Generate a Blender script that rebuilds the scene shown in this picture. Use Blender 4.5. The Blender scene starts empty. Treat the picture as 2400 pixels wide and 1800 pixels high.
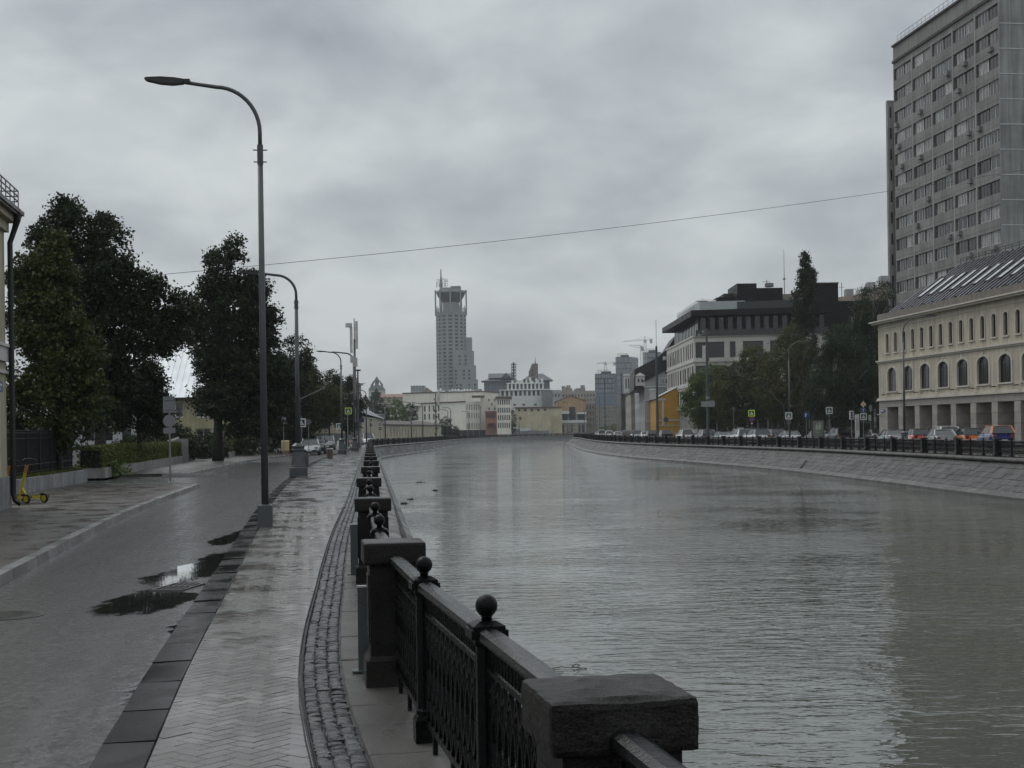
import bpy, bmesh, math, random
import numpy as np
from mathutils import Vector, Matrix
R = random.Random(11)
NR = np.random.default_rng(5)
rad = math.radians
# ---------------------------------------------------------------- camera
F = 3329.0; H = 1.70; ROLL = 0.014; PY0 = 1012.4
sc = bpy.context.scene
col = sc.collection
cam = bpy.data.cameras.new('camera'); camo = bpy.data.objects.new('camera', cam); col.objects.link(camo)
cam.sensor_width = 36.0; cam.lens = F / 2400 * 36.0
cam.shift_y = (PY0 - 900) / 2400
cam.clip_start = 0.1; cam.clip_end = 6000
camo.location = (0, 0, H); camo.rotation_euler = (math.pi / 2, ROLL, 0)
sc.camera = camo
# ---------------------------------------------------------------- sky
SUN_EL, SUN_AZ = rad(50), rad(318)     # azimuth from +Y, clockwise
world = bpy.data.worlds.new('World'); sc.world = world; world.use_nodes = True
wn, wl = world.node_tree.nodes, world.node_tree.links
wn.clear()
def wnode(t, **k):
    n = wn.new(t)
    for a, b in k.items(): setattr(n, a, b)
    return n
wout = wnode('ShaderNodeOutputWorld')
sky = wnode('ShaderNodeTexSky', sky_type='NISHITA', sun_disc=False, sun_elevation=SUN_EL, sun_rotation=SUN_AZ)
bg1 = wnode('ShaderNodeBackground'); bg1.inputs['Strength'].default_value = 0.06
wl.new(sky.outputs[0], bg1.inputs['Color'])
tc = wnode('ShaderNodeTexCoord')
sep = wnode('ShaderNodeSeparateXYZ'); wl.new(tc.outputs['Generated'], sep.inputs[0])
def wmath(op, a, b=None, c=None):
    n = wnode('ShaderNodeMath', operation=op)
    for i, x in enumerate((a, b, c)):
        if x is None: continue
        if isinstance(x, (int, float)): n.inputs[i].default_value = x
        else: wl.new(x, n.inputs[i])
    return n.outputs[0]
zc = wmath('MAXIMUM', sep.outputs['Z'], 0.0)
den = wmath('ADD', zc, 0.40)
cmb = wnode('ShaderNodeCombineXYZ')
wl.new(wmath('DIVIDE', sep.outputs['X'], den), cmb.inputs[0])
wl.new(wmath('DIVIDE', sep.outputs['Y'], den), cmb.inputs[1])
cmb.inputs[2].default_value = 3.7
def wnoise(scale, detail, rough, dist=0.0, off=(0, 0, 0)):
    mp = wnode('ShaderNodeMapping'); mp.inputs['Location'].default_value = off
    wl.new(cmb.outputs[0], mp.inputs[0])
    n = wnode('ShaderNodeTexNoise'); n.inputs['Scale'].default_value = scale
    n.inputs['Detail'].default_value = detail; n.inputs['Roughness'].default_value = rough
    n.inputs['Distortion'].default_value = dist
    wl.new(mp.outputs[0], n.inputs['Vector']); return n.outputs['Fac']
n1 = wnoise(1.5, 4, 0.5, 0.3, (3.3, 0.4, 0)); n2 = wnoise(4.4, 7, 0.52, 0.25, (5.8, 1.3, 0))
nm = wmath('ADD', wmath('MULTIPLY', n1, 0.50), wmath('MULTIPLY', n2, 0.50))
ramp = wnode('ShaderNodeValToRGB'); wl.new(nm, ramp.inputs[0])
e = ramp.color_ramp.elements
e[0].position = 0.37; e[0].color = (0.300, 0.325, 0.360, 1)
e[1].position = 0.615; e[1].color = (0.640, 0.678, 0.682, 1)
e2 = e.new(0.485); e2.color = (0.450, 0.482, 0.505, 1)
hz = wmath('POWER', wmath('SUBTRACT', 1.0, zc), 14.0)      # paler, flatter cloud towards the horizon
mixh = wnode('ShaderNodeMix', data_type='RGBA'); mixh.inputs['B'].default_value = (0.515, 0.546, 0.548, 1)
wl.new(wmath('MULTIPLY', hz, 0.55), mixh.inputs['Factor']); wl.new(ramp.outputs[0], mixh.inputs['A'])
bg2 = wnode('ShaderNodeBackground')
wl.new(mixh.outputs['Result'], bg2.inputs['Color'])
wl.new(wmath('ADD', wmath('MULTIPLY_ADD', zc, 0.42, 1.0), wmath('MULTIPLY', wmath('POWER', zc, 3.0), 0.8)), bg2.inputs['Strength'])   # overcast sky: brighter overhead
mixs = wnode('ShaderNodeMixShader'); mixs.inputs[0].default_value = 0.93
wl.new(bg1.outputs[0], mixs.inputs[1]); wl.new(bg2.outputs[0], mixs.inputs[2])
wl.new(mixs.outputs[0], wout.inputs['Surface'])
# ---------------------------------------------------------------- sun (behind thick cloud)
sun = bpy.data.lights.new('sun', 'SUN'); sun.energy = 0.9; sun.angle = rad(30); sun.color = (1.0, 0.96, 0.91)
suno = bpy.data.objects.new('sun', sun); col.objects.link(suno)
sd = Vector((math.sin(SUN_AZ) * math.cos(SUN_EL), math.cos(SUN_AZ) * math.cos(SUN_EL), math.sin(SUN_EL)))
suno.rotation_euler = (-sd).to_track_quat('-Z', 'Y').to_euler(); suno.location = (0, -20, 60)
vs = sc.view_settings
vs.view_transform = 'Standard'; vs.look = 'None'; vs.gamma = 1.0; vs.use_curve_mapping = False
vs.exposure = 0.0
sc.render.engine = 'CYCLES'
sc.cycles.use_denoising = True
sc.cycles.max_bounces = 6; sc.cycles.diffuse_bounces = 3; sc.cycles.glossy_bounces = 3
sc.cycles.transmission_bounces = 4; sc.cycles.volume_bounces = 0; sc.cycles.transparent_max_bounces = 8
sc.cycles.caustics_reflective = False; sc.cycles.caustics_refractive = False

# ---------------------------------------------------------------- pixel <-> place
cR, sR = math.cos(ROLL), math.sin(ROLL)
def ray(px, py):
    u = (px - 1200) / F; v = -(py - PY0) / F
    return u * cR + v * sR, -u * sR + v * cR
def G(px, py, z=0.0):
    a, b = ray(px, py); d = (H - z) / (-b); return (a * d, d)
def XD(px, d): return ((px - 1200) / F * d, d)
def ZD(px, py, d):
    a, b = ray(px, py); return H + b * d

# ---------------------------------------------------------------- materials
def nd(nt, t, **k):
    n = nt.nodes.new(t)
    for a, b in k.items(): setattr(n, a, b)
    return n
def setin(nt, sock, x):
    if isinstance(x, bpy.types.NodeSocket): nt.links.new(x, sock)
    elif isinstance(x, (tuple, list)) and len(x) == 3 and sock.type == 'RGBA': sock.default_value = (*x, 1)
    elif sock.type == 'RGBA' and isinstance(x, (int, float)): sock.default_value = (x, x, x, 1)
    else: sock.default_value = x
def nmath(nt, op, a, b=None, c=None, clamp=False):
    n = nd(nt, 'ShaderNodeMath', operation=op, use_clamp=clamp)
    for i, x in enumerate((a, b, c)):
        if x is not None: setin(nt, n.inputs[i], x)
    return n.outputs[0]
def nmix(nt, f, a, b, mode='MIX'):
    n = nd(nt, 'ShaderNodeMix', data_type='RGBA', blend_type=mode)
    setin(nt, n.inputs['Factor'], f); setin(nt, n.inputs['A'], a); setin(nt, n.inputs['B'], b)
    return n.outputs['Result']
def nrange(nt, v, a, b, c=0.0, d=1.0):
    n = nd(nt, 'ShaderNodeMapRange'); n.interpolation_type = 'SMOOTHSTEP'
    for k, x in zip(('Value', 'From Min', 'From Max', 'To Min', 'To Max'), (v, a, b, c, d)): setin(nt, n.inputs[k], x)
    return n.outputs[0]
def nnoise(nt, vec, scale, detail=4, rough=0.55, dist=0.0, stretch=None, loc=None):
    if stretch or loc:
        m = nd(nt, 'ShaderNodeMapping'); nt.links.new(vec, m.inputs[0])
        if stretch: m.inputs['Scale'].default_value = stretch
        if loc: m.inputs['Location'].default_value = loc
        vec = m.outputs[0]
    n = nd(nt, 'ShaderNodeTexNoise'); nt.links.new(vec, n.inputs['Vector'])
    n.inputs['Scale'].default_value = scale; n.inputs['Detail'].default_value = detail
    n.inputs['Roughness'].default_value = rough; n.inputs['Distortion'].default_value = dist
    return n.outputs['Fac']
def newmat(name):
    m = bpy.data.materials.new(name); m.use_nodes = True; nt = m.node_tree
    return m, nt, nt.nodes['Principled BSDF']
def bumpn(nt, bs, h, strength, dist):
    b = nd(nt, 'ShaderNodeBump'); b.inputs['Strength'].default_value = strength; b.inputs['Distance'].default_value = dist
    nt.links.new(h, b.inputs['Height']); nt.links.new(b.outputs[0], bs.inputs['Normal'])
MATS = {}
def mat(name, c, rough=0.7, metal=0.0, var=0.15, vs=0.8, streak=0.0, bump=0.0, bs=30.0, orand=0.0, island=0.0, spec=0.5, fine=0.0, coat=0.0):
    if name in MATS: return MATS[name]
    m, nt, b = newmat(name)
    geo = nd(nt, 'ShaderNodeNewGeometry'); pos = geo.outputs['Position']
    f = nnoise(nt, pos, vs, 5, 0.6)
    k = nrange(nt, f, 0.3, 0.7, 1 - var, 1 + var)
    if streak:
        s = nnoise(nt, pos, 1.0, 4, 0.6, 0, (2.2, 2.2, 0.12))
        k = nmath(nt, 'MULTIPLY', k, nrange(nt, s, 0.35, 0.7, 1 + streak * 0.4, 1 - streak))
    if fine:
        s = nnoise(nt, pos, 60.0, 3, 0.7)
        k = nmath(nt, 'MULTIPLY', k, nrange(nt, s, 0.3, 0.7, 1 - fine, 1 + fine))
    if orand:
        oi = nd(nt, 'ShaderNodeObjectInfo')
        k = nmath(nt, 'MULTIPLY', k, nrange(nt, oi.outputs['Random'], 0, 1, 1 - orand, 1 + orand))
    if island:
        k = nmath(nt, 'MULTIPLY', k, nrange(nt, geo.outputs['Random Per Island'], 0, 1, 1 - island, 1 + island))
    mx = nd(nt, 'ShaderNodeVectorMath', operation='SCALE'); mx.inputs[0].default_value = c
    nt.links.new(k, mx.inputs['Scale']); nt.links.new(mx.outputs[0], b.inputs['Base Color'])
    r2 = nrange(nt, nnoise(nt, pos, vs * 3, 4, 0.6), 0.3, 0.7, max(0.03, rough - 0.1), min(1, rough + 0.1))
    nt.links.new(r2, b.inputs['Roughness'])
    b.inputs['Metallic'].default_value = metal; b.inputs['Specular IOR Level'].default_value = spec
    if coat: b.inputs['Coat Weight'].default_value = coat; b.inputs['Coat Roughness'].default_value = 0.06
    if bump: bumpn(nt, b, nnoise(nt, pos, bs, 5, 0.65), bump, 0.02)
    MATS[name] = m; return m
def glassmat(name, dark=(0.012, 0.014, 0.016), light=(0.22, 0.22, 0.21), p=0.55, rough=0.08):
    if name in MATS: return MATS[name]
    m, nt, b = newmat(name)
    oi = nd(nt, 'ShaderNodeObjectInfo')
    f = nrange(nt, oi.outputs['Random'], p, 1.0, 0, 1)
    geo = nd(nt, 'ShaderNodeNewGeometry')
    v = nnoise(nt, geo.outputs['Position'], 2.3, 3, 0.6, 0, (1, 1, 0.3))
    f = nmath(nt, 'MULTIPLY', f, nrange(nt, v, 0.35, 0.6, 0.25, 1.0))
    nt.links.new(nmix(nt, f, dark, light), b.inputs['Base Color'])
    b.inputs['Roughness'].default_value = rough; b.inputs['Specular IOR Level'].default_value = 0.6
    MATS[name] = m; return m

# ---------------------------------------------------------------- mesh builder
class MB:
    def __init__(s): s.v = []; s.f = []; s.m = []
    def add(s, vs, fs, mi=0):
        o = len(s.v); s.v += [tuple(x) for x in vs]
        s.f += [tuple(o + i for i in f) for f in fs]; s.m += [mi] * len(fs); return s
    def quad(s, a, b, c, d, mi=0): return s.add((a, b, c, d), ((0, 1, 2, 3),), mi)
    def box(s, x0, x1, y0, y1, z0, z1, mi=0):
        return s.add([(x0, y0, z0), (x1, y0, z0), (x1, y1, z0), (x0, y1, z0), (x0, y0, z1), (x1, y0, z1), (x1, y1, z1), (x0, y1, z1)],
                     [(0, 3, 2, 1), (4, 5, 6, 7), (0, 1, 5, 4), (1, 2, 6, 5), (2, 3, 7, 6), (3, 0, 4, 7)], mi)
    def frustum(s, x0, x1, y0, y1, z0, z1, ix, iy, mi=0):
        return s.add([(x0, y0, z0), (x1, y0, z0), (x1, y1, z0), (x0, y1, z0), (x0 + ix, y0 + iy, z1), (x1 - ix, y0 + iy, z1), (x1 - ix, y1 - iy, z1), (x0 + ix, y1 - iy, z1)],
                     [(0, 3, 2, 1), (4, 5, 6, 7), (0, 1, 5, 4), (1, 2, 6, 5), (2, 3, 7, 6), (3, 0, 4, 7)], mi)
    def bar(s, a, b, w, h=None, mi=0):      # rectangular bar from a to b
        a, b = Vector(a), Vector(b); h = h or w; t = (b - a).normalized()
        up = Vector((0, 0, 1)) if abs(t.z) < 0.95 else Vector((0, 1, 0))
        r = t.cross(up).normalized(); u = r.cross(t).normalized()
        q = [(-w / 2, -h / 2), (w / 2, -h / 2), (w / 2, h / 2), (-w / 2, h / 2)]
        vs = [p + r * x + u * y for p in (a, b) for x, y in q]
        return s.add(vs, [(0, 1, 2, 3), (7, 6, 5, 4), (0, 4, 5, 1), (1, 5, 6, 2), (2, 6, 7, 3), (3, 7, 4, 0)], mi)
    def prism(s, pts, z0, z1, mi=0):
        n = len(pts); vs = [(x, y, z0) for x, y in pts] + [(x, y, z1) for x, y in pts]
        fs = [tuple(range(n - 1, -1, -1)), tuple(range(n, 2 * n))] + [(i, (i + 1) % n, n + (i + 1) % n, n + i) for i in range(n)]
        return s.add(vs, fs, mi)
    def prismy(s, pts, y0, y1, mi=0):       # profile in x,z extruded along y
        n = len(pts); vs = [(x, y0, z) for x, z in pts] + [(x, y1, z) for x, z in pts]
        fs = [tuple(range(n)), tuple(range(2 * n - 1, n - 1, -1))] + [(i, n + i, n + (i + 1) % n, (i + 1) % n) for i in range(n)]
        return s.add(vs, fs, mi)
    def tube(s, path, r, n=8, mi=0, cap=True):
        path = [Vector(p) for p in path]; k = len(path)
        rs = r if isinstance(r, (list, tuple)) else [r] * k
        t0 = (path[1] - path[0]).normalized()
        a = t0.cross(Vector((0, 1, 0)) if abs(t0.y) < 0.9 else Vector((1, 0, 0))).normalized()
        vs = []
        for i, p in enumerate(path):
            t = (path[min(i + 1, k - 1)] - path[max(i - 1, 0)]).normalized()
            a = (a - t * a.dot(t)).normalized(); b = t.cross(a)
            for j in range(n):
                q = 2 * math.pi * j / n
                vs.append(p + (a * math.cos(q) + b * math.sin(q)) * rs[i])
        fs = [(i * n + j, i * n + (j + 1) % n, (i + 1) * n + (j + 1) % n, (i + 1) * n + j) for i in range(k - 1) for j in range(n)]
        if cap: fs += [tuple(range(n - 1, -1, -1)), tuple(range((k - 1) * n, k * n))]
        return s.add(vs, fs, mi)
    def lathe(s, prof, n=12, cx=0, cy=0, mi=0, ph=0.0):
        k = len(prof)
        vs = [(cx + r * math.cos(2 * math.pi * j / n + ph), cy + r * math.sin(2 * math.pi * j / n + ph), z) for r, z in prof for j in range(n)]
        fs = [(i * n + j, i * n + (j + 1) % n, (i + 1) * n + (j + 1) % n, (i + 1) * n + j) for i in range(k - 1) for j in range(n)]
        fs += [tuple(range(n - 1, -1, -1)), tuple(range((k - 1) * n, k * n))]
        return s.add(vs, fs, mi)
    def mesh(s, name, mats, smooth=False):
        me = bpy.data.meshes.new(name); me.from_pydata(s.v, [], s.f)
        for m in (mats if isinstance(mats, (list, tuple)) else [mats]): me.materials.append(m)
        me.polygons.foreach_set('material_index', s.m)
        if smooth: me.polygons.foreach_set('use_smooth', [True] * len(s.f))
        me.update(); return me
    def build(s, name, mats, parent=None, loc=(0, 0, 0), rz=0.0, smooth=False, scale=None):
        return place(name, s.mesh(name, mats, smooth), parent, loc, rz, scale)
def place(name, me, parent=None, loc=(0, 0, 0), rz=0.0, scale=None, rot=None):
    o = bpy.data.objects.new(name, me); col.objects.link(o)
    o.parent = parent; o.location = loc
    o.rotation_euler = rot if rot else (0, 0, rz)
    if scale: o.scale = scale
    return o
def tag(o, label=None, cat=None, group=None, kind=None):
    if label: o['label'] = label
    if cat: o['category'] = cat
    if group: o['group'] = group
    if kind: o['kind'] = kind
    return o
def thing(name, label, cat, loc=(0, 0, 0), rz=0.0, group=None, kind=None):
    o = bpy.data.objects.new(name, None); col.objects.link(o); o.empty_display_size = 0.2
    o.location = loc; o.rotation_euler = (0, 0, rz)
    return tag(o, label, cat, group, kind)
def struct(o): o['kind'] = 'structure'; return o
def copy_tree(o, parent=None):
    c = o.copy(); col.objects.link(c); c.parent = parent
    for ch in list(KIDS.get(o.name, [])): copy_tree(ch, c)
    return c
KIDS = {}
def kids_index(root):
    for ch in root.children:
        KIDS.setdefault(root.name, []).append(ch); kids_index(ch)
class Poly:
    """a smooth line through plan points, with arc length"""
    def __init__(s, pts, step=0.5):
        P_ = [Vector(p) for p in pts]; out = []
        for i in range(len(P_) - 1):
            p0 = P_[max(i - 1, 0)]; p1 = P_[i]; p2 = P_[i + 1]; p3 = P_[min(i + 2, len(P_) - 1)]
            n = max(2, int((p2 - p1).length / step)); n = min(n, 60)
            d = (p2 - p1).length
            m1 = (p2 - p0) * (d / max(1e-6, (p2 - p0).length)); m2 = (p3 - p1) * (d / max(1e-6, (p3 - p1).length))
            for j in range(n):
                t = j / n; t2 = t * t; t3 = t2 * t
                out.append(p1 * (2 * t3 - 3 * t2 + 1) + m1 * (t3 - 2 * t2 + t) + p2 * (-2 * t3 + 3 * t2) + m2 * (t3 - t2))
        out.append(P_[-1]); s.p = np.array([(q.x, q.y) for q in out])
        d = np.hypot(*np.diff(s.p, axis=0).T); s.s = np.concatenate([[0], np.cumsum(d)]); s.L = s.s[-1]
    def at(s, t): return Vector((float(np.interp(t, s.s, s.p[:, 0])), float(np.interp(t, s.s, s.p[:, 1]))))
    def dir(s, t):
        v = s.at(min(t + 0.6, s.L)) - s.at(max(t - 0.6, 0)); return v.normalized()
    def off(s, t, o):      # offset to the right of travel
        d = s.dir(t); return s.at(t) + Vector((d.y, -d.x)) * o
    def s_at_y(s, y): return float(np.interp(y, s.p[:, 1], s.s))
    def x_at_y(s, y): return float(np.interp(y, s.p[:, 1], s.p[:, 0]))
# ================================================================ materials of the setting
def water_mat():
    m, nt, b = newmat('canal_water')
    geo = nd(nt, 'ShaderNodeNewGeometry'); pos = geo.outputs['Position']
    w1 = nnoise(nt, pos, 1.5, 2, 0.5, 0.6, (0.9, 2.1, 1)); w2 = nnoise(nt, pos, 5.0, 2, 0.5, 0.3, (0.9, 2.0, 1))
    w3 = nnoise(nt, pos, 0.12, 3, 0.6)
    amp = nrange(nt, w3, 0.38, 0.62, 0.45, 1.3)
    h = nmath(nt, 'ADD', nmath(nt, 'MULTIPLY', w1, 0.8), nmath(nt, 'MULTIPLY', w2, 0.2))
    h = nmath(nt, 'MULTIPLY', h, amp)
    bumpn(nt, b, h, 1.0, 0.058)
    big = nnoise(nt, pos, 0.05, 3, 0.5)
    nt.links.new(nmix(nt, nrange(nt, big, 0.35, 0.65), (0.046, 0.052, 0.038), (0.060, 0.065, 0.048)), b.inputs['Base Color'])
    b.inputs['Roughness'].default_value = 0.03; b.inputs['IOR'].default_value = 2.2
    return m
def asphalt_mat():
    m, nt, b = newmat('wet_asphalt')
    geo = nd(nt, 'ShaderNodeNewGeometry'); pos = geo.outputs['Position']
    uv = nd(nt, 'ShaderNodeUVMap'); sp = nd(nt, 'ShaderNodeSeparateXYZ'); nt.links.new(uv.outputs[0], sp.inputs[0])
    u = sp.outputs['X']                               # metres from the gutter
    n1 = nnoise(nt, pos, 1.1, 4, 0.6, 0.2, (1.0, 0.6, 1)); n2 = nnoise(nt, pos, 4.0, 4, 0.6, 0, (1.0, 0.5, 1))
    sx = nd(nt, 'ShaderNodeSeparateXYZ'); nt.links.new(pos, sx.inputs[0])
    rag = nmath(nt, 'MULTIPLY_ADD', n1, 2.6, nmath(nt, 'MULTIPLY', n2, 2.0))           # ragged rims, mean about 1.65
    pud = None
    for x0, y0, a, b_ in ((-4.30, 19.4, 0.50, 3.0), (-4.05, 15.7, 0.55, 1.1), (-5.0, 26.0, 0.30, 2.2)):   # standing water in the dips by the grate
        ex = nmath(nt, 'POWER', nmath(nt, 'ABSOLUTE', nmath(nt, 'DIVIDE', nmath(nt, 'SUBTRACT', sx.outputs['X'], x0), a)), 2.0)
        ey = nmath(nt, 'POWER', nmath(nt, 'ABSOLUTE', nmath(nt, 'DIVIDE', nmath(nt, 'SUBTRACT', sx.outputs['Y'], y0), b_)), 2.0)
        q = nmath(nt, 'SUBTRACT', nmath(nt, 'SUBTRACT', 1.9, nmath(nt, 'ADD', ex, ey)), nmath(nt, 'SUBTRACT', rag, 1.65))
        pud = q if pud is None else nmath(nt, 'MAXIMUM', pud, q)
    gut = nmath(nt, 'SUBTRACT', nmath(nt, 'MULTIPLY_ADD', u, -6.0, 3.1), rag)           # a thread of water along the gutter
    pud = nrange(nt, nmath(nt, 'MAXIMUM', pud, gut), -0.05, 0.55, 0.0, 1.0)
    wheel = nmath(nt, 'ABSOLUTE', nmath(nt, 'SUBTRACT', u, nmath(nt, 'MULTIPLY_ADD', n1, 0.5, 0.35)))
    damp = nmath(nt, 'MULTIPLY', nrange(nt, wheel, 0.03, 0.20, 1.0, 0.0), nrange(nt, sx.outputs['Y'], 11.0, 16.0, 0.75, 0.25))   # worn, water-filled wheel track
    k = n1
    trk = nnoise(nt, uv.outputs[0], 1.0, 3, 0.6, 0.2, (2.2, 0.10, 1))
    film = nrange(nt, nmath(nt, 'MULTIPLY_ADD', trk, 0.6, nmath(nt, 'MULTIPLY', k, 0.4)), 0.34, 0.66, 0.0, 1.0)
    grain = nnoise(nt, pos, 70, 3, 0.8)
    sp2 = nnoise(nt, pos, 13, 5, 0.8, 0, (1.0, 0.6, 1))
    c = nmix(nt, nrange(nt, nmath(nt, 'MULTIPLY_ADD', sp2, 0.5, nmath(nt, 'MULTIPLY', grain, 0.5)), 0.40, 0.60), (0.005, 0.005, 0.0053), (0.052, 0.052, 0.050))
    c = nmix(nt, nmath(nt, 'MULTIPLY', pud, 0.6), c, (0.016, 0.016, 0.016))
    nt.links.new(c, b.inputs['Base Color'])
    r = nmath(nt, 'MULTIPLY_ADD', film, -0.10, 0.60)
    r = nmath(nt, 'MULTIPLY_ADD', damp, -0.14, r)
    r = nmath(nt, 'MAXIMUM', nmath(nt, 'ADD', r, nrange(nt, sp2, 0.36, 0.64, -0.22, 0.22)), 0.12)
    r = nmix(nt, pud, r, 0.02); nt.links.new(r, b.inputs['Roughness'])
    hgt = nmath(nt, 'MULTIPLY', nmath(nt, 'ADD', nmath(nt, 'MULTIPLY', grain, 0.5), nmath(nt, 'MULTIPLY', sp2, 2.2)), nmath(nt, 'SUBTRACT', 1.0, nmath(nt, 'MAXIMUM', pud, nmath(nt, 'MULTIPLY', damp, 0.8))))
    bumpn(nt, b, hgt, 0.6, 0.010)
    b.inputs['Specular IOR Level'].default_value = 0.3
    cw = nmath(nt, 'MULTIPLY', nrange(nt, sp2, 0.36, 0.64, 0.20, 1.0), nrange(nt, film, 0.2, 0.8, 0.75, 1.0))      # rain film, thicker in the hollows
    cw = nmath(nt, 'MAXIMUM', cw, nmath(nt, 'MULTIPLY', damp, 0.8)); nt.links.new(cw, b.inputs['Coat Weight'])
    nt.links.new(nmath(nt, 'MULTIPLY_ADD', pud, -0.17, 0.21), b.inputs['Coat Roughness'])
    cb = nd(nt, 'ShaderNodeBump'); cb.inputs['Strength'].default_value = 0.35; cb.inputs['Distance'].default_value = 0.008
    nt.links.new(nmath(nt, 'MULTIPLY', sp2, nmath(nt, 'SUBTRACT', 1.0, pud)), cb.inputs['Height']); nt.links.new(cb.outputs[0], b.inputs['Coat Normal'])
    return m
def wetstone(name, c, rough, var=0.2, fine=0.25, bump=0.3, bs=80, orand=0.0, tilt=0.0, patch=0.0):
    """paving that has just been rained on: film of water in noise patches"""
    m, nt, b = newmat(name)
    geo = nd(nt, 'ShaderNodeNewGeometry'); pos = geo.outputs['Position']
    n1 = nnoise(nt, pos, 0.9, 4, 0.55); n2 = nnoise(nt, pos, 130 if fine > .55 else 90, 3, 0.75)
    k = nmath(nt, 'MULTIPLY', nrange(nt, n1, 0.3, 0.7, 1 - var, 1 + var), nrange(nt, n2, 0.3, 0.7, 1 - fine, 1 + fine))
    if orand:
        oi = nd(nt, 'ShaderNodeObjectInfo')
        rr = nmath(nt, 'FRACT', nmath(nt, 'ADD', oi.outputs['Random'], geo.outputs['Random Per Island']))
        k = nmath(nt, 'MULTIPLY', k, nrange(nt, rr, 0, 1, 1 - orand, 1 + orand))
    mx = nd(nt, 'ShaderNodeVectorMath', operation='SCALE'); mx.inputs[0].default_value = c
    nt.links.new(k, mx.inputs['Scale']); nt.links.new(mx.outputs[0], b.inputs['Base Color'])
    f = nnoise(nt, pos, 1.3, 4, 0.6, 0.2, (1.0, 0.7, 1))
    nt.links.new(nrange(nt, f, 0.36, 0.64, max(0.04, rough - 0.13), rough + 0.12), b.inputs['Roughness'])
    if bump:
        h = nnoise(nt, pos, bs, 4, 0.65)
        if patch:
            h = nmath(nt, 'ADD', nmath(nt, 'MULTIPLY', h, 0.15), nmath(nt, 'MULTIPLY', nnoise(nt, pos, 5.0, 3, 0.6, 0.2, (0.7, 1.6, 1)), patch))
        bumpn(nt, b, h, bump, 0.012)
    return m
def far_paving_mat():
    """the same pavers where they are too far off to pick apart"""
    m, nt, b = newmat('wet_pavers_far')
    geo = nd(nt, 'ShaderNodeNewGeometry'); pos = geo.outputs['Position']
    mp = nd(nt, 'ShaderNodeMapping'); mp.inputs['Rotation'].default_value = (0, 0, rad(52)); nt.links.new(pos, mp.inputs[0])
    br = nd(nt, 'ShaderNodeTexBrick'); nt.links.new(mp.outputs[0], br.inputs['Vector'])
    for k_, v_ in (('Scale', 1.0), ('Brick Width', 0.2), ('Row Height', 0.1), ('Mortar Size', 0.006)): br.inputs[k_].default_value = v_
    br.inputs['Color1'].default_value = (0.085, 0.078, 0.074, 1); br.inputs['Color2'].default_value = (0.125, 0.115, 0.108, 1); br.inputs['Mortar'].default_value = (0.03, 0.03, 0.03, 1)
    n1 = nnoise(nt, pos, 0.8, 4, 0.6)
    nt.links.new(nmix(nt, nrange(nt, n1, 0.3, 0.7, 0, 0.5), br.outputs['Color'], (0.07, 0.065, 0.062)), b.inputs['Base Color'])
    f = nnoise(nt, pos, 1.1, 4, 0.6, 0.2, (1.2, 0.6, 1))
    nt.links.new(nrange(nt, f, 0.36, 0.64, 0.07, 0.32), b.inputs['Roughness'])
    h = nmath(nt, 'ADD', nmath(nt, 'MULTIPLY', br.outputs['Fac'], -0.5), nmath(nt, 'MULTIPLY', nnoise(nt, pos, 4.0, 3, 0.6, 0.2, (0.7, 1.8, 1)), 1.2))
    bumpn(nt, b, h, 0.30, 0.012)
    return m
M_WATER = water_mat(); M_ASPH = asphalt_mat()
M_PAVER = wetstone('wet_paver', (0.120, 0.110, 0.103), 0.19, 0.10, 0.15, 0.26, 60, 0.12, patch=0.7)
M_PAVFAR = far_paving_mat()
M_GROUT = mat('paver_joint_sand', (0.022, 0.021, 0.020), 0.55)
M_KERB = wetstone('dark_granite', (0.010, 0.0095, 0.0092), 0.24, 0.25, 0.30, 0.05, 120, 0.30)
M_KERB.node_tree.nodes['Principled BSDF'].inputs['Specular IOR Level'].default_value = 0.07
M_KERBL = wetstone('pale_granite', (0.20, 0.20, 0.195), 0.32, 0.20, 0.20, 0.25, 90, 0.15)
M_SETT = wetstone('sett_granite', (0.036, 0.037, 0.040), 0.24, 0.2, 0.3, 0.55, 60, 0.35)
M_SLAB = wetstone('coping_granite', (0.062, 0.058, 0.053), 0.38, 0.3, 0.6, 0.5, 110, 0.15)
M_PILLAR = wetstone('pillar_granite', (0.014, 0.0124, 0.011), 0.28, 0.3, 0.9, 0.6, 110, 0.12)
M_PILLAR.node_tree.nodes['Principled BSDF'].inputs['Specular IOR Level'].default_value = 0.18
M_WALLSTONE = wetstone('embankment_granite', (0.031, 0.030, 0.027), 0.48, 0.45, 0.15, 0.35, 25, 0.08)
M_WALLFAR = wetstone('embankment_granite_far', (0.120, 0.114, 0.102), 0.50, 0.30, 0.18, 0.5, 6, 0.22)
M_PLINTHSTONE = wetstone('embankment_plinth', (0.072, 0.070, 0.064), 0.45, 0.2, 0.18, 0.4, 25, 0.15)
M_CORNICE = wetstone('cornice_granite', (0.075, 0.066, 0.057), 0.40, 0.25, 0.25, 0.4, 40, 0.1)
M_IRON = mat('black_cast_iron', (0.003, 0.0032, 0.0036), 0.24, 0.0, 0.3, 6, bump=0.25, bs=120, spec=0.12)
M_RAIL = mat('wet_iron_handrail', (0.004, 0.0042, 0.0048), 0.20, 0.0, 0.3, 6, bump=0.35, bs=60, spec=0.6)
M_GREYPOST = mat('grey_painted_steel', (0.075, 0.085, 0.088), 0.35, 0.0, 0.15, 3)
M_SOIL = mat('soil', (0.035, 0.03, 0.022), 0.9, bump=0.4, bs=8)
M_GROUND = mat('far_ground', (0.07, 0.068, 0.064), 0.6, var=0.25, vs=0.2)

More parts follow.
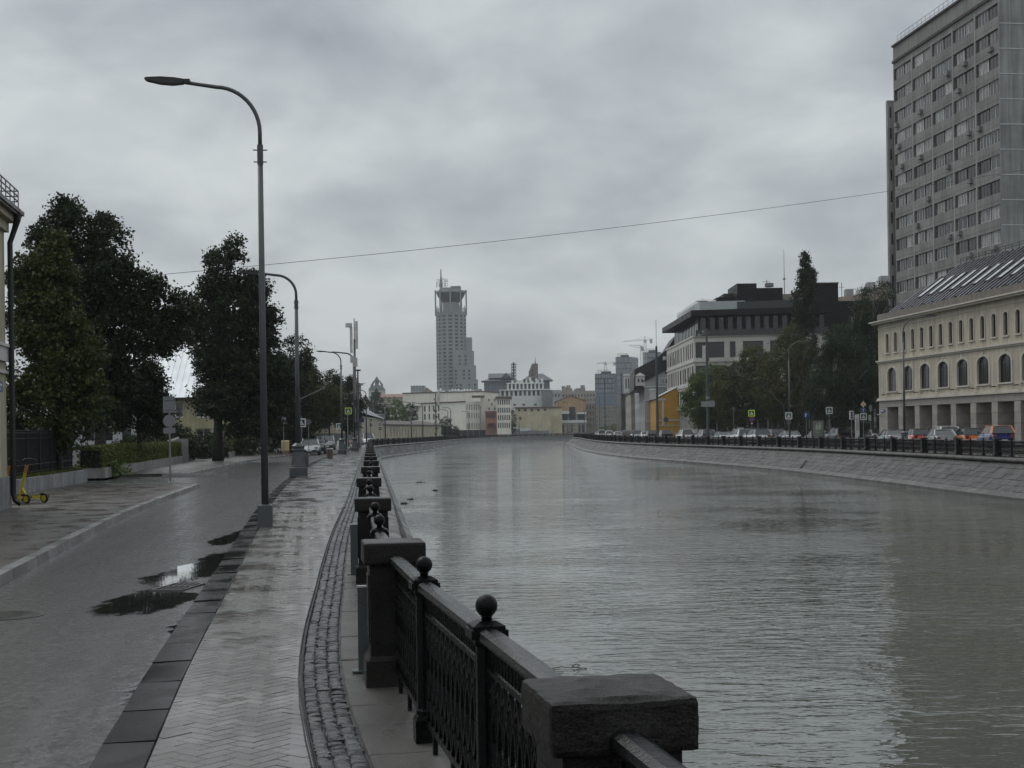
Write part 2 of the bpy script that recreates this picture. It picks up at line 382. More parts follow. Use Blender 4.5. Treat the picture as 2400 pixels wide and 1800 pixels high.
# ================================================================ lines of the place
FL = Poly([(1.70, -3.6), (0.26, 4.07), (-0.83, 9.76), (-1.62, 16.4), (-2.42, 23.9), (-3.2, 32), (-3.88, 39), (-4.62, 46.3), (-10, 100), (-15, 150), (-19.3, 193),
           (-20.3, 212), (-19.3, 240), (-17.4, 290), (-15.5, 370), (-11, 440), (-2, 500), (12, 545), (34, 590), (130, 720), (310, 900), (900, 1400)])
BR = Poly([(27.4, -30), (27.4, 20), (27.0, 60), (26.6, 75), (26.4, 90), (25.3, 121), (22.4, 150), (18.6, 182), (16.4, 215), (15.7, 262), (17.5, 350), (22.5, 470), (46, 535), (88, 600), (185, 705), (370, 870), (950, 1340)])
KR = Poly([(-0.5, -3.5), (-2.2, 7.3), (-2.72, 10.6), (-3.54, 16.3), (-6.45, 36.7), (-9.4, 60.6), (-12.8, 92.6), (-15.4, 123.6), (-17.4, 151), (-21.9, 193), (-23.2, 214)])
KL = Poly([(-2.9, -4), (-6.67, 18.5), (-9.0, 32.7), (-11.35, 51.0)])
KL2 = Poly([(-15.1, 65.5), (-18.4, 100), (-19.2, 114), (-20.0, 140), (-27, 200)])
WZ = -1.90; RUN = 2.25

# ---- ground sheets to the horizon (the canal lies between them)
def land(name, poly, side, z):
    mb = MB(); ys = [-60] + [float(y) for y in poly.p[::3, 1] if y > -60] ; pr = None
    for y in ys:
        x = poly.x_at_y(y) + side * 0.1
        cur = ((x, y, z), (side * 1700, y, z))
        if pr: mb.quad(pr[0], pr[1], cur[1], cur[0])
        pr = cur
    if side < 0: mb.quad(pr[0], pr[1], (-1700, 1750, z), (1700, 1750, z))
    else: mb.quad(pr[0], pr[1], (1700, 1500, z), pr[0])
    return struct(mb.build(name, M_GROUND))
land('ground', FL, -1, -0.16); land('ground', BR, 1, -0.03)
mb = MB(); mb.quad((-1700, -200, WZ - 1.0), (1700, -200, WZ - 1.0), (1700, 1755, WZ - 1.0), (-1700, 1755, WZ - 1.0))
struct(mb.build('canal_bed', M_SOIL))
mb = MB(); ys = np.concatenate([np.arange(-30, 1330, 8)])
for i in range(len(ys) - 1):
    y0, y1 = float(ys[i]), float(ys[i + 1])
    mb.quad((FL.x_at_y(y0) + 0.3, y0, WZ), (BR.x_at_y(y0) - 0.3, y0, WZ), (BR.x_at_y(y1) - 0.3, y1, WZ), (FL.x_at_y(y1) + 0.3, y1, WZ))
struct(mb.build('canal_water', M_WATER))

# ---- road, with the distance from the gutter in its UV map
def strip(name, a, b, ys, z, m, nx=6, uvdist=False):
    mb = MB(); uv = []
    for i in range(len(ys) - 1):
        for j in range(nx):
            q = []
            for (yy, tt) in ((ys[i], j), (ys[i], j + 1), (ys[i + 1], j + 1), (ys[i + 1], j)):
                xa, xb = a(yy), b(yy); t = tt / nx; x = xa + (xb - xa) * t
                q.append((x, yy, z)); uv.append((abs(x - xb), yy))
            mb.quad(*q)
    o = mb.build(name, m); l = o.data.uv_layers.new(name='UVMap'); l.data.foreach_set('uv', [c for p in uv for c in p])
    return struct(o)
ysR = [float(y) for y in np.concatenate([np.arange(-3, 60, 1.5), np.arange(60, 216, 6)])]
strip('road', lambda y: -60.0, lambda y: KR.x_at_y(y) + 0.02, ysR, -0.12, M_ASPH, 10)
ysF = [float(y) for y in np.arange(213, 640, 10)]
strip('road', lambda y: FL.x_at_y(y) - 26, lambda y: FL.x_at_y(y) - 3.2, ysF, -0.115, M_ASPH, 3)
strip('road', lambda y: BR.x_at_y(y) + 16.0, lambda y: BR.x_at_y(y) + 3.0, [float(y) for y in np.arange(20, 520, 10)], -0.022, M_ASPH, 3)
strip('sidewalk', lambda y: BR.x_at_y(y) + 3.0, lambda y: BR.x_at_y(y) + 0.3, [float(y) for y in np.arange(20, 520, 10)], 0.0, M_PAVFAR, 2)

# ---- walkway beside the canal: bedding sheet, herringbone pavers near by
def slab_strip(name, a, b, ys, z0, z1, m):
    mb = MB()
    for i in range(len(ys) - 1):
        A0, B0, A1, B1 = a(ys[i]), b(ys[i]), a(ys[i + 1]), b(ys[i + 1]); y0, y1 = ys[i], ys[i + 1]
        mb.quad((A0, y0, z1), (B0, y0, z1), (B1, y1, z1), (A1, y1, z1))
        mb.quad((A0, y0, z0), (A0, y0, z1), (A1, y1, z1), (A1, y1, z0))
    return struct(mb.build(name, m))
wa = lambda y: KR.x_at_y(y) + 0.25
wb = lambda y: FL.x_at_y(y) - 0.64
walk = slab_strip('walkway', wa, wb, [float(y) for y in np.arange(-3, 34.1, 1.0)], -0.15, -0.012, M_GROUT)
slab_strip('walkway', wa, wb, [float(y) for y in np.concatenate([np.arange(33, 60, 1.5), np.arange(60, 214, 4)])], -0.15, -0.006, M_PAVFAR)
slab_strip('walkway', lambda y: FL.x_at_y(y) - 3.2, lambda y: FL.x_at_y(y) - 0.3, [float(y) for y in np.arange(212, 640, 10)], -0.15, 0.0, M_PAVFAR)
def paver_mesh(name, w, l, t, ch, m):
    mb = MB(); mb.add([(-l/2, -w/2, -t), (l/2, -w/2, -t), (l/2, w/2, -t), (-l/2, w/2, -t), (-l/2, -w/2, -ch), (l/2, -w/2, -ch), (l/2, w/2, -ch), (-l/2, w/2, -ch),
                       (-l/2+ch, -w/2+ch, 0), (l/2-ch, -w/2+ch, 0), (l/2-ch, w/2-ch, 0), (-l/2+ch, w/2-ch, 0)],
                      [(0, 1, 5, 4), (1, 2, 6, 5), (2, 3, 7, 6), (3, 0, 4, 7), (4, 5, 9, 8), (5, 6, 10, 9), (6, 7, 11, 10), (7, 4, 8, 11), (8, 9, 10, 11)])
    return mb.mesh(name, m)
def herringbone(x0, x1, y0, y1, base):
    """centres of a 45 degree herringbone of 0.2 x 0.1 m pavers"""
    W = 0.1; out = []; c, s = math.cos(base), math.sin(base)
    r = int((max(abs(x0), abs(x1)) + y1) / W) + 4
    for i in range(-r, r):
        for j in range(-r, r):
            if (i - j) % 4 == 0:
                cx, cy, a = (i + 1.0) * W, (j + 0.5) * W, 0.0
                x, y = cx * c - cy * s, cx * s + cy * c
                if x0 <= x <= x1 and y0 <= y <= y1: out.append((x, y, a + base))
            if (i - j) % 4 == 3:
                cx, cy, a = (i + 0.5) * W, (j + 1.0) * W, math.pi / 2
                x, y = cx * c - cy * s, cx * s + cy * c
                if x0 <= x <= x1 and y0 <= y <= y1: out.append((x, y, a + base))
    return out
pv = herringbone(-6.5, 0.5, 5.6, 33.5, rad(45 + 8))
pv = [q for q in pv if wa(q[1]) - 0.05 < q[0] < wb(q[1]) + 0.10]
pv.sort(key=lambda q: q[1])
pm = paver_mesh('paver', 0.096, 0.196, 0.012, 0.004, M_PAVER)
vis = [q for q in pv if q[1] > 7.0 and wa(q[1]) + .15 < q[0] < wb(q[1]) - .13]
part_set = set(vis[:300])
fv = MB()
def clip_paver(q):
    """pavers along the drain channel are cut to its line"""
    c, s = math.cos(q[2]), math.sin(q[2]); P4 = [(q[0] + c * x - s * y, q[1] + s * x + c * y) for x, y in ((-.098, -.048), (.098, -.048), (.098, .048), (-.098, .048))]
    cut = False
    for fn in (lambda p: p[0] - (wb(p[1]) - 0.016), lambda p: wa(p[1]) + 0.045 - p[0]):
        f = [fn(p) for p in P4]; out = []
        if max(f) <= 0: continue
        cut = True; n_ = len(P4)
        for i in range(n_):
            a, b, fa, fb = P4[i], P4[(i + 1) % n_], f[i], f[(i + 1) % n_]
            if fa <= 0: out.append(a)
            if fa * fb < 0: k = fa / (fa - fb); out.append((a[0] + (b[0] - a[0]) * k, a[1] + (b[1] - a[1]) * k))
        P4 = out
        if len(P4) < 3: return []
    return P4 if cut else None
for q in pv:
    cp = clip_paver(q)
    if cp is not None:
        if len(cp) > 2: fv.prism(cp, -0.012, R.gauss(0, .0007))
        continue
    tx, ty = R.gauss(0, 0.007), R.gauss(0, 0.007); dz = R.gauss(0, 0.0007)
    if q in part_set:
        place('paver', pm, walk, (q[0], q[1], dz), rot=(tx, ty, q[2]))
    else:
        mt = Matrix.Translation((q[0], q[1], dz)) @ Matrix.Rotation(q[2], 4, 'Z') @ Matrix.Rotation(tx, 4, 'X') @ Matrix.Rotation(ty, 4, 'Y')
        fv.add([mt @ v.co for v in pm.vertices], [tuple(p.vertices) for p in pm.polygons])
tag(fv.build('pavers', M_PAVER, walk), kind='stuff')

# ---- kerb slabs between road and walkway
kerb = thing('kerb', 'dark wet granite kerb strip between the road and the canal walkway', 'kerb')
km = []
for L in (0.94, 1.02, 0.98):
    km.append((L, paver_mesh('kerb_stone', 0.285, L - 0.010, 0.17, 0.004, M_KERB)))
s = KR.s_at_y(5.0); sEnd = KR.s_at_y(206)
while s < sEnd:
    L, me = R.choice(km)
    p = KR.off(s + L / 2, 0.14); d = KR.dir(s + L / 2)
    place('kerb_stone', me, kerb, (p.x, p.y, 0.003 + R.gauss(0, 0.0012)), rot=(R.gauss(-0.022, 0.012), R.gauss(0.004, 0.005), math.atan2(d.y, d.x)))
    s += L
# ---- sett strip, metal edging and coping slabs under the railing
edge = MB(); sy = [float(y) for y in np.arange(4, 120, 1.0)]
for i in range(len(sy) - 1):
    for o, z in ((-0.655, 0.004), (-0.628, 0.004)):
        a, b = FL.off(FL.s_at_y(sy[i]), o), FL.off(FL.s_at_y(sy[i + 1]), o)
        edge.bar((a.x, a.y, z - 0.02), (b.x, b.y, z - 0.02), 0.007, 0.05)
tag(edge.build('drain_channel', M_IRON), 'thin black metal drain channel beside the row of small setts', 'drain')
bed = struct(slab_strip('sett_bed', lambda y: FL.x_at_y(y) - 0.66, lambda y: FL.x_at_y(y) + 0.3, [float(y) for y in np.concatenate([np.arange(-3, 60, 1.0), np.arange(60, 214, 4)])], -0.2, -0.022, M_GROUT))
sett_meshes = []
for k in range(5):
    mb = MB(); q = [(-.045, -.042), (.045, -.042), (.045, .042), (-.045, .042)]
    j = lambda s_: R.uniform(-s_, s_)
    bot = [(x + j(.004), y + j(.004), -.03) for x, y in q]; mid = [(x + j(.005), y + j(.005), -.007 + j(.003)) for x, y in q]
    top = [(x * .72 + j(.006), y * .72 + j(.006), .002 + j(.003)) for x, y in q]
    mb.add(bot + mid + top + [(j(.01), j(.01), .006)], [(i, (i+1) % 4, 4+(i+1) % 4, 4+i) for i in range(4)] + [(4+i, 4+(i+1) % 4, 8+(i+1) % 4, 8+i) for i in range(4)] + [(8+i, 8+(i+1) % 4, 12) for i in range(4)])
    sett_meshes.append(mb.mesh('sett', M_SETT))
fs = MB(); cnt = 0
s = FL.s_at_y(6.2)
while s < FL.s_at_y(75):
    d = FL.dir(s); ang = math.atan2(d.y, d.x)
    for cI in range(3):
        p = FL.off(s + R.uniform(-.012, .012), -0.578 + 0.089 * cI + R.uniform(-.004, .004))
        me = R.choice(sett_meshes); sc_ = (R.uniform(.92, 1.12), R.uniform(.95, 1.05), 1); rz = ang + R.gauss(0, .05) + math.pi / 2; z = -.006 + R.gauss(0, .0035)
        if p.y > 6.9 and cnt < 300:
            place('sett', me, bed, (p.x, p.y, z), rot=(R.gauss(0, .05), R.gauss(0, .05), rz - math.pi / 2), scale=sc_); cnt += 1
        else:
            mt = Matrix.Translation((p.x, p.y, z)) @ Matrix.Rotation(rz - math.pi / 2, 4, 'Z') @ Matrix.Rotation(R.gauss(0, .05), 4, 'X') @ Matrix.Diagonal((*sc_, 1))
            fs.add([mt @ v.co for v in me.vertices], [tuple(f.vertices) for f in me.polygons])
    s += 0.094
tag(fs.build('setts', M_SETT, bed), kind='stuff')
coping = thing('railing_coping', 'row of pale granite coping slabs under the near canal railing', 'coping')
cm = [(L, paver_mesh('coping_slab', 0.66, L - 0.012, 0.16, 0.008, M_SLAB)) for L in (0.62, 0.78, 1.05)]
s = FL.s_at_y(5.2)
while s < FL.s_at_y(205):
    L, me = R.choice(cm) if s < 60 else cm[2]
    p = FL.off(s + L / 2, -0.01); d = FL.dir(s + L / 2)
    place('coping_slab', me, coping, (p.x, p.y, -0.004 + R.gauss(0, .002)), rot=(R.gauss(0, .006), 0, math.atan2(d.y, d.x)))
    s += L

# ---- far-left sidewalk with its granite kerb
def polysheet(name, pts, z, m, skirt=0.2):
    mb = MB(); n = len(pts)
    mb.add([(x, y, z) for x, y in pts], [tuple(range(n))])
    for i in range(n):
        a, b = pts[i], pts[(i + 1) % n]; mb.quad((*a, z - skirt), (*b, z - skirt), (*b, z), (*a, z))
    return struct(mb.build(name, m))
M_SIDE = wetstone('wet_brown_tile', (0.062, 0.054, 0.049), 0.36, 0.3, 0.2, 0.35, 30, 0.0, patch=0.8)
e1 = [tuple(KL.at(t)) for t in np.linspace(0, KL.L, 20)]
polysheet('sidewalk', [(-40, -4)] + e1 + [(-13.0, 52.2), (-40, 53.5)], 0.0, M_SIDE)
e2 = [tuple(KL2.at(t)) for t in np.linspace(0, KL2.L, 30)]
polysheet('sidewalk', [(-40, 65.0)] + e2 + [(-60, 205), (-60, 66)], 0.0, M_SIDE)
kerbl = thing('kerb', 'pale granite kerb along the brown paved sidewalk across the road', 'kerb')
kl_me = MB().frustum(-0.48, 0.48, -0.10, 0.10, -0.2, 0.012, 0.004, 0.018).mesh('kerb_stone', M_KERBL)
for poly, s0, s1 in ((KL, 8, KL.L), (KL2, 0, 118)):
    s = s0
    while s < s1 - 0.5:
        p = poly.off(s + 0.5, 0.06); d = poly.dir(s + 0.5)
        place('kerb_stone', kl_me, kerbl, (p.x, p.y, R.gauss(0, .002)), math.atan2(d.y, d.x)); s += 0.985
for a, b in (((-11.4, 51.1), (-13.0, 52.2)), ((-13.0, 52.2), (-17.0, 52.6))):
    a, b = Vector(a), Vector(b); n = int((b - a).length / 0.97)
    for i in range(max(1, n)):
        p = a + (b - a) * ((i + .5) / max(1, n)); place('kerb_stone', kl_me, kerbl, (p.x, p.y, 0), math.atan2((b - a).y, (b - a).x))
isl = thing('traffic_island', 'low granite edged island in the mouth of the side street', 'kerb')
for i in range(4):
    place('kerb_stone', kl_me, isl, (-15.4 + i * 0.985 * 0.72, 64.0 + i * 0.12, 0.0), 0.12, (0.76, 2.2, 1))

# ================================================================ embankment walls
M_STAIN = M_WALLSTONE
def prof(t, run=RUN):       # sloping wall: 0 = top edge, 1 = foot at the plinth; slightly hollow
    return (0.42 + run * 0.80 * t ** 1.12, -0.30 - 1.28 * t)
def wall(poly, sgn, s0, s1, label, near_parts, step, run=RUN, pw=.46, loc_name='embankment_wall'):
    """sgn +1: water lies to the right of travel"""
    t = thing(loc_name, label, 'embankment wall')
    core = MB(); corn = MB(); pl = MB(); pr = None
    ring = [(-0.30, -0.12), (0.40, -0.12), (0.40, -0.28)]
    cpro = [(0.30, -0.02), (0.46, -0.03), (0.535, -0.075), (0.56, -0.14), (0.535, -0.205), (0.46, -0.25), (0.40, -0.29), (0.30, -0.29)]
    ppro = [(0.42 + run * 0.8 - 0.02, -1.585), (0.42 + run * 0.8 + pw, -1.80), (0.42 + run * 0.8 + pw + .04, -2.4)]
    bodyp = [(x - 0.05, z - 0.03) for x, z in [prof(k / 6, run) for k in range(7)]]
    ss = np.arange(s0, s1, step); rings = []
    for s in ss:
        rings.append([[(*poly.off(float(s), sgn * x), z) for x, z in pp] for pp in (bodyp, cpro, ppro)])
    for i in range(len(ss) - 1):
        for k, mb in ((0, core), (1, corn), (2, pl)):
            a, b = rings[i][k], rings[i + 1][k]
            for j in range(len(a) - 1): mb.quad(a[j], a[j + 1], b[j + 1], b[j])
    core.build('wall_core', M_WALLSTONE, t); corn.build('cornice', M_CORNICE, t, smooth=True); pl.build('plinth', M_PLINTHSTONE, t)
    rows = 5; stuff = MB(); blen = 1.05; cnt = 0; items = []
    bm_ = {}
    for r in range(rows):
        x0, z0 = prof(r / rows, run); x1, z1 = prof((r + 1) / rows, run)
        s = s0 + (0.5 if r % 2 else 0.0)
        while s < s1 - 1.2:
            L = blen * R.uniform(0.82, 1.18)
            items.append((r, s, L, x0, z0, x1, z1)); s += L
    items.sort(key=lambda q: poly.at(q[1]).y if poly.at(q[1]).y > near_parts else 1e9)
    cache = {}
    for (r, s, L, x0, z0, x1, z1) in items:
        mid = s + L / 2; d = poly.dir(mid); p = poly.off(mid, sgn * (x0 + x1) / 2); zc = (z0 + z1) / 2
        h = math.hypot(x1 - x0, z1 - z0); tilt = math.atan2(x1 - x0, z0 - z1)
        Lq = round(L, 1); key = (r, Lq)
        if key not in cache:
            cache[key] = paver_mesh('granite_block', h - 0.012, Lq - 0.012, 0.09, 0.008, M_WALLSTONE)
        me = cache[key]
        # block local: x along wall, y down the slope, z outwards
        xa = Vector((d.x, d.y, 0)); out = Vector((d.y, -d.x, 0)) * sgn
        down = (out * math.sin(tilt) + Vector((0, 0, -math.cos(tilt)))); nrm = xa.cross(-down)
        if nrm.z < 0: nrm = -nrm
        mt = Matrix((xa, -down if sgn > 0 else down, nrm)).transposed().to_4x4(); mt.translation = Vector((p.x, p.y, zc)) + nrm * R.gauss(0.0, 0.006)
        if near_parts > 0 and cnt < 290:
            o = place('granite_block', me, t); o.matrix_local = mt; cnt += 1
        else:
            stuff.add([mt @ v.co for v in me.vertices], [tuple(f.vertices) for f in me.polygons])
    tag(stuff.build('granite_blocks', M_WALLSTONE, t), kind='stuff')
    return t
wall(FL, 1, FL.s_at_y(6), FL.s_at_y(610), 'sloping granite embankment wall below the near railing, curving away behind the canal', 0, 1.5, .85, .28)
wallR = wall(BR, -1, BR.s_at_y(56), BR.s_at_y(520), 'sloping granite block embankment wall along the far right side of the canal', 66, 1.5)
# drain mouths and pale lime runs on the right wall
for py_, px_, L_, wd in ((1096, 1780, 1.2, 0.16), (1163, 2392, 0.6, 0.2)):
    d0 = 3.2 * F / (py_ - (PY0 - ROLL * (px_ - 1200))); s = BR.s_at_y(d0)
    mbd = MB()
    p0 = BR.off(s + L_ * 0.6, -prof(0.55)[0] - 0.03); p1 = BR.off(s - L_ * 0.6, -prof(0.98)[0] - 0.04)
    mbd.bar((p0.x, p0.y, prof(0.55)[1] + 0.03), (p1.x, p1.y, prof(0.98)[1] + 0.03), wd, 0.06)
    mbd.build('drain_slot', M_IRON, wallR)

# ================================================================ railings
def cap_mesh(rough):
    bm = bmesh.new(); bmesh.ops.create_cube(bm, size=1.0)
    bmesh.ops.scale(bm, vec=(0.42, 0.42, 0.15), verts=bm.verts)
    bmesh.ops.bevel(bm, geom=list(bm.edges), offset=0.018, segments=2, affect='EDGES', profile=0.6)
    if rough:
        bmesh.ops.subdivide_edges(bm, edges=[e for e in bm.edges if e.calc_length() > 0.06], cuts=13, use_grid_fill=True)
        from mathutils import noise
        for v in bm.verts:
            n = noise.noise_vector(v.co * 22) * 0.004 + noise.noise_vector(v.co * 60) * 0.0022
            v.co += n
            if v.co.z > -0.02 and v.co.x < -0.17 and abs(v.co.y + 0.02) < 0.12:       # spalled front edge
                k = (1 - (abs(v.co.y + 0.02) / 0.12) ** 2) * min(1, (v.co.z + 0.02) / 0.06)
                v.co.x += 0.016 * max(0, k)
                if v.co.z > 0.055: v.co.z -= 0.010 * k
    for v in bm.verts:
        if v.co.z > 0.05: v.co.z += 0.022 * (1 - min(1, max(abs(v.co.x), abs(v.co.y)) / 0.2))
    me = bpy.data.meshes.new('cap'); bm.to_mesh(me); bm.free(); me.materials.append(M_PILLAR); return me
CAP_NEAR, CAP = cap_mesh(True), cap_mesh(False)
mb = MB(); mb.frustum(-.205, .205, -.205, .205, -0.01, 0.17, .004, .004); mb.frustum(-.19, .19, -.19, .19, .17, .20, .02, .02)
mb.box(-.17, .17, -.17, .17, .20, .815)
for sx in (-1, 1): mb.box(-.11, .11, sx * .172 - .006, sx * .172 + .006, .28, .74); mb.box(sx * .172 - .006, sx * .172 + .006, -.11, .11, .28, .74)
PILLAR = mb.mesh('pillar', M_PILLAR)
mb = MB(); mb.box(-.065, .065, -.065, .065, -0.01, .12); mb.frustum(-.065, .065, -.065, .065, .12, .15, .018, .018); mb.lathe([(.058, .15), (.058, .17), (.05, .18), (.05, .80), (.06, .82), (.06, .84)], 8, ph=math.pi / 8)
mb.box(-.078, .078, -.078, .078, .84, .878); mb.box(-.068, .068, -.068, .068, .878, .893); mb.frustum(-.068, .068, -.068, .068, .893, .912, .035, .035)
POST = mb.mesh('post', M_IRON)
mb = MB(); prof_b = [(.024, .905), (.022, .925), (.03, .93)]
prof_b += [(.0475 * math.cos(a), .972 + .0475 * math.sin(a)) for a in np.linspace(-math.pi * .36, math.pi / 2 - .05, 10)]
mb.lathe(prof_b, 16); FINIAL = mb.mesh('ball_finial', M_IRON, True)
def panel_mesh(fine):
    mb = MB()
    mb.box(0, 1, -.012, .012, .10, .135); mb.box(0, 1, -.012, .012, .70, .722); mb.box(0, 1, -.014, .014, .815, .835)
    n = 13 if fine else 10
    for i in range(n):
        x = (i + .5) / n; w = .5 / n
        if fine:
            for sgn in (-1, 1):
                prev = None
                for k in range(7):
                    t = k / 6; p = (min(.995, max(.005, x + sgn * w * 1.9 * math.sin(math.pi * t) ** 1.3)), 0, .135 + .565 * t)
                    if prev: mb.bar(prev, p, .009, .018)
                    prev = p
            mb.bar((x, 0, .135), (x, 0, .56), .005, .012); mb.lathe([(.004, .40), (.009, .42), (.004, .44)], 5, x, 0)
            mb.bar((x, 0, .56), (x, 0, .70), .004, .010); mb.lathe([(.003, .60), (.014, .63), (.003, .66)], 6, x, 0)
            prev = None
            for k in range(9):
                a = 2 * math.pi * k / 8; p = (x + .022 * math.cos(a), 0, .60 + .05 * math.sin(a)); prev and mb.bar(prev, p, .006, .016); prev = p
            # small ring band under the handrail
            for q in range(2):
                xx = (i * 2 + q + .5) / (2 * n); prev = None
                for k in range(7):
                    a = 2 * math.pi * k / 6; p = (xx + .009 * math.cos(a), 0, .768 + .040 * math.sin(a))
                    if prev: mb.bar(prev, p, .005, .016)
                    prev = p
        else:
            for sgn in (-1, 1):
                mb.bar((x, 0, .135), (x + sgn * w * .8, 0, .42), .012, .02); mb.bar((x + sgn * w * .8, 0, .42), (x, 0, .70), .012, .02)
            mb.bar((x, 0, .722), (x, 0, .815), .025, .016)
    for i in range(3):
        x = .16 + .34 * i; mb.box(x - .012, x + .012, -.012, .012, 0, .10)
    return mb.mesh('panel', M_IRON)
PANEL_F, PANEL_C = panel_mesh(True), panel_mesh(False)
mb = MB(); mb.prismy([(-.045, .835), (.045, .835), (.050, .85), (.045, .872), (.02, .884), (-.02, .884), (-.045, .872), (-.05, .85)], 0, 1)
RAIL = mb.mesh('handrail', M_RAIL)    # runs along local y
def railing(poly, stations, label, off, lod_y, sgn):
    t = thing('embankment_railing', label, 'railing')
    far = MB(); M_ = []
    for i, s in enumerate(stations):
        p = poly.off(s, off); d = poly.dir(s); a = math.atan2(d.y, d.x)
        pil = place('pillar', PILLAR, t, (p.x, p.y, 0), a)
        near = abs(p.x) < 1 and p.y < 6 and p.y > 0
        place('cap', CAP_NEAR if near else CAP, pil, (0, 0, .890), 0.0)
        if i + 1 == len(stations): break
        s2 = stations[i + 1]; knots = [s, s + (s2 - s) / 3, s + 2 * (s2 - s) / 3, s2]
        for k in range(3):
            q0, q1 = poly.off(knots[k], off), poly.off(knots[k + 1], off)
            if k:
                dd = poly.dir(knots[k]); po = place('post', POST, t, (q0.x, q0.y, 0), math.atan2(dd.y, dd.x)); place('ball_finial', FINIAL, po)
            v = q1 - q0; aa = math.atan2(v.y, v.x); g0 = .17 if k == 0 else .05; g1 = .17 if k == 2 else .05
            u = v.normalized(); L = v.length - g0 - g1; st = q0 + u * g0
            fine = (q0.y < lod_y)
            place('panel', PANEL_F if fine else PANEL_C, t, (st.x, st.y, 0), aa, (L, 1, 1))
            place('handrail', RAIL, t, (st.x, st.y, 0), aa - math.pi / 2, (1, L, 1))
    return t
stL = [FL.s_at_y(y) for y in (-2.6, 4.07, 9.76, 16.4, 23.9, 32, 39, 46.3)]
while FL.at(stL[-1]).y < 205: stL.append(stL[-1] + 7.0)
railing(FL, stL, 'black cast iron railing with ball topped posts and granite pillars beside the walkway', 0, 60, 1)
stL2 = [stL[-1]]
while FL.at(stL2[-1]).y < 600: stL2.append(stL2[-1] + 7.0)
railing(FL, stL2, 'distant black railing along the curving far embankment', 0, 0, 1)
stR = [BR.s_at_y(58)]
while BR.at(stR[-1]).y < 505: stR.append(stR[-1] + 6.6)
railing(BR, stR, 'black railing with granite pillars along the right embankment below the parked cars', 0.0, 150, -1)
# flat grey steel posts standing by the pillars
for k, (px_, py_, lab) in enumerate(((855, 1572, 'flat grey steel post beside the second granite pillar'), (831, 1346, 'flat grey steel post beside the third granite pillar'))):
    g = G(px_, py_); t = thing('steel_post', lab, 'post', (g[0], g[1], 0), 0.15 + math.pi / 2 * 0, 'flat grey posts by the railing pillars')
    MB().box(-.045, .045, -.018, .018, -.003, .60).build('shaft', M_GREYPOST, t); MB().box(-.048, .048, -.021, .021, .60, .612).build('top_cap', mat('pale_cap', (.45, .47, .47), .3), t)
    MB().box(-.09, .09, -.06, .06, 0.0, .008).build('foot_plate', M_GREYPOST, t)
# ================================================================ building tools
GLASS = glassmat('window_glass', (0.012, 0.014, 0.016), (0.36, 0.36, 0.345), .25); GLASS_FAR = glassmat('window_glass_far', (0.03, 0.034, 0.038), (0.16, 0.16, 0.155), 0.5, 0.2)
GLASS_DK = glassmat('window_glass_dark', (0.010, 0.011, 0.012), (0.05, 0.05, 0.05), 0.6, 0.1)
WH = mat('white_window_frame', (0.62, 0.62, 0.60), 0.5, var=0.06)
DKF = mat('dark_window_frame', (0.03, 0.03, 0.032), 0.4)
BRF = mat('brown_window_frame', (0.10, 0.075, 0.055), 0.5)
WIN = {}
def window_meshes(kind, w, h):
    """frame mesh and pane mesh; local origin lower left, x right, z up, y inwards (0 = recessed plane)"""
    k = (kind, round(w, 2), round(h, 2))
    if k in WIN: return WIN[k]
    n, fm, fw, gm, tr = {'pvc3': (3, WH, .10, GLASS, 0), 'pvc2': (2, WH, .10, GLASS, 0), 'old3': (3, BRF, .06, GLASS, 0), 'far2': (2, WH, .09, GLASS_FAR, 0), 'far1': (1, WH, .10, GLASS_FAR, 0),
                       'fard': (1, DKF, .10, GLASS_FAR, 0), 'dark1': (1, DKF, .05, GLASS_DK, 0), 'dark2': (2, DKF, .06, GLASS_DK, .72), 'dark3': (3, DKF, .05, GLASS_DK, .72), 'curt': (1, DKF, .1, glassmat('curtain_glass', (.03, .03, .03), (.16, .155, .15), .3, .15), 0)}[kind]
    mb = MB(); d = .05
    mb.box(0, w, 0, d, 0, fw); mb.box(0, w, 0, d, h - fw, h); mb.box(0, fw, 0, d, fw, h - fw); mb.box(w - fw, w, 0, d, fw, h - fw)
    for i in range(1, n):
        x = w * i / n; mb.box(x - fw * .5, x + fw * .5, 0.004, d, fw, h - fw)
    if tr: mb.box(fw, w - fw, 0.006, d, h * tr - fw * .4, h * tr + fw * .4)
    fr = mb.mesh('window', fm)
    pn = MB(); pn.box(fw * .6, w - fw * .6, d * .6, d * .6 + .02, fw * .6, h - fw * .6); pn = pn.mesh('pane', gm)
    j = MB(); j.v = list(mb.v); j.f = list(mb.f); j.m = list(mb.m); j.box(fw * .6, w - fw * .6, d * .6, d * .6 + .02, fw * .6, h - fw * .6, 1)
    jm = j.mesh('window', [fm, gm]); WIN[k] = (fr, pn, jm); return WIN[k]
def put_window(parent, A, ang, x, y, z, w, h, kind, sub):
    fr, pn, jm = window_meshes(kind, w, h); c, s = math.cos(ang), math.sin(ang)
    loc = (A[0] + c * x - s * y, A[1] + s * x + c * y, z)
    if sub:
        o = place('window', fr, parent, loc, ang); place('pane', pn, o)
    else: o = place('window', jm, parent, loc, ang)
    return o
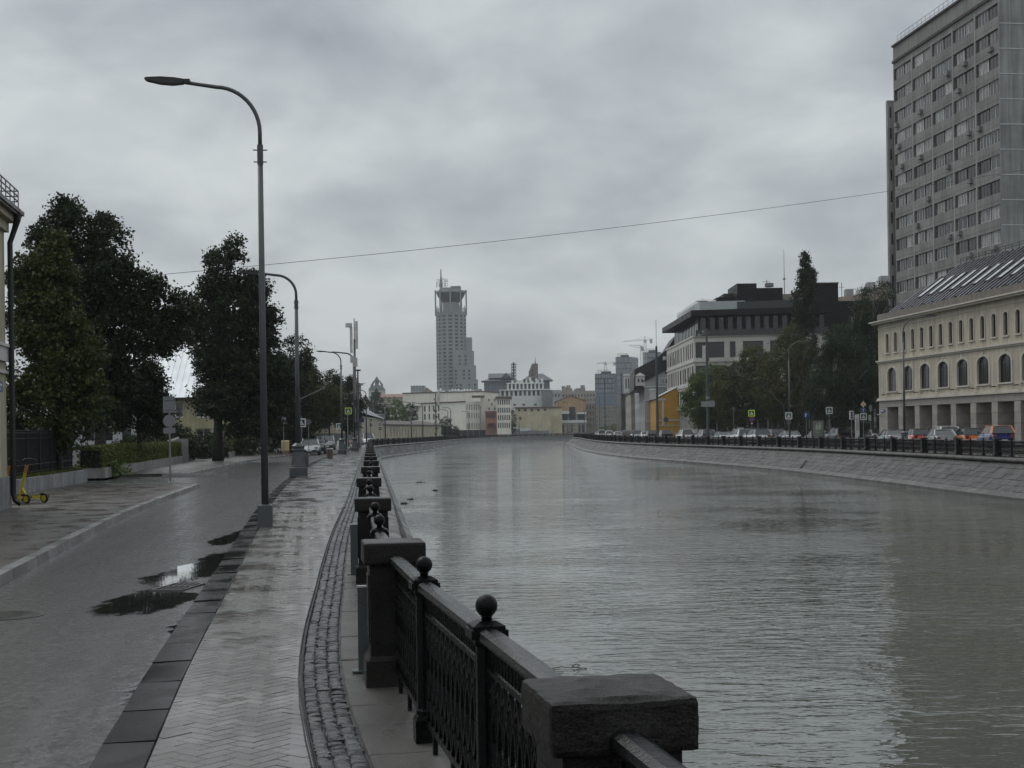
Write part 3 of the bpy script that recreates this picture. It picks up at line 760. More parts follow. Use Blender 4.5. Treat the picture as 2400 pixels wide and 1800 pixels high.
def open_wall(L, z0, z1, wins, depth, mb=None, y=0.0, mi=0):
    """wall sheet in the x,z plane with recessed openings; outside is -y"""
    mb = mb or MB()
    xs = sorted({0.0, L} | {round(v, 4) for w in wins for v in (w[0], w[0] + w[2])}); zs = sorted({z0, z1} | {round(v, 4) for w in wins for v in (w[1], w[1] + w[3])})
    W = [(round(w[0], 4), round(w[1], 4), round(w[0] + w[2], 4), round(w[1] + w[3], 4)) for w in wins]
    for j in range(len(zs) - 1):
        run = None
        for i in range(len(xs) - 1):
            cx, cz = (xs[i] + xs[i + 1]) / 2, (zs[j] + zs[j + 1]) / 2
            solid = not any(a < cx < c and b < cz < d for a, b, c, d in W)
            if solid and run is None: run = xs[i]
            if run is not None and (not solid or i == len(xs) - 2):
                e_ = xs[i + 1] if solid else xs[i]
                mb.quad((run, y, zs[j]), (e_, y, zs[j]), (e_, y, zs[j + 1]), (run, y, zs[j + 1]), mi); run = None
    for a, b, c, d in W:
        mb.quad((a, y, b), (a, y, d), (a, y + depth, d), (a, y + depth, b), mi); mb.quad((c, y, b), (c, y + depth, b), (c, y + depth, d), (c, y, d), mi)
        mb.quad((a, y, b), (a, y + depth, b), (c, y + depth, b), (c, y, b), mi); mb.quad((a, y, d), (c, y, d), (c, y + depth, d), (a, y + depth, d), mi)
    return mb
def facade(t, A, B, z0, z1, wins, m, kind='far1', depth=.25, sub=False, name='wall', back=True):
    """A left end, B right end seen from outside; wins: (x, z, w, h[, kind])"""
    A, B = Vector(A), Vector(B); u = B - A; L = u.length; ang = math.atan2(u.y, u.x)
    o = open_wall(L, z0, z1, wins, depth).build(name, m, t, (A.x, A.y, 0), ang)
    for w in wins:
        put_window(t, A, ang, w[0], depth, w[1], w[2], w[3], w[4] if len(w) > 4 else kind, sub)
    return ang, L
def grid(L, n, m0, m1, w, zs, h, kind=None):
    """n openings of width w between margins"""
    sp = (L - m0 - m1) / n; out = []
    for z in zs:
        for i in range(n):
            q = (m0 + sp * (i + .5) - w / 2, z, w, h); out.append(q + ((kind,) if kind else ()))
    return out
def rect(A, B, depth):
    """corners of a block whose front runs A (left) to B (right)"""
    A, B = Vector(A), Vector(B); u = (B - A).normalized(); n = Vector((-u.y, u.x)) * depth
    return [A, B, B + n, A + n]
def block(t, A, B, depth, z0, z1, m, front=(), right=(), left=(), kind='far1', sub=False, roofm=None, parapet=0.0, rd=.25, name='wall', rname='roof'):
    c = rect(A, B, depth); sides = [front, right, (), left]
    for i in range(4):
        a, b = c[i], c[(i + 1) % 4]
        facade(t, a, b, z0, z1, list(sides[i]), m, kind, rd, sub, name)
    if roofm:
        mb = MB(); zz = z1 - parapet
        mb.add([(p.x, p.y, zz) for p in c], [(0, 1, 2, 3)]); mb.build(rname, roofm, t)
    return c
def gable_roof(t, c, z, rise, over, m, name='roof', ridge='len', thick=.12):
    """gable over the four corners c; ridge runs along c0-c1 ('len') or across ('dep')"""
    a, b, cc, d = [Vector((p.x, p.y)) for p in c]
    if ridge == 'dep': a, b, cc, d = b, cc, d, a
    u = (b - a).normalized(); n = (d - a).normalized()
    a, b, cc, d = a - u * over - n * over, b + u * over - n * over, cc + u * over + n * over, d - u * over + n * over
    e_, f_ = (a + d) / 2, (b + cc) / 2; k = over / ((d - a).length / 2) * rise
    lo = z - k * .6; hi = z + rise
    mb = MB(); v = [(a.x, a.y, lo), (b.x, b.y, lo), (f_.x, f_.y, hi), (e_.x, e_.y, hi), (cc.x, cc.y, lo), (d.x, d.y, lo)]
    v2 = [(x, y, zz - thick) for x, y, zz in v]
    mb.add(v + v2, [(0, 1, 2, 3), (3, 2, 4, 5), (6, 9, 8, 7), (9, 11, 10, 8), (0, 6, 7, 1), (4, 10, 11, 5), (0, 3, 9, 6), (3, 5, 11, 9), (1, 7, 8, 2), (2, 8, 10, 4)])
    return mb.build(name, m, t)
def gable_fill(t, p, q, z, rise, m, name='gable'):
    e_ = (Vector(p) + Vector(q)) / 2
    MB().add([(p[0], p[1], z), (q[0], q[1], z), (e_.x, e_.y, z + rise)], [(0, 1, 2)]).build(name, m, t)
def hip_roof(t, c, z, rise, over, m, inset=None, name='roof', thick=.15):
    a, b, cc, d = [Vector((p.x, p.y)) for p in c]; u = (b - a).normalized(); n = (d - a).normalized()
    a, b, cc, d = a - u * over - n * over, b + u * over - n * over, cc + u * over + n * over, d - u * over + n * over
    w = (d - a).length / 2; ins = inset if inset is not None else w; ln = (b - a).length; ins = min(ins, ln / 2 - .05)
    e_ = (a + d) / 2 + u * ins; f_ = (b + cc) / 2 - u * ins
    v = [(a.x, a.y, z), (b.x, b.y, z), (cc.x, cc.y, z), (d.x, d.y, z), (e_.x, e_.y, z + rise), (f_.x, f_.y, z + rise)]
    lo = [(x, y, z - thick) for x, y, _ in v[:4]]
    return MB().add(v + lo, [(0, 1, 5, 4), (1, 2, 5), (2, 3, 4, 5), (3, 0, 4), (6, 7, 1, 0), (7, 8, 2, 1), (8, 9, 3, 2), (9, 6, 0, 3), (9, 8, 7, 6)]).build(name, m, t)

# ================================================================ vegetation
def leaf_mat(name, c1, c2, c3):
    m, nt, b = newmat(name)
    geo = nd(nt, 'ShaderNodeNewGeometry'); pos = geo.outputs['Position']
    f = nnoise(nt, pos, 0.55, 3, 0.6)
    k = nmix(nt, nrange(nt, f, 0.35, 0.65), c1, c2)
    k = nmix(nt, nrange(nt, geo.outputs['Random Per Island'], 0.45, 1.0, 0, 0.8), k, c3)
    nt.links.new(k, b.inputs['Base Color']); b.inputs['Roughness'].default_value = 0.5; b.inputs['Specular IOR Level'].default_value = 0.25
    tr = nd(nt, 'ShaderNodeBsdfTranslucent'); nt.links.new(k, tr.inputs['Color'])
    mx = nd(nt, 'ShaderNodeMixShader'); mx.inputs[0].default_value = 0.22
    out = nt.nodes['Material Output']; nt.links.new(b.outputs[0], mx.inputs[1]); nt.links.new(tr.outputs[0], mx.inputs[2]); nt.links.new(mx.outputs[0], out.inputs['Surface'])
    return m
LEAF_DK = leaf_mat('linden_leaves', (0.010, 0.020, 0.007), (0.019, 0.033, 0.011), (0.034, 0.050, 0.017))
LEAF_GR = leaf_mat('maple_leaves', (0.070, 0.118, 0.036), (0.100, 0.148, 0.042), (0.145, 0.172, 0.050))
LEAF_YL = leaf_mat('yellowing_leaves', (0.030, 0.050, 0.012), (0.045, 0.064, 0.014), (0.078, 0.086, 0.019))
LEAF_BR = leaf_mat('browning_leaves', (0.062, 0.080, 0.026), (0.094, 0.098, 0.034), (0.140, 0.118, 0.042))
LEAF_PO = leaf_mat('poplar_leaves', (0.022, 0.040, 0.018), (0.034, 0.054, 0.024), (0.050, 0.066, 0.028))
LEAF_HG = leaf_mat('hedge_leaves', (0.068, 0.096, 0.022), (0.096, 0.120, 0.027), (0.140, 0.148, 0.038))
BARK = mat('dark_bark', (0.030, 0.026, 0.022), 0.85, var=0.3, vs=4, bump=0.5, bs=25)
BIRCH = mat('birch_bark', (0.36, 0.35, 0.33), 0.7, var=0.5, vs=3)
def leaves_mesh(name, pts, nrm, size, mat_, aspect=0.6):
    """one rhombic leaf per point"""
    n = len(pts); d = NR.normal(size=(n, 3)); d[:, 2] -= 0.35
    d /= np.linalg.norm(d, axis=1)[:, None]
    r = NR.normal(size=(n, 3)); s_ = np.cross(d, r); s_ /= np.linalg.norm(s_, axis=1)[:, None]
    sz = size * NR.uniform(0.6, 1.3, n)[:, None]
    up = np.cross(d, s_) * sz * 0.12
    v = np.empty((n, 4, 3), np.float32)
    v[:, 0] = pts - d * sz * .5; v[:, 1] = pts + s_ * sz * aspect * .5 + up; v[:, 2] = pts + d * sz * .5; v[:, 3] = pts - s_ * sz * aspect * .5 + up
    me = bpy.data.meshes.new(name); me.vertices.add(n * 4); me.vertices.foreach_set('co', v.ravel())
    me.loops.add(n * 4); me.loops.foreach_set('vertex_index', np.arange(n * 4, dtype=np.int32))
    me.polygons.add(n); me.polygons.foreach_set('loop_start', np.arange(n, dtype=np.int32) * 4)
    me.materials.append(mat_); me.update(calc_edges=True); return me
def crown_points(lobes, n, ntw, tw, fill=0.55):
    """twig tufts spread through the lobes, denser to their skin; n leaves in all"""
    lobes = np.array(lobes, float); ex = []
    for l in lobes:                                   # small boughs that break up the outline
        for _ in range(7):
            d_ = NR.normal(size=3); d_ /= np.linalg.norm(d_); k_ = NR.uniform(.22, .42); ex.append([*(l[:3] + d_ * l[3:6] * .92), *(l[3:6] * k_)])
    lobes = np.vstack([lobes, ex]); vol = lobes[:, 3] * lobes[:, 4] * lobes[:, 5]; pr = vol ** .62; pr /= pr.sum()
    which = NR.choice(len(lobes), ntw, p=pr); dirs = NR.normal(size=(ntw, 3)); dirs /= np.linalg.norm(dirs, axis=1)[:, None]
    rr = fill + (1.04 - fill) * NR.uniform(0, 1, ntw) ** .6
    c = lobes[which, :3] + dirs * rr[:, None] * lobes[which, 3:6]
    per = NR.choice(ntw, n); off = NR.normal(size=(n, 3)) * tw * np.array([1, 1, .6])
    sc_ = NR.uniform(.5, 1.35, ntw)
    off = np.clip(off, -1.7 * tw, 1.7 * tw)
    p = c[per] + off * sc_[per][:, None]; p[:, 2] -= 0.35 * np.hypot(off[:, 0], off[:, 1])
    return p, c
def tree(name, label, base, lobes, trunk_r, n, leaf, lm, group=None, bark=None, ntw=None, tw=.34, lean=0.0, z0=0.0, limbs=26, fill=.5, aspect=.6):
    """lobes relative to base: (dx, dy, z, rx, ry, rz)"""
    t = thing(name, label, 'tree', (base[0], base[1], z0), 0, group)
    leaf *= .80; n = int(n * 1.7); ntw = ntw or max(80, n // 42); tw *= .80
    p, tips = crown_points(lobes, n, ntw, tw, fill)
    cr = bpy.data.objects.new('crown', leaves_mesh('crown', p, None, leaf, lm, aspect)); col.objects.link(cr); cr.parent = t
    mb = MB(); top = max(l[2] + l[5] * .1 for l in lobes); cx = float(np.mean([l[0] for l in lobes])); cy = float(np.mean([l[1] for l in lobes]))
    path = []; rs = []
    for k in range(8):
        q = k / 7; path.append((lean * q + cx * q ** 2 + R.uniform(-.06, .06) * q, cy * q ** 2 + R.uniform(-.06, .06), top * q)); rs.append(trunk_r * (1.25 if k == 0 else (1 - .86 * q)))
    mb.tube(path, rs, 9)
    for k in range(min(limbs, len(tips))):
        tip = Vector(tips[k]); q = min(.9, max(.22, tip.z / top * R.uniform(.55, .85))); i = q * 7; a = Vector(path[int(i)]).lerp(Vector(path[min(7, int(i) + 1)]), i - int(i))
        r0 = trunk_r * (1 - .86 * q) * .55
        mid = a.lerp(tip, .5) + Vector((R.uniform(-.2, .2), R.uniform(-.2, .2), R.uniform(0, .4)))
        mb.tube([a, mid, tip], [r0, r0 * .55, .012], 5)
    mb.build('trunk', bark or BARK, t, smooth=True)
    return t
def shrub(name, label, base, lobes, n, leaf, lm, cat='shrub', group=None, z0=0.0, tw=.2):
    t = thing(name, label, cat, (base[0], base[1], z0), 0, group)
    p, tips = crown_points(lobes, n, max(30, n // 20), tw, .35); p = p[p[:, 2] > .03]
    cr = bpy.data.objects.new('foliage', leaves_mesh('foliage', p, None, leaf, lm)); col.objects.link(cr); cr.parent = t
    mb = MB()
    for k in range(7):
        tip = Vector(tips[k]); mb.tube([(R.uniform(-.1, .1), R.uniform(-.1, .1), 0), tip * .5 + Vector((0, 0, .1)), tip], [.035, .02, .008], 5)
    mb.build('stems', BARK, t); return t

# ================================================================ street furniture
M_LAMP = mat('grey_lamp_paint', (0.060, 0.068, 0.072), 0.38, var=0.12, vs=2)
M_LUM = mat('luminaire_black', (0.014, 0.015, 0.016), 0.35)
M_LENS = mat('lamp_lens', (0.05, 0.052, 0.05), 0.15)
M_BOX = mat('cabinet_grey', (0.22, 0.23, 0.23), 0.45)
def arm_path(z0, zt, reach, rise=0.09, n=12):
    """from the pole top (0,0,z0) curving over towards -x"""
    r = zt - z0; pts = [(0, 0, z0), (0, 0, z0 + .3 * r)]
    for k in range(1, n + 1):
        a = math.pi / 2 * k / n; pts.append((-(0.55 * reach) * (1 - math.cos(a)), 0, z0 + .3 * r + .7 * r * math.sin(a)))
    pts.append((-reach, 0, zt + rise)); return pts
def street_lamp(label, loc, hj, ht, reach, style, rz=0.0, rp=.10, group=None):
    t = thing('street_lamp', label, 'street lamp', (loc[0], loc[1], loc[2] if len(loc) > 2 else 0), rz, group)
    if style == 'sleeve':
        MB().frustum(-.14, .14, -.14, .14, -.02, .40, .008, .008).frustum(-.132, .132, -.132, .132, .40, .42, .03, .03).build('base', M_LAMP, t); zb = .40
    elif style == 'cast':
        mb = MB(); e8 = math.pi / 8
        mb.lathe([(.40, -.02), (.40, .32), (.385, .36), (.345, .38), (.345, .42), (.33, .44), (.235, 1.0), (.23, 1.02), (.29, 1.05), (.29, 1.10), (.25, 1.14), (.29, 1.19), (.29, 1.25), (.22, 1.30), (.15, 1.36)], 8, ph=e8)
        mb.box(.24, .42, -.1, .1, .36, .82); mb.build('base', M_LAMP, t); zb = 1.34
    else:
        MB().lathe([(.22, -.02), (.22, .08), (.16, .14), (.16, .55), (.12, .62)], 12).build('base', M_LAMP, t); zb = .6
    MB().tube([(0, 0, zb), (0, 0, (zb + hj) / 2), (0, 0, hj)], [rp, rp * .86, rp * .70], 12).build('pole', M_LAMP, t, smooth=True)
    mb = MB(); mb.tube(arm_path(hj, ht, reach - .45), rp * .55, 10); mb.build('arm', M_LAMP, t, smooth=True)
    MB().tube([(0, 0, hj - .25), (0, 0, hj + .12)], rp * .82, 10).bar((-.13, 0, hj + .02), (.13, 0, hj + .02), .02).bar((-.12, 0, hj - .2), (.12, 0, hj - .2), .02).build('collar', M_LAMP, t)
    zt = ht + .095; x0 = -(reach - .5)
    mb = MB(); mb.prismy([(x0, zt - .04), (x0 - .18, zt - .062), (x0 - .45, zt - .042), (x0 - .66, zt + .004), (x0 - .70, zt + .03), (x0 - .66, zt + .052), (x0 - .40, zt + .066), (x0 - .15, zt + .052), (x0, zt + .03)], -.10, .10)
    mb.box(x0 - .05, x0 + .12, -.05, .05, zt - .04, zt + .04)
    lu = mb.build('luminaire', M_LUM, t)
    MB().prismy([(x0 - .20, zt - .068), (x0 - .44, zt - .050), (x0 - .44, zt - .044), (x0 - .20, zt - .062)], -.085, .085).build('lens', M_LENS, lu)
    return t
S_WHITE = mat('sign_white', (0.62, 0.64, 0.62), 0.4, var=.05); S_BLUE = mat('sign_blue', (0.012, 0.035, 0.19), 0.35, var=.05)
S_NAVY = mat('sign_dark_blue', (0.008, 0.018, 0.045), 0.35, var=.05); S_LIME = mat('sign_lime', (0.52, 0.68, 0.08), 0.4, var=.05)
S_BLACK = mat('sign_black', (0.008, 0.008, 0.009), 0.4); S_BACK = mat('sign_back', (0.17, 0.18, 0.19), 0.45, var=.1); S_YEL = mat('sign_amber', (0.62, 0.36, 0.03), 0.4, var=.05)
S_RED = mat('sign_red', (0.30, 0.02, 0.02), 0.4); S_PURP = mat('sign_violet', (0.07, 0.05, 0.20), 0.4)
M_POLE = mat('galvanised_pole', (0.20, 0.21, 0.21), 0.45, 0.3)
def disc(mb, r, y, z, mi, th=.006, n=20):
    pts = [(r * math.cos(2 * math.pi * k / n), z + r * math.sin(2 * math.pi * k / n)) for k in range(n)]
    return mb.prismy(pts, y - th, y, mi)
def plate(kind, s):
    """sign face towards -y, centred on z=0; every colour layer 3 mm proud of the one below"""
    mb = MB(); h = s / 2
    if kind in ('crossing', 'crossing_lime', 'crossing_green'):
        e = h * 1.22
        if kind == 'crossing_lime': mb.box(-e, e, -.012, 0, -e, e, 0); ms = [S_LIME, mat('sign_green_black', (.012, .022, .012), .4), S_WHITE, S_BLACK]
        elif kind == 'crossing_green': mb.box(-e, e, -.012, 0, -e, e, 0); ms = [S_WHITE, mat('sign_deep_green', (.012, .05, .028), .4), S_WHITE, S_BLACK]
        else: mb.box(-e, e, -.012, 0, -e, e, 0); ms = [S_WHITE, S_NAVY, S_WHITE, S_BLACK]
        k = h * .88; mb.box(-k, k, -.016, -.012, -k, k, 1)
        mb.prismy([(-k * .78, -k * .72), (k * .78, -k * .72), (0, k * .82)], -.020, -.016, 2)
        q = k * .5
        mb.prismy([(-q * .12, q * .62), (q * .14, q * .62), (q * .14, q * .36), (-q * .12, q * .36)], -.023, -.020, 3)
        mb.prismy([(-q * .2, q * .3), (q * .22, q * .3), (q * .1, -q * .3), (-q * .12, -q * .3)], -.023, -.020, 3)
        mb.prismy([(-q * .12, -q * .3), (q * .02, -q * .3), (-q * .42, -q * 1.1), (-q * .6, -q * 1.1)], -.023, -.020, 3)
        mb.prismy([(-q * .02, -q * .3), (q * .12, -q * .3), (q * .6, -q * 1.1), (q * .42, -q * 1.1)], -.023, -.020, 3)
        for i in range(3): mb.box(-k * .6 + i * k * .45, -k * .6 + i * k * .45 + k * .25, -.0225, -.020, -k * .70, -k * .60, 3)
        return mb, ms
    if kind == 'noentry': disc(mb, h, 0, 0, 0); mb.box(-h * .7, h * .7, -.010, -.006, -h * .16, h * .16, 1); return mb, [mat('sign_dull_black', (.02, .014, .014), .45), S_WHITE]
    if kind == 'circle_back': disc(mb, h, 0, 0, 0); mb.bar((-h * .9, .0, 0), (h * .9, .0, 0), .02, .02); return mb, [S_BACK]
    if kind == 'arrow_up':
        disc(mb, h, 0, 0, 1); disc(mb, h * .92, -.006, 0, 0, .004)
        mb.box(-h * .10, h * .10, -.014, -.010, -h * .62, h * .25, 1); mb.prismy([(-h * .34, h * .18), (h * .34, h * .18), (0, h * .68)], -.016, -.0105, 1); return mb, [S_BLUE, S_WHITE]
    if kind == 'violet': disc(mb, h, 0, 0, 0); disc(mb, h * .8, -.006, 0, 1, .004); return mb, [S_RED, S_PURP]
    if kind == 'priority':
        mb.prismy([(0, -h * 1.3), (h * 1.3, 0), (0, h * 1.3), (-h * 1.3, 0)], -.006, 0, 0); mb.prismy([(0, -h * .85), (h * .85, 0), (0, h * .85), (-h * .85, 0)], -.010, -.006, 1); return mb, [S_WHITE, S_YEL]
    if kind == 'blue': mb.box(-h * 1.3, h * 1.3, -.012, 0, -h * .95, h * .95, 0); return mb, [S_BLUE, S_WHITE]
    if kind == 'parking':
        mb.box(-h, h, -.012, 0, -h, h, 0); mb.box(-h * .42, -h * .16, -.016, -.012, -h * .7, h * .7, 1)
        for k in range(8):
            a0, a1 = -math.pi / 2 + math.pi * k / 8, -math.pi / 2 + math.pi * (k + 1) / 8
            f = lambda a, r: (-h * .16 + r * .8 * math.cos(a), h * .25 + r * math.sin(a))
            mb.prismy([f(a0, h * .45), f(a1, h * .45), f(a1, h * .2), f(a0, h * .2)], -.016, -.012, 1)
        return mb, [S_BLUE, S_WHITE]
    if kind == 'rect_back': mb.box(-h, h, -.008, 0, -h * 1.35, h * 1.35, 0); mb.bar((-h * .9, -.02, h * .8), (h * .9, -.02, h * .8), .02); mb.bar((-h * .9, -.02, -h * .8), (h * .9, -.02, -h * .8), .02); return mb, [S_BACK]
    if kind == 'small_back': mb.box(-h, h, -.008, 0, -h * .45, h * .45, 0); return mb, [S_BACK]
    if kind == 'small_white': mb.box(-h, h, -.008, 0, -h * .45, h * .45, 0); return mb, [S_WHITE]
    if kind == 'no_stop_back': disc(mb, h, 0, 0, 0); return mb, [mat('sign_back_dark', (.09, .095, .10), .5)]
def sign(name, label, loc, hgt, plates, rz=0.0, r=.032, group=None, z0=0.0):
    """plates: (kind, size, z)"""
    t = thing(name, label, 'road sign', (loc[0], loc[1], z0), rz, group)
    MB().tube([(0, 0.02, -.02), (0, 0.02, hgt)], r, 8).lathe([(.09, 0), (.09, .03), (.04, .06)], 8, 0, .02).build('pole', M_POLE, t)
    for k, s_, z in plates:
        mb, ms = plate(k, s_); mb.build('sign_plate', ms, t, (0, -.02, z))
    return t

# ================================================================ cars
M_TYRE = mat('tyre', (0.014, 0.014, 0.014), 0.7); M_RIM = mat('wheel_rim', (0.30, 0.30, 0.31), 0.35, 0.8); CARGLASS = mat('car_glass', (0.008, 0.010, 0.011), 0.05, spec=0.7, var=0)
M_RED_L = mat('tail_lamp', (0.16, 0.01, 0.008), 0.2, coat=.6); M_HEAD = mat('head_lamp', (0.42, 0.43, 0.43), 0.12, coat=.6); M_BLACKPL = mat('black_plastic', (0.014, 0.014, 0.015), 0.5); M_PLATE = mat('number_plate', (0.6, 0.6, 0.58), 0.4)
def paint(name, c): return mat('paint_' + name, c, 0.28, 0.15, 0.04, 2, coat=0.8)
# side profiles: (x from rear to front, z) lower body shoulder line and greenhouse
CARS = {'sedan': dict(L=4.6, W=1.80, top=[(0, .62), (.04, .95), (.5, 1.00), (1.2, .98), (3.15, .95), (4.2, .82), (4.5, .66), (4.6, .48)], gh=[(.55, .98), (1.25, 1.42), (2.45, 1.45), (3.45, .93)], hgt=1.46),
        'hatch': dict(L=4.1, W=1.76, top=[(0, .60), (.03, .98), (.3, 1.0), (1.2, .99), (2.95, .96), (3.75, .86), (4.02, .68), (4.1, .48)], gh=[(.12, .98), (.62, 1.47), (2.0, 1.52), (3.2, .95)], hgt=1.52),
        'suv': dict(L=4.6, W=1.86, top=[(0, .70), (.03, 1.10), (.3, 1.14), (1.2, 1.12), (3.2, 1.08), (4.2, 1.0), (4.5, .80), (4.6, .55)], gh=[(.14, 1.12), (.55, 1.64), (2.5, 1.70), (3.5, 1.07)], hgt=1.7),
        'van': dict(L=4.9, W=1.92, top=[(0, .70), (.03, 1.15), (.3, 1.18), (1.2, 1.16), (3.6, 1.14), (4.5, 1.02), (4.8, .80), (4.9, .55)], gh=[(.10, 1.16), (.22, 1.86), (3.0, 1.92), (4.1, 1.12)], hgt=1.92)}
CARMESH = {}
def body_mesh(kind):
    """loft of rounded sections along the car; x forward, centred"""
    sp = CARS[kind]; L, W = sp['L'], sp['W']; xs = [p[0] for p in sp['top']]; zs = [p[1] for p in sp['top']]
    st = np.linspace(0, L, 23); n = 0; rings = []
    for x in st:
        zt = float(np.interp(x, xs, zs)); e = min(x, L - x); k = 1 - .20 * max(0, 1 - e / .55) ** 2; w = W / 2 * k
        zb = .22 + .12 * max(0, 1 - e / .4)
        half = [(0, zb), (w * .80, zb), (w * .97, zb + .10), (w, .48), (w * .985, zt * .78), (w * .93, zt - .03), (w * .82, zt), (0, zt + .025)]
        rings.append([(x - L / 2, y, z) for y, z in half] + [(x - L / 2, -y, z) for y, z in half[-2:0:-1]])
    m = len(rings[0]); mb = MB()
    mb.add([p for r in rings for p in r], [(i * m + j, i * m + (j + 1) % m, (i + 1) * m + (j + 1) % m, (i + 1) * m + j) for i in range(len(st) - 1) for j in range(m)] + [tuple(range(m)), tuple(range((len(st) - 1) * m, len(st) * m))[::-1]])
    return mb
def car(label, kind, loc, heading, pm, roofm=None, group=None, z0=0.0, cat='car', rearm=None):
    """heading: direction the car faces, radians from +x"""
    sp = CARS[kind]; L, W = sp['L'], sp['W']
    t = thing('parked_car' if cat == 'car' else 'van', label, cat, (loc[0], loc[1], z0), heading, group)
    key = kind
    if key not in CARMESH:
        gh = sp['gh']; w0, w1 = W * .455, W * .36
        g = [(x - L / 2, z) for x, z in gh]
        roof = MB()
        # roof skin, slightly crowned, and the pillars
        for i in range(6):
            ta, tb = i / 6, (i + 1) / 6
            xa, xb = g[1][0] + (g[2][0] - g[1][0]) * ta, g[1][0] + (g[2][0] - g[1][0]) * tb
            za, zb = (g[1][1] + (g[2][1] - g[1][1]) * t_ + .03 * math.sin(math.pi * t_) for t_ in (ta, tb))
            for s_ in (-1, 1):
                roof.quad((xa, 0, za + .02), (xb, 0, zb + .02), (xb, s_ * w1, zb), (xa, s_ * w1, za))
        B = [(g[0][0], w0, g[0][1]), (g[3][0], w0, g[3][1])]; T = [(g[1][0], w1, g[1][1]), (g[2][0], w1, g[2][1])]
        for s_ in (-1, 1):
            f = lambda p: (p[0], p[1] * s_, p[2])
            roof.bar(f(B[0]), f(T[0]), .10, .07); roof.bar(f(T[0]), f(T[1]), .06, .06); roof.bar(f(T[1]), f(B[1]), .07, .06)
            mx = (g[1][0] * .55 + g[2][0] * .45); roof.bar((mx, s_ * w1, g[1][1]), (mx - .05, s_ * w0, B[0][2]), .08, .05)
            if kind in ('hatch', 'suv', 'van'):      # body-colour rear quarter
                roof.quad((g[0][0], s_ * w0, g[0][1]), (g[0][0] + .55, s_ * w0 * 1.0, g[0][1]), (g[1][0] + .30, s_ * (w1 + .005), g[1][1]), (g[1][0], s_ * (w1 + .005), g[1][1]))
        glass = {}
        rear = MB().quad((g[0][0] - .0, -w0, g[0][1]), (g[0][0], w0, g[0][1]), (g[1][0] + .01, w1, g[1][1] - .02), (g[1][0] + .01, -w1, g[1][1] - .02))
        front = MB().quad((g[3][0], -w0, g[3][1]), (g[3][0], w0, g[3][1]), (g[2][0] - .01, w1, g[2][1] - .02), (g[2][0] - .01, -w1, g[2][1] - .02))
        side = MB().add([(g[0][0] + .02, w0 - .005, g[0][1]), (g[3][0] - .02, w0 - .005, g[3][1]), (g[2][0], w1 - .005, g[2][1]), (g[1][0], w1 - .005, g[1][1])], [(0, 1, 2, 3)])
        side2 = MB().add([(x, -y, z) for x, y, z in side.v], [(0, 1, 2, 3)])
        tl = MB(); hl = MB(); zt = sp['top'][1][1] - .16
        for s_ in (-1, 1):
            tl.box(-L / 2 + .005, -L / 2 + .16, s_ * W * .34 - .14, s_ * W * .34 + .14, zt - .14, zt + .08)
        for s_ in (-1, 1):
            hl.box(L / 2 - .34, L / 2 - .11, s_ * W * .33 - .15, s_ * W * .33 + .15, .62, .76)
        tr = MB().box(-L / 2 - .015, -L / 2 + .2, -W * .40, W * .40, .28, .42).box(L / 2 - .25, L / 2 + .012, -W * .36, W * .36, .26, .45)
        for s_ in (-1, 1): tr.box(-L * .3, L * .3, s_ * W * .49 - .02, s_ * W * .49 + .02, .22, .32)
        np_ = MB().box(-L / 2 - .022, -L / 2 + .02, -.26, .26, .52, .64).box(L / 2 - .02, L / 2 + .02, -.26, .26, .36, .48)
        mir = MB()
        for s_ in (-1, 1): mir.box(g[3][0] - .25, g[3][0] - .08, s_ * (W / 2 + .02), s_ * (W / 2 + .20), g[3][1] + .02, g[3][1] + .17)
        wh = MB(); wh.lathe([(.20, -.10), (.315, -.10), (.33, -.07), (.33, .07), (.315, .10), (.20, .10)], 20); rim = MB(); rim.lathe([(.21, -.09), (.21, .095), (.17, .105), (.05, .085)], 12)
        CARMESH[key] = dict(body=body_mesh(kind), roof=roof, rear=rear.mesh('rear_window', CARGLASS), front=front.mesh('windscreen', CARGLASS), side=side.mesh('side_window', CARGLASS), side2=side2.mesh('side_window', CARGLASS),
                            tl=tl.mesh('tail_lamps', M_RED_L), hl=hl.mesh('headlights', M_HEAD), tr=tr.mesh('bumper_trim', M_BLACKPL), np=np_.mesh('number_plate', M_PLATE), mir=mir, wh=wh.mesh('tyre', M_TYRE), rim=rim.mesh('rim', M_RIM), cache={})
    c = CARMESH[key]
    for k, nm, mm, sm in (('body', 'body', pm, True), ('roof', 'roof', roofm or pm, False), ('mir', 'mirrors', pm, False)):
        kk = (k, mm.name)
        if kk not in c['cache']: c['cache'][kk] = c[k].mesh(nm, mm, sm)
        place(nm, c['cache'][kk], t)
    for k, nm in (('rear', 'rear_window'), ('front', 'windscreen'), ('side', 'side_window'), ('side2', 'side_window'), ('tl', 'tail_lamps'), ('hl', 'headlights'), ('tr', 'bumper_trim'), ('np', 'number_plate')): place(nm, c[k], t)
    for sx in (-L * .5 + .82, L * .5 - .85):
        for sy in (-1, 1):
            w = place('wheel', c['wh'], t, (sx, sy * (W / 2 - .085), .33), rot=(math.pi / 2 * -sy, 0, 0)); place('rim', c['rim'], w)
    return t
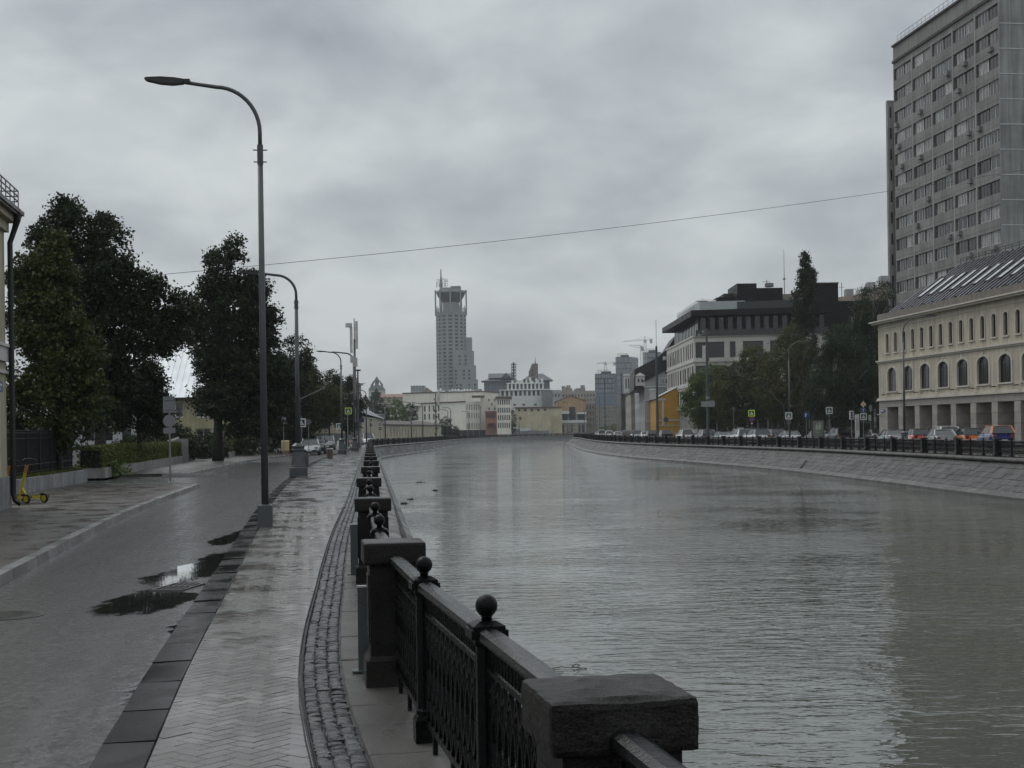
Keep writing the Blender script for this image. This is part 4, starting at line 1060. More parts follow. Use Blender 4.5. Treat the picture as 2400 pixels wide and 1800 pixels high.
# ================================================================ left side of the street
M_STUCCO = mat('yellow_stucco', (0.42, 0.385, 0.28), 0.75, var=0.12, vs=1.2, streak=0.2, bump=0.2, bs=60)
M_TRIM = mat('white_trim', (0.52, 0.52, 0.50), 0.6, var=0.08)
M_PLINTH = mat('grey_plinth', (0.20, 0.20, 0.205), 0.6, var=0.2, vs=2, streak=0.2)
M_PIPE = mat('black_downpipe', (0.008, 0.008, 0.009), 0.35)
M_ROOFDK = mat('dark_sheet_roof', (0.035, 0.032, 0.03), 0.4, 0.3)
M_ZINC = mat('galvanised_roof', (0.70, 0.73, 0.74), 0.42, 0.7, 0.08, 0.7)
M_FENCE = mat('black_fence_paint', (0.010, 0.010, 0.011), 0.4)
# corner house at the left edge
bx, by = -12.45, 35.0
t = thing('corner_house', 'yellow stuccoed house corner with black downpipe at the left edge', 'house', (bx, by, 0))
def lw(p): return (p[0] - bx, p[1] - by)
B_ = (bx, by); A_ = (bx + 1.9, by - 12.0)          # street front runs back towards the viewer
zE = 7.25
c = rect(lw(B_), lw((bx - 9, by + 0.6)), 1)
front = [(1.6 + 2.6 * i, z, 1.2, 1.9) for i in range(4) for z in (1.9, 5.0)]
facade(t, lw(A_), lw(B_), 0.75, zE, [(12.15 - f[0] - 1.2, f[1], f[2], f[3]) for f in front], M_STUCCO, 'pvc2', .2, True)
facade(t, lw(B_), lw((bx - 9, by + 1.0)), 0.75, zE, [(1.6, 1.9, 1.2, 1.9), (4.6, 1.9, 1.2, 1.9)], M_STUCCO, 'pvc2', .2, True)
facade(t, lw((bx - 9, by + 1.0)), lw((A_[0] - 9, A_[1])), 0.0, zE, [], M_STUCCO); facade(t, lw((A_[0] - 9, A_[1])), lw(A_), 0.0, zE, [], M_STUCCO)
mb = MB(); a, b = Vector(lw(A_)), Vector(lw(B_)); u = (b - a).normalized(); n = Vector((u.y, -u.x))
def ledge(mb, z0, z1, o, ext=0.0):
    p = [a, b + u * ext, b + u * ext + n * o + u * o * 0, a + n * o]
    q = [(x.x, x.y) for x in (a - n * .05, a + n * o, b + u * o + n * o, b + u * o - n * .3)]
    mb.prism(q, z0, z1)
ledge(mb, 0.0, 0.78, 0.08); mb.build('plinth', M_PLINTH, t)
mb = MB(); ledge(mb, 3.60, 3.95, 0.07); ledge(mb, 3.95, 4.02, 0.12); ledge(mb, 3.30, 3.38, 0.06); mb.build('string_course', M_TRIM, t)
mb = MB(); ledge(mb, zE - .45, zE - .2, 0.10); ledge(mb, zE - .2, zE, 0.25); mb.build('cornice', M_STUCCO, t)
mb = MB(); ledge(mb, zE, zE + .10, 0.42); mb.build('eaves', M_ROOFDK, t)
hip_roof(t, [Vector(lw(p)) for p in (A_, B_, (bx - 9, by + 1), (A_[0] - 9, A_[1]))], zE + .1, 2.0, .38, M_ROOFDK)
mb = MB()
for z in (zE + .30, zE + .43, zE + .56):
    p, q = a + n * .35, b + n * .35; mb.bar((p.x, p.y, z), (q.x, q.y, z), .025)
    r2 = b + n * .35 + (-n) * 5; mb.bar((q.x, q.y, z), (r2.x, r2.y, z + .0), .025)
for k in range(24):
    p = a + n * .35 + (b - a) * (k / 23); mb.bar((p.x, p.y, zE + .1), (p.x, p.y, zE + .56), .02)
mb.build('snow_guard', M_PIPE, t)
pp = b + n * .15 - u * .06
mb = MB(); e0 = b + n * .34
mb.tube([(e0.x, e0.y - .05, zE + .02), (e0.x, e0.y - .05, zE - .15), ((e0.x + pp.x) / 2, (e0.y + pp.y) / 2, zE - .42), (pp.x, pp.y, zE - .72), (pp.x, pp.y, 3.0), (pp.x, pp.y, .35), (pp.x + .05, pp.y, .18), (pp.x + .18, pp.y + .02, .10)], [.10, .085, .068, .068, .068, .068, .068, .075], 10)
for z in (1.6, 3.2, 5.2): mb.lathe([(.078, z), (.078, z + .05)], 10, pp.x, pp.y)
mb.build('downpipe', M_PIPE, t, smooth=False)
pl = b + n * .09 - u * 1.35
o = MB().box(-.35, .35, -.02, 0, -.13, .13, 0).box(-.26, .26, -.024, -.02, .02, .07, 1).box(-.10, .06, -.024, -.02, -.09, -.02, 1).build('house_number_plate', [S_BLUE, S_WHITE], t, (pl.x, pl.y, 2.95), math.atan2(u.y, u.x))

# black iron fence on a low concrete wall
A_, B_ = Vector((-14.35, 38.5)), Vector((-16.75, 56.0)); u = (B_ - A_).normalized(); ang = math.atan2(u.y, u.x); L = (B_ - A_).length
t = thing('low_wall', 'low concrete retaining wall with grass on top under the iron fence', 'wall', (A_.x, A_.y, 0), ang)
k = 0; x = 0
me = MB().box(0, 1.44, -.01, .16, -.02, .46).mesh('wall_panel', mat('concrete_panel', (.22, .225, .23), .55, var=.2, vs=2, streak=.3, orand=.12))
while x < L - 1.4: place('wall_panel', me, t, (x, 0, R.uniform(-.008, .008))); x += 1.46
MB().box(0, x, .15, 1.6, 0, .40).build('soil_bed', M_SOIL, t)
pts = np.column_stack([NR.uniform(0, L, 9000), NR.uniform(.18, .8, 9000), NR.uniform(.40, .52, 9000)])
g = bpy.data.objects.new('grass', leaves_mesh('grass', pts, None, .14, LEAF_HG, .25)); col.objects.link(g); g.parent = t; g['kind'] = 'stuff'
t = thing('iron_fence', 'tall black iron fence beside the yellow house', 'fence', (A_.x, A_.y, .40), ang)
for i in range(9):
    MB().box(-.035, .035, -.035, .035, 0, 1.60).frustum(-.05, .05, -.05, .05, 1.6, 1.68, .04, .04).build('post', M_FENCE, t, (.1 + i * 2.15, .55, 0))
mb = MB()
for z in (.18, .42, 1.30, 1.48, 1.56): mb.box(.1, .1 + 8 * 2.15, .535, .565, z, z + .03)
mb.build('rails', M_FENCE, t)
bar = MB().box(-.009, .009, -.009, .009, .05, 1.58).mesh('fence_bar', M_FENCE)
for i in range(8 * 15):
    if i % 15: place('fence_bar', bar, t, (.1 + i * 2.15 / 15, .55, 0))
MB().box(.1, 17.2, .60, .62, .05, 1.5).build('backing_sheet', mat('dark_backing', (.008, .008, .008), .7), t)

# planters with hedges
M_PLANTER = mat('planter_granite', (0.24, 0.23, 0.225), 0.5, var=.2, vs=2, streak=.2, orand=.12)
def planter(label, A_, B_, dep, label2, hh, n, gap=.98, hgt=.42):
    A_, B_ = Vector(A_), Vector(B_); u = (B_ - A_).normalized(); ang = math.atan2(u.y, u.x); L = (B_ - A_).length
    t = thing('planter_wall', label, 'planter', (A_.x, A_.y, 0), ang)
    me = MB().frustum(0, gap - .02, -.02, .14, -.02, hgt, .004, .004).mesh('granite_slab', M_PLANTER); x = 0
    while x < L: place('granite_slab', me, t, (x, R.uniform(-.004, .004), R.uniform(-.006, .006))); x += gap
    me2 = MB().box(0, .14, 0, dep, -.02, hgt - .01).mesh('end_slab', M_PLANTER); place('end_slab', me2, t, (-.15, -.01, 0)); place('end_slab', me2, t, (x, -.01, 0))
    MB().box(0, x, .12, dep, 0, hgt - .06).build('soil', M_SOIL, t)
    h = thing('hedge', label2, 'hedge', (A_.x, A_.y, hgt - .06), ang)
    px_ = NR.uniform(.1, L - .1, n); py_ = NR.uniform(.15, 1.2, n); pz = NR.uniform(0.02, hh, n)
    s_ = NR.integers(0, 3, n); skin = NR.uniform(0, .12, n)
    pz = np.where(s_ == 0, hh - skin, pz); py_ = np.where(s_ == 1, .12 + skin, py_)
    wob = .05 * np.sin(px_ * 3.1) + .04 * np.sin(px_ * 7.7 + 1); pz = np.maximum(.02, pz + wob * (pz / hh))
    f = bpy.data.objects.new('foliage', leaves_mesh('foliage', np.column_stack([px_, py_, pz]), None, .11, LEAF_HG)); col.objects.link(f); f.parent = h
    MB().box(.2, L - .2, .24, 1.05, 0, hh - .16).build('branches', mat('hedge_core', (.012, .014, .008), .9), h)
planter('long pale granite planter wall under the clipped hedge', (-17.35, 60.5), (-23.3, 104.5), 1.5, 'long clipped green hedge behind the road sign post', .95, 60000)
planter('short pale granite planter wall beyond the side path', (-22.6, 112.0), (-24.6, 131.0), 1.5, 'short clipped hedge under the tall dark tree', .95, 14000, 1.9)

# trees on the left
tree('maple_tree', 'young yellow green maple in front of the dark linden at the left', (-16.75, 52.5), [(0, 0, 3.0, 1.5, 1.4, 1.6), (.3, 0, 4.6, 1.35, 1.3, 1.5), (-.5, 0, 5.6, 1.2, 1.2, 1.5), (.9, 0, 2.8, .8, .8, .8), (-.2, 0, 7.3, .8, .8, 1.3), (-.05, 0, 8.5, .35, .35, .8), (-1.0, 0, 7.3, .7, .7, .9), (1.1, .1, 4.4, .55, .6, .5)], .10, 15000, .21, LEAF_YL, tw=.25, z0=.3)
tree('linden_tree', 'big dark spreading linden tree behind the iron fence', (-20.3, 70), [(-1.2, 0, 6.5, 2.6, 2.6, 2.6), (.7, 0, 6.9, 1.9, 2.1, 2.1), (-1.6, 0, 9.6, 2.2, 2.2, 2.2), (.3, 0, 9.3, 1.9, 2, 1.9), (-1.2, 0, 11.8, 1.5, 1.5, 1.5), (.55, 0, 11.1, .9, 1, 1.2), (2.4, 0, 6.9, 1.3, 1.4, 1.2), (3.3, 0, 7.0, 1.0, 1.1, .9), (4.1, 0, 8.2, .8, .8, .7), (2.0, 0, 9.0, 1.1, 1.2, 1.1), (.8, 0, 4.3, 1.1, 1.3, 1.0), (-2.8, 0, 8.4, 1.4, 1.6, 1.8), (-.5, 0, 3.7, 1.6, 1.6, 1.0), (-1.5, 0, 12.8, .7, .7, .7)], .30, 42000, .24, LEAF_DK, tw=.34, limbs=40, fill=.42)
tree('rowan_tree', 'small slanting dark tree in front of the bright metal roof', (-19.4, 74), [(.1, 0, 3.9, 1.2, 1.1, .9), (.6, 0, 4.9, .7, .7, .8), (-.6, 0, 3.4, .9, .9, .7), (1.0, 0, 3.2, .8, .8, .6), (.15, 0, 5.4, .35, .35, .4), (-1.1, 0, 2.7, .7, .7, .5), (.9, 0, 2.3, .7, .7, .5)], .13, 9000, .20, LEAF_DK, lean=-.25)
tree('linden_tree', 'tall dense dark linden tree behind the first lamp post', (-20.3, 98), [(1.4, 0, 5.6, 2.6, 3, 2.8), (2.5, 0, 7.0, 2.2, 2.4, 2.6), (.6, 0, 8.0, 2.4, 2.6, 2.6), (1.3, 0, 10.6, 2.1, 2.2, 2.2), (.9, 0, 13.0, 1.5, 1.5, 1.7), (2.8, 0, 9.6, 1.5, 1.7, 2.0), (3.9, 0, 5.5, 1.6, 1.6, 1.8), (-.1, 0, 4.5, 1.5, 1.8, 1.3), (-2.0, 0, 8.9, 1.1, 1.2, .9), (-1.7, 0, 10.0, .9, 1.0, 1.1), (-.4, 0, 11.0, 1.1, 1.2, 1.3), (1.2, 0, 14.6, .8, .8, .9), (2.1, 0, 3.0, 2.0, 2, 1.2), (2.6, 0, 12.0, .9, 1, 1.1)], .34, 46000, .27, LEAF_DK, tw=.36, limbs=30, fill=.4)
tree('maple_tree', 'yellow green maple hanging over the parked cars', (-22.2, 150), [(1.6, 0, 5.6, 2.4, 2.2, 2.0), (-.6, 0, 6.4, 2.2, 2.2, 2.0), (2.9, 0, 4.6, 1.4, 1.5, 1.3), (.3, 0, 7.9, 1.5, 1.5, 1.3), (.8, 0, 3.4, 1.8, 1.8, 1.2), (-2, 0, 4.6, 1.6, 1.6, 1.6)], .22, 20000, .26, LEAF_YL, tw=.34)
tree('linden_tree', 'dark linden filling the gap behind the second lamp base', (-21.9, 136), [(0, 0, 7.0, 2.4, 2.4, 2.6), (1.2, 0, 9.4, 1.7, 1.7, 1.8), (1.6, 0, 4.8, 2.0, 2, 2.2), (-1.2, 0, 5, 2, 2, 2.2), (.4, 0, 2.6, 2.6, 2.2, 1.4)], .25, 20000, .26, LEAF_DK, tw=.36)
tree('birch_tree', 'dark weeping birch with a thin top behind the third lamp', (-23.8, 185), [(.5, 0, 8.6, .9, .9, 1.6), (.3, 0, 6.6, 1.5, 1.5, 1.8), (-.2, 0, 4.6, 1.8, 1.8, 1.8)], .14, 9000, .26, LEAF_PO, tw=.4)
tree('birch_tree', 'dark weeping birch right above the beige street house', (-22.2, 190), [(.6, 0, 7.4, 1.1, 1.1, 1.8), (1.0, 0, 5.6, 1.5, 1.4, 1.6), (.6, 0, 3.8, 1.7, 1.6, 1.5)], .14, 9000, .26, LEAF_PO, tw=.4)
tree('maple_tree', 'small round tree top showing above the bright metal roof', (-36.2, 145), [(0, 0, 8.6, 1.6, 1.6, 1.5), (0, 0, 7.2, 2, 2, 1.5)], .16, 4000, .26, LEAF_DK)
shrub('lilac_bush', 'tall dark lilac bush behind the iron fence', (-19.4, 59), [(0, 0, 2.4, 1.6, 1.2, 1.6), (-1.3, 0, 3.2, 1.3, 1.2, 1.6), (1.2, 0, 2.2, 1.2, 1, 1.3), (-1.8, 0, 1.6, 1.2, 1, 1.2), (.3, 0, 3.8, 1, .9, 1.0)], 15000, .15, LEAF_DK, z0=.2)
for i, (x_, y_, rz, n_, lb) in enumerate(((-24.3, 92, 1.7, 6000, 'dark shrub mass behind the hedge beside the ramp'), (-24.9, 100, 2.2, 7000, 'dark shrub mass left of the tall linden trunk'), (-25.3, 110, 2.2, 6500, 'dark shrub mass behind the short hedge'), (-24.2, 122, 2.4, 6500, 'dark shrub mass near the yellow cabinet'), (-22.6, 139, 2.6, 7000, 'dark shrub mass behind the parked sedan'), (-18.3, 62.5, .8, 2200, 'low leafy shrub at the near end of the hedge'))):
    shrub('shrub', lb, (x_, y_), [(0, 0, rz * .55, rz * .95, rz * .9, rz * .6), (.8 * rz, .3, rz * .4, rz * .7, rz * .7, rz * .45), (-.7 * rz, 0, rz * .35, rz * .6, rz * .6, rz * .4)], n_, .2, LEAF_DK if i != 5 else LEAF_GR, z0=.0)

# houses behind the left trees
M_YELB = mat('yellow_render', (0.34, 0.32, 0.20), 0.75, var=.12, streak=.2); M_PALE = mat('pale_grey_render', (0.46, 0.47, 0.48), 0.75, var=.1, streak=.15)
A_, B_ = Vector((-37.5, 128)), Vector((-24.8, 128)); t = thing('yellow_house', 'yellow house with a bright wet metal roof between the left trees', 'house', (A_.x, A_.y, 0))
AA, BB = Vector((0, 0)), B_ - A_
c = block(t, AA, BB, 10, 0, 5.55, M_YELB, front=[(1.2 + 2.6 * i, 3.4, 1.5, 1.5) for i in range(5)] + [(1.2 + 2.6 * i, .9, 1.3, 1.5) for i in range(5)], kind='pvc2', sub=True)
c_ = c
o = gable_roof(t, c, 5.6, 5.2, .7, M_ZINC); seam = MB(); uu = (BB - AA).normalized(); nn = Vector((-uu.y, uu.x))
for i in range(27):
    p0 = AA + uu * (-.6 + i * .55) - nn * .7; p1 = AA + uu * (-.6 + i * .55) + nn * 5
    seam.bar((p0.x, p0.y, 5.6 - .41 * 1.0 + .02), (p1.x, p1.y, 10.83), .03, .05)
tag(seam.build('roof_seams', M_ZINC, o), kind='stuff')
MB().box(-.6, 13.6, -.80, -.68, 5.08, 5.2).build('gutter', M_ROOFDK, t, (0, 0, 0), math.atan2(uu.y, uu.x))
A_, B_ = Vector((-31.5, 98)), Vector((-24.2, 100.5)); t = thing('pale_house', 'low pale grey building with tall windows behind the linden trunk', 'house', (A_.x, A_.y, 0)); BB = B_ - A_
c = block(t, Vector((0, 0)), BB, 7, 0, 4.3, M_PALE, front=[(.7 + 1.25 * i, 1.5, .62, 2.2) for i in range(5)], kind='dark1', sub=True, roofm=M_ROOFDK)
mb = MB(); mb.box(1.2, 5.2, -1.2, -1.1, 0, 1.25); mb.build('porch_panel', mat('pale_cladding', (.30, .31, .31), .5, var=.15), t, (0, 0, 0), math.atan2(BB.y, BB.x))
t = thing('ramp', 'pale sloping access ramp with a white edge behind the hedge', 'ramp', (-23.2, 95, 0), .25)
MB().prismy([(-3.6, 0), (1.5, 0), (1.5, 1.55), (.9, 1.55), (-3.6, .12)], 0, 1.3).build('ramp_body', mat('ramp_grey', (.19, .20, .20), .5, var=.15, streak=.2), t); MB().prismy([(-3.6, .14), (.9, 1.57), (.9, 1.70), (-3.6, .27)], -.03, .10).build('ramp_edge', M_TRIM, t)
# tall yellow block behind the second lamp
A_, B_ = Vector(XD(640, 250)), Vector(XD(745, 262)); t = thing('yellow_block', 'yellow apartment block with metal roof above the left trees', 'building', (A_.x, A_.y, 0)); BB = B_ - A_
c = block(t, Vector((0, 0)), BB, 14, 0, 13.2, M_YELB, front=grid(BB.length, 4, .5, .5, 1.1, (2, 5.2, 8.4), 1.7), right=grid(14, 4, .5, .5, 1.1, (2, 5.2, 8.4), 1.7), kind='far2')
MB().add([(p.x, p.y, 13.2) for p in c], [(0, 1, 2, 3)]).build('ceiling_slab', M_YELB, t)
hip_roof(t, c, 13.2, 2.3, .8, M_ZINC); MB().box(1.2, 4.2, 3, 6, 13.4, 15.2).build('dormer', M_ROOFDK, t, (0, 0, 0), .2)
A_, B_ = Vector(XD(790, 330)), Vector(XD(848, 340)); t = thing('classical_house', 'pale house with projecting cornice behind the antenna mast', 'building', (A_.x, A_.y, 0)); BB = B_ - A_
c = block(t, Vector((0, 0)), BB, 14, 0, 13.6, mat('dull_stucco', (.40, .37, .33), .8, streak=.2), front=grid(BB.length, 3, .4, .4, .9, (2, 5.2, 8.4), 1.7), right=grid(14, 4, .5, .5, .9, (2, 5.2, 8.4), 1.7), kind='far1')
cc = [c[0] + Vector((-.6, -.6)), c[1] + Vector((.6, -.6)), c[2] + Vector((.6, .6)), c[3] + Vector((-.6, .6))]
MB().prism([(p.x, p.y) for p in cc], 13.3, 13.9).build('cornice', mat('dull_trim', (.33, .31, .28), .8), t); hip_roof(t, c, 13.9, 1.6, .8, M_ZINC)
# beige street house with grey roof, and its long low wing
M_BEIGE = mat('beige_render', (0.50, 0.45, 0.35), 0.8, var=.15, vs=.5, streak=.3); M_GREYROOF = mat('grey_wet_roof', (.17, .18, .19), .3, .3, .15)
A_, B_ = Vector(XD(742, 262)), Vector(XD(832, 243)); t = thing('beige_street_house', 'beige street house with grey gate and wet grey hipped roof', 'building', (A_.x, A_.y, 0)); BB = B_ - A_
EE = Vector(XD(898, 300)) - A_
facade(t, Vector((0, 0)), BB, 0, 5.6, [(.8 + .9 * i, .7, .35, 2.2) for i in range(0)], M_BEIGE)
d2 = EE - BB; L2 = d2.length
facade(t, BB, EE, 0, 4.6, grid(L2, 9, 2, 4, .45, (.8,), 1.1), M_BEIGE, 'fard', .2)
facade(t, EE, Vector((-3, 70)), 0, 4.6, [], M_BEIGE); facade(t, Vector((-3, 70)), Vector((0, 0)), 0, 4.6, [], M_BEIGE)
gm = MB(); gm.box(.4, BB.length - .3, -.12, -.04, .0, 1.9); gm.build('gate', mat('grey_gate', (.13, .135, .14), .5), t, (0, 0, 0), math.atan2(BB.y, BB.x))
top = [(0, 0, 5.7), (BB.x, BB.y, 5.7), (EE.x + .6, EE.y, 4.7), (-3, 70, 4.7), (BB.x - 2.0, BB.y + 22, 8.0), (BB.x - 4, BB.y + 36, 8.0)]
MB().add(top, [(0, 1, 4), (1, 2, 5, 4), (2, 3, 5), (3, 0, 4, 5)]).build('roof', M_GREYROOF, t)
MB().bar((BB.x, BB.y - .25, 4.75), (EE.x, EE.y - .25, 4.65), .25, .2).build('eaves', M_TRIM, t)
for k in range(7):
    p = Vector((0, 0)).lerp(BB, .12 + k * .12); MB().box(-.08, .08, -.06, .02, 2.2, R.uniform(3.4, 4.6)).build('wall_stain_pipe', mat('dull_grey_pipe', (.22, .21, .19), .7), t, (p.x, p.y, 0), math.atan2(BB.y, BB.x))
A_, B_ = Vector(XD(893, 330)), Vector(XD(1034, 400)); t = thing('low_wing', 'long low beige building with narrow slit windows behind the far railing', 'building', (A_.x, A_.y, 0)); BB = B_ - A_
L2 = BB.length; facade(t, Vector((0, 0)), BB, 0, 4.0, grid(L2, 12, L2 * .12, L2 * .35, .7, (.9,), 1.9), M_BEIGE, 'fard', .2)
c = rect(Vector((0, 0)), BB, 9)
facade(t, c[1], c[2], 0, 4.0, [], M_BEIGE); facade(t, c[3], c[0], 0, 4.0, [], M_BEIGE); facade(t, c[2], c[3], 0, 4.0, [], M_BEIGE)
gable_roof(t, c, 4.0, 1.0, .4, mat('rusty_roof', (.07, .055, .045), .6, var=.4, vs=.3))
MB().box(0, 3.2, 2, 6, 4.4, 6.2).build('roof_hut', mat('hut_grey', (.19, .19, .20), .6), t, (2, 0, 0), math.atan2(BB.y, BB.x)); MB().box(-.2, 3.4, 1.8, 6.2, 6.2, 6.3).build('hut_roof', M_ZINC, t, (2, 0, 0), math.atan2(BB.y, BB.x))
# ================================================================ far middle
M_WHITEB = mat('offwhite_render', (0.76, 0.73, 0.65), 0.8, var=.08, vs=.15, streak=.12); M_BRN = mat('brown_cornice', (.13, .085, .07), .7); M_REDST = mat('red_render', (.36, .15, .12), .8, var=.1)
D = 590.0; org = Vector(XD(1000, D)); t = thing('white_mill', 'long off-white former mill with a red arched gate below the hotel tower', 'building', (org.x, org.y, 0))
def W(px, d=D): return Vector(XD(px, d)) - org
def zz(px, py, d=D): return ZD(px, py, d)
a, b = W(866, 640), W(1092, 586)
Lm = (b - a).length; f = lambda px: (px - 866) / 226 * Lm
z_e = zz(1092, 941, 586)
facade(t, a, b, 0, z_e, [(f(p) - .55, z, 1.3, 2.5) for p in (983, 1000.5, 1011, 1021, 1032) for z in (zz(1000, 963.5), zz(1000, 983))], M_WHITEB, 'fard', .3)
MB().bar((a.x, a.y - .2, z_e), (b.x, b.y - .2, z_e), .5, .4).build('eaves_band', M_BRN, t)
b2 = W(1127.5, 592); facade(t, b, b2, 0, z_e, grid((b2 - b).length, 6, .2, .3, .52, (zz(1110, 1005), zz(1110, 980.5), zz(1110, 961)), 2.3), M_WHITEB, 'fard', .3)
facade(t, W(1127.5, 592), W(1140, 594), 0, zz(1130, 926), [], M_WHITEB, 'fard'); facade(t, W(1140, 594), W(1167, 594), 0, zz(1150, 925), [(1.0, zz(1150, 940), .5, 1.0), (3.4, zz(1150, 940), .5, 1.0), (2.2, zz(1150, 950), .5, 1.0), (1.0, zz(1150, 961), .5, 1.1), (3.4, zz(1150, 961), .5, 1.1)], M_WHITEB, 'fard')
c = block(t, W(945, 612), W(1128, 600), 22, z_e - 1, zz(1000, 920, 606), M_WHITEB, roofm=M_ROOFDK); mb = MB()
for i in range(4): mb.bar((c[i].x, c[i].y, zz(1000, 920, 606)), (c[(i + 1) % 4].x, c[(i + 1) % 4].y, zz(1000, 920, 606)), .5, .4)
mb.build('parapet', M_BRN, t)
pst = W(1029, 599); MB().box(-.5, .5, -.4, .4, z_e - .5, zz(1029, 916, 599)).build('rain_duct', mat('duct', (.45, .43, .39), .8), t, (pst.x, pst.y, 0))
c = block(t, W(1165, 585), W(1198, 585), 20, 0, zz(1180, 933, 585), M_WHITEB, front=grid((W(1198, 585) - W(1165, 585)).length, 6, .2, .2, .5, (zz(1180, 1003), zz(1180, 985), zz(1180, 968), zz(1180, 949)), 2.1), kind='fard', rd=.3)
mb = MB(); mb.prism([(p.x + q[0], p.y + q[1]) for p, q in zip(c, ((-.5, -.5), (.5, -.5), (.5, .5), (-.5, .5)))], zz(1180, 934.5, 585), zz(1180, 929, 585)); mb.build('cornice', M_BRN, t)
mb = MB(); p0, p1 = W(1107, 589), W(1137, 589); mb.box(p0.x, p1.x, p0.y - 1, p0.y + 3, zz(1120, 932), zz(1120, 927)); mb.build('balcony_roof', M_BRN, t)
# red gate with its arch
ga, gb = W(1138, 588), W(1166, 588); Lg = gb.x - ga.x; ztop = zz(1150, 966, 588)
mb = MB(); xc = Lg / 2; ra = 1.95; zs_ = zz(1150, 1002, 588); pts = []
for k in range(13): a_ = math.pi * k / 12; pts.append((xc + ra * math.cos(a_), zs_ + ra * 1.05 * math.sin(a_)))
pts = pts[::-1]
zb_ = zz(1150, 983, 588)
for i in range(12): mb.quad((pts[i][0], 0, pts[i][1]), (pts[i + 1][0], 0, pts[i + 1][1]), (pts[i + 1][0], 0, zb_), (pts[i][0], 0, zb_))
mb.quad((0, 0, 0), (xc - ra, 0, 0), (xc - ra, 0, zb_), (0, 0, zb_)); mb.quad((xc + ra, 0, 0), (Lg, 0, 0), (Lg, 0, zb_), (xc + ra, 0, zb_))
for i in range(12): mb.quad((pts[i][0], 0, pts[i][1]), (pts[i + 1][0], 0, pts[i + 1][1]), (pts[i + 1][0], 3, pts[i + 1][1]), (pts[i][0], 3, pts[i][1]))
open_wall(Lg, zb_, ztop, [(.35 + i * .82, zb_ + .4, .62, 2.0) for i in range(5)], .4, mb); g_ = mb.build('gate_arch', M_REDST, t, (ga.x, ga.y, 0))
for i in range(5): put_window(t, (ga.x, ga.y), 0, .35 + i * .82, .4, zb_ + .4, .62, 2.0, 'fard', False)
MB().box(-.2, Lg + .2, -.5, .3, ztop, ztop + .4).build('gate_roof', M_BRN, t, (ga.x, ga.y, 0)); MB().box(.5, Lg - .5, 3, 3.2, 0, 5.5).build('gate_back', mat('gate_back', (.30, .20, .16), .8), t, (ga.x, ga.y, 0))
# glass clutter on the mill's roof
tt = thing('rooftop_plant', 'row of silver ventilation units on the roof below the hotel tower', 'roof plant', (*XD(1060, 630), zz(1000, 920, 606)))
for i in range(14):
    p = Vector(XD(1020 + i * 7, 628 + R.uniform(-4, 4))) - Vector(XD(1060, 630)); h = R.uniform(.8, 1.8); w = R.uniform(.5, .9)
    MB().box(-w, w, -.8, .8, -1, h).frustum(-w * .6, w * .6, -.6, .6, h, h + .5, .2, .2).build('vent_unit', R.choice((M_ZINC, M_WHITEB, mat('plant_grey', (.2, .21, .22), .5))), tt, (p.x, p.y, 0))

# hotel tower
D = 1200.0; org = Vector(XD(1060, D + 15)); M_HOT = mat('hotel_concrete', (0.235, 0.25, 0.255), 0.7, var=.06, vs=.05); M_HOTG = mat('hotel_glass', (.02, .025, .03), .45, var=.1)
t = thing('hotel_tower', 'tall grey hotel tower with flared glass crown, corner columns and mast', 'tower', (org.x, org.y, 0))
zT = zz(1050, 729, D); rr = 13.2; wm = {}
cols7 = [(-78, -58), (-58, -37), (-37, -14), (-14, 11), (11, 34), (34, 55), (55, 76)]
cx = (XD(1059.5, D)[0] - org.x); cy = 0.0
pt = lambda a, r=rr: Vector((cx + r * math.sin(rad(a)), cy - r * math.cos(rad(a))))
rows = [zT - 4.6 - 3.13 * i for i in range(30)]
for a0, a1 in cols7:
    A_, B_ = pt(a0), pt(a1); L = (B_ - A_).length
    wl_ = [(L * .22, z, L * .56, 1.75) for z in rows if z > 32 and not (a0 >= 10 and z < zT - 37)]
    facade(t, A_, B_, 0, zT, wl_, M_HOT, 'fard', .5, False)
for a0, a1 in ((76, 130), (130, 180), (180, 230), (230, 282)): facade(t, pt(a0), pt(a1), 0, zT, [], M_HOT)
MB().lathe([(rr - .3, zT - .6), (rr - .3, zT)], 24, cx, cy).build('roof_deck', M_HOT, t)
for a in (-82, -42, 0, 40, 80, 140, 220):
    p = pt(a, rr + .1); MB().tube([(p.x, p.y, zT - 3), (p.x, p.y, zz(1050, 676, D))], .62, 8).build('corner_column', M_HOT, t)
for i in range(22):
    p = pt(-85 + i * 8.1, rr + .05); MB().box(-.35, .35, -.35, .35, zT, zT + R.choice((2.5, 3.2, 5.0))).build('parapet_fin', M_HOT, t, (p.x, p.y, 0))
MB().lathe([(7.2, zT), (7.2, zz(1050, 706, D))], 20, cx, cy).build('crown_stem', M_HOT, t)
MB().lathe([(7.0, zz(1050, 706, D)), (8.0, zz(1050, 704, D)), (10.0, zz(1050, 697, D)), (11.6, zz(1050, 689, D)), (12.3, zz(1050, 683.5, D))], 24, cx, cy).build('glass_crown', M_HOTG, t)
MB().lathe([(12.6, zz(1050, 683.5, D)), (12.8, zz(1050, 681, D)), (12.4, zz(1050, 678, D)), (8.5, zz(1050, 677, D))], 24, cx, cy).build('crown_rim', M_HOT, t)
MB().box(cx - 9.0, cx + 8, cy - 6, cy + 6, zz(1050, 678, D), zz(1050, 671, D)).box(cx, cx + 8.5, cy - 6.5, cy + 6, zz(1050, 671, D), zz(1050, 668, D)).build('penthouse', M_HOT, t)
xm = XD(1036.5, D)[0] - org.x
MB().tube([(xm, 0, zz(1036, 671, D)), (xm, 0, zz(1036, 626, D))], [.8, .35], 6).build('mast', M_HOTG, t)
mb = MB()
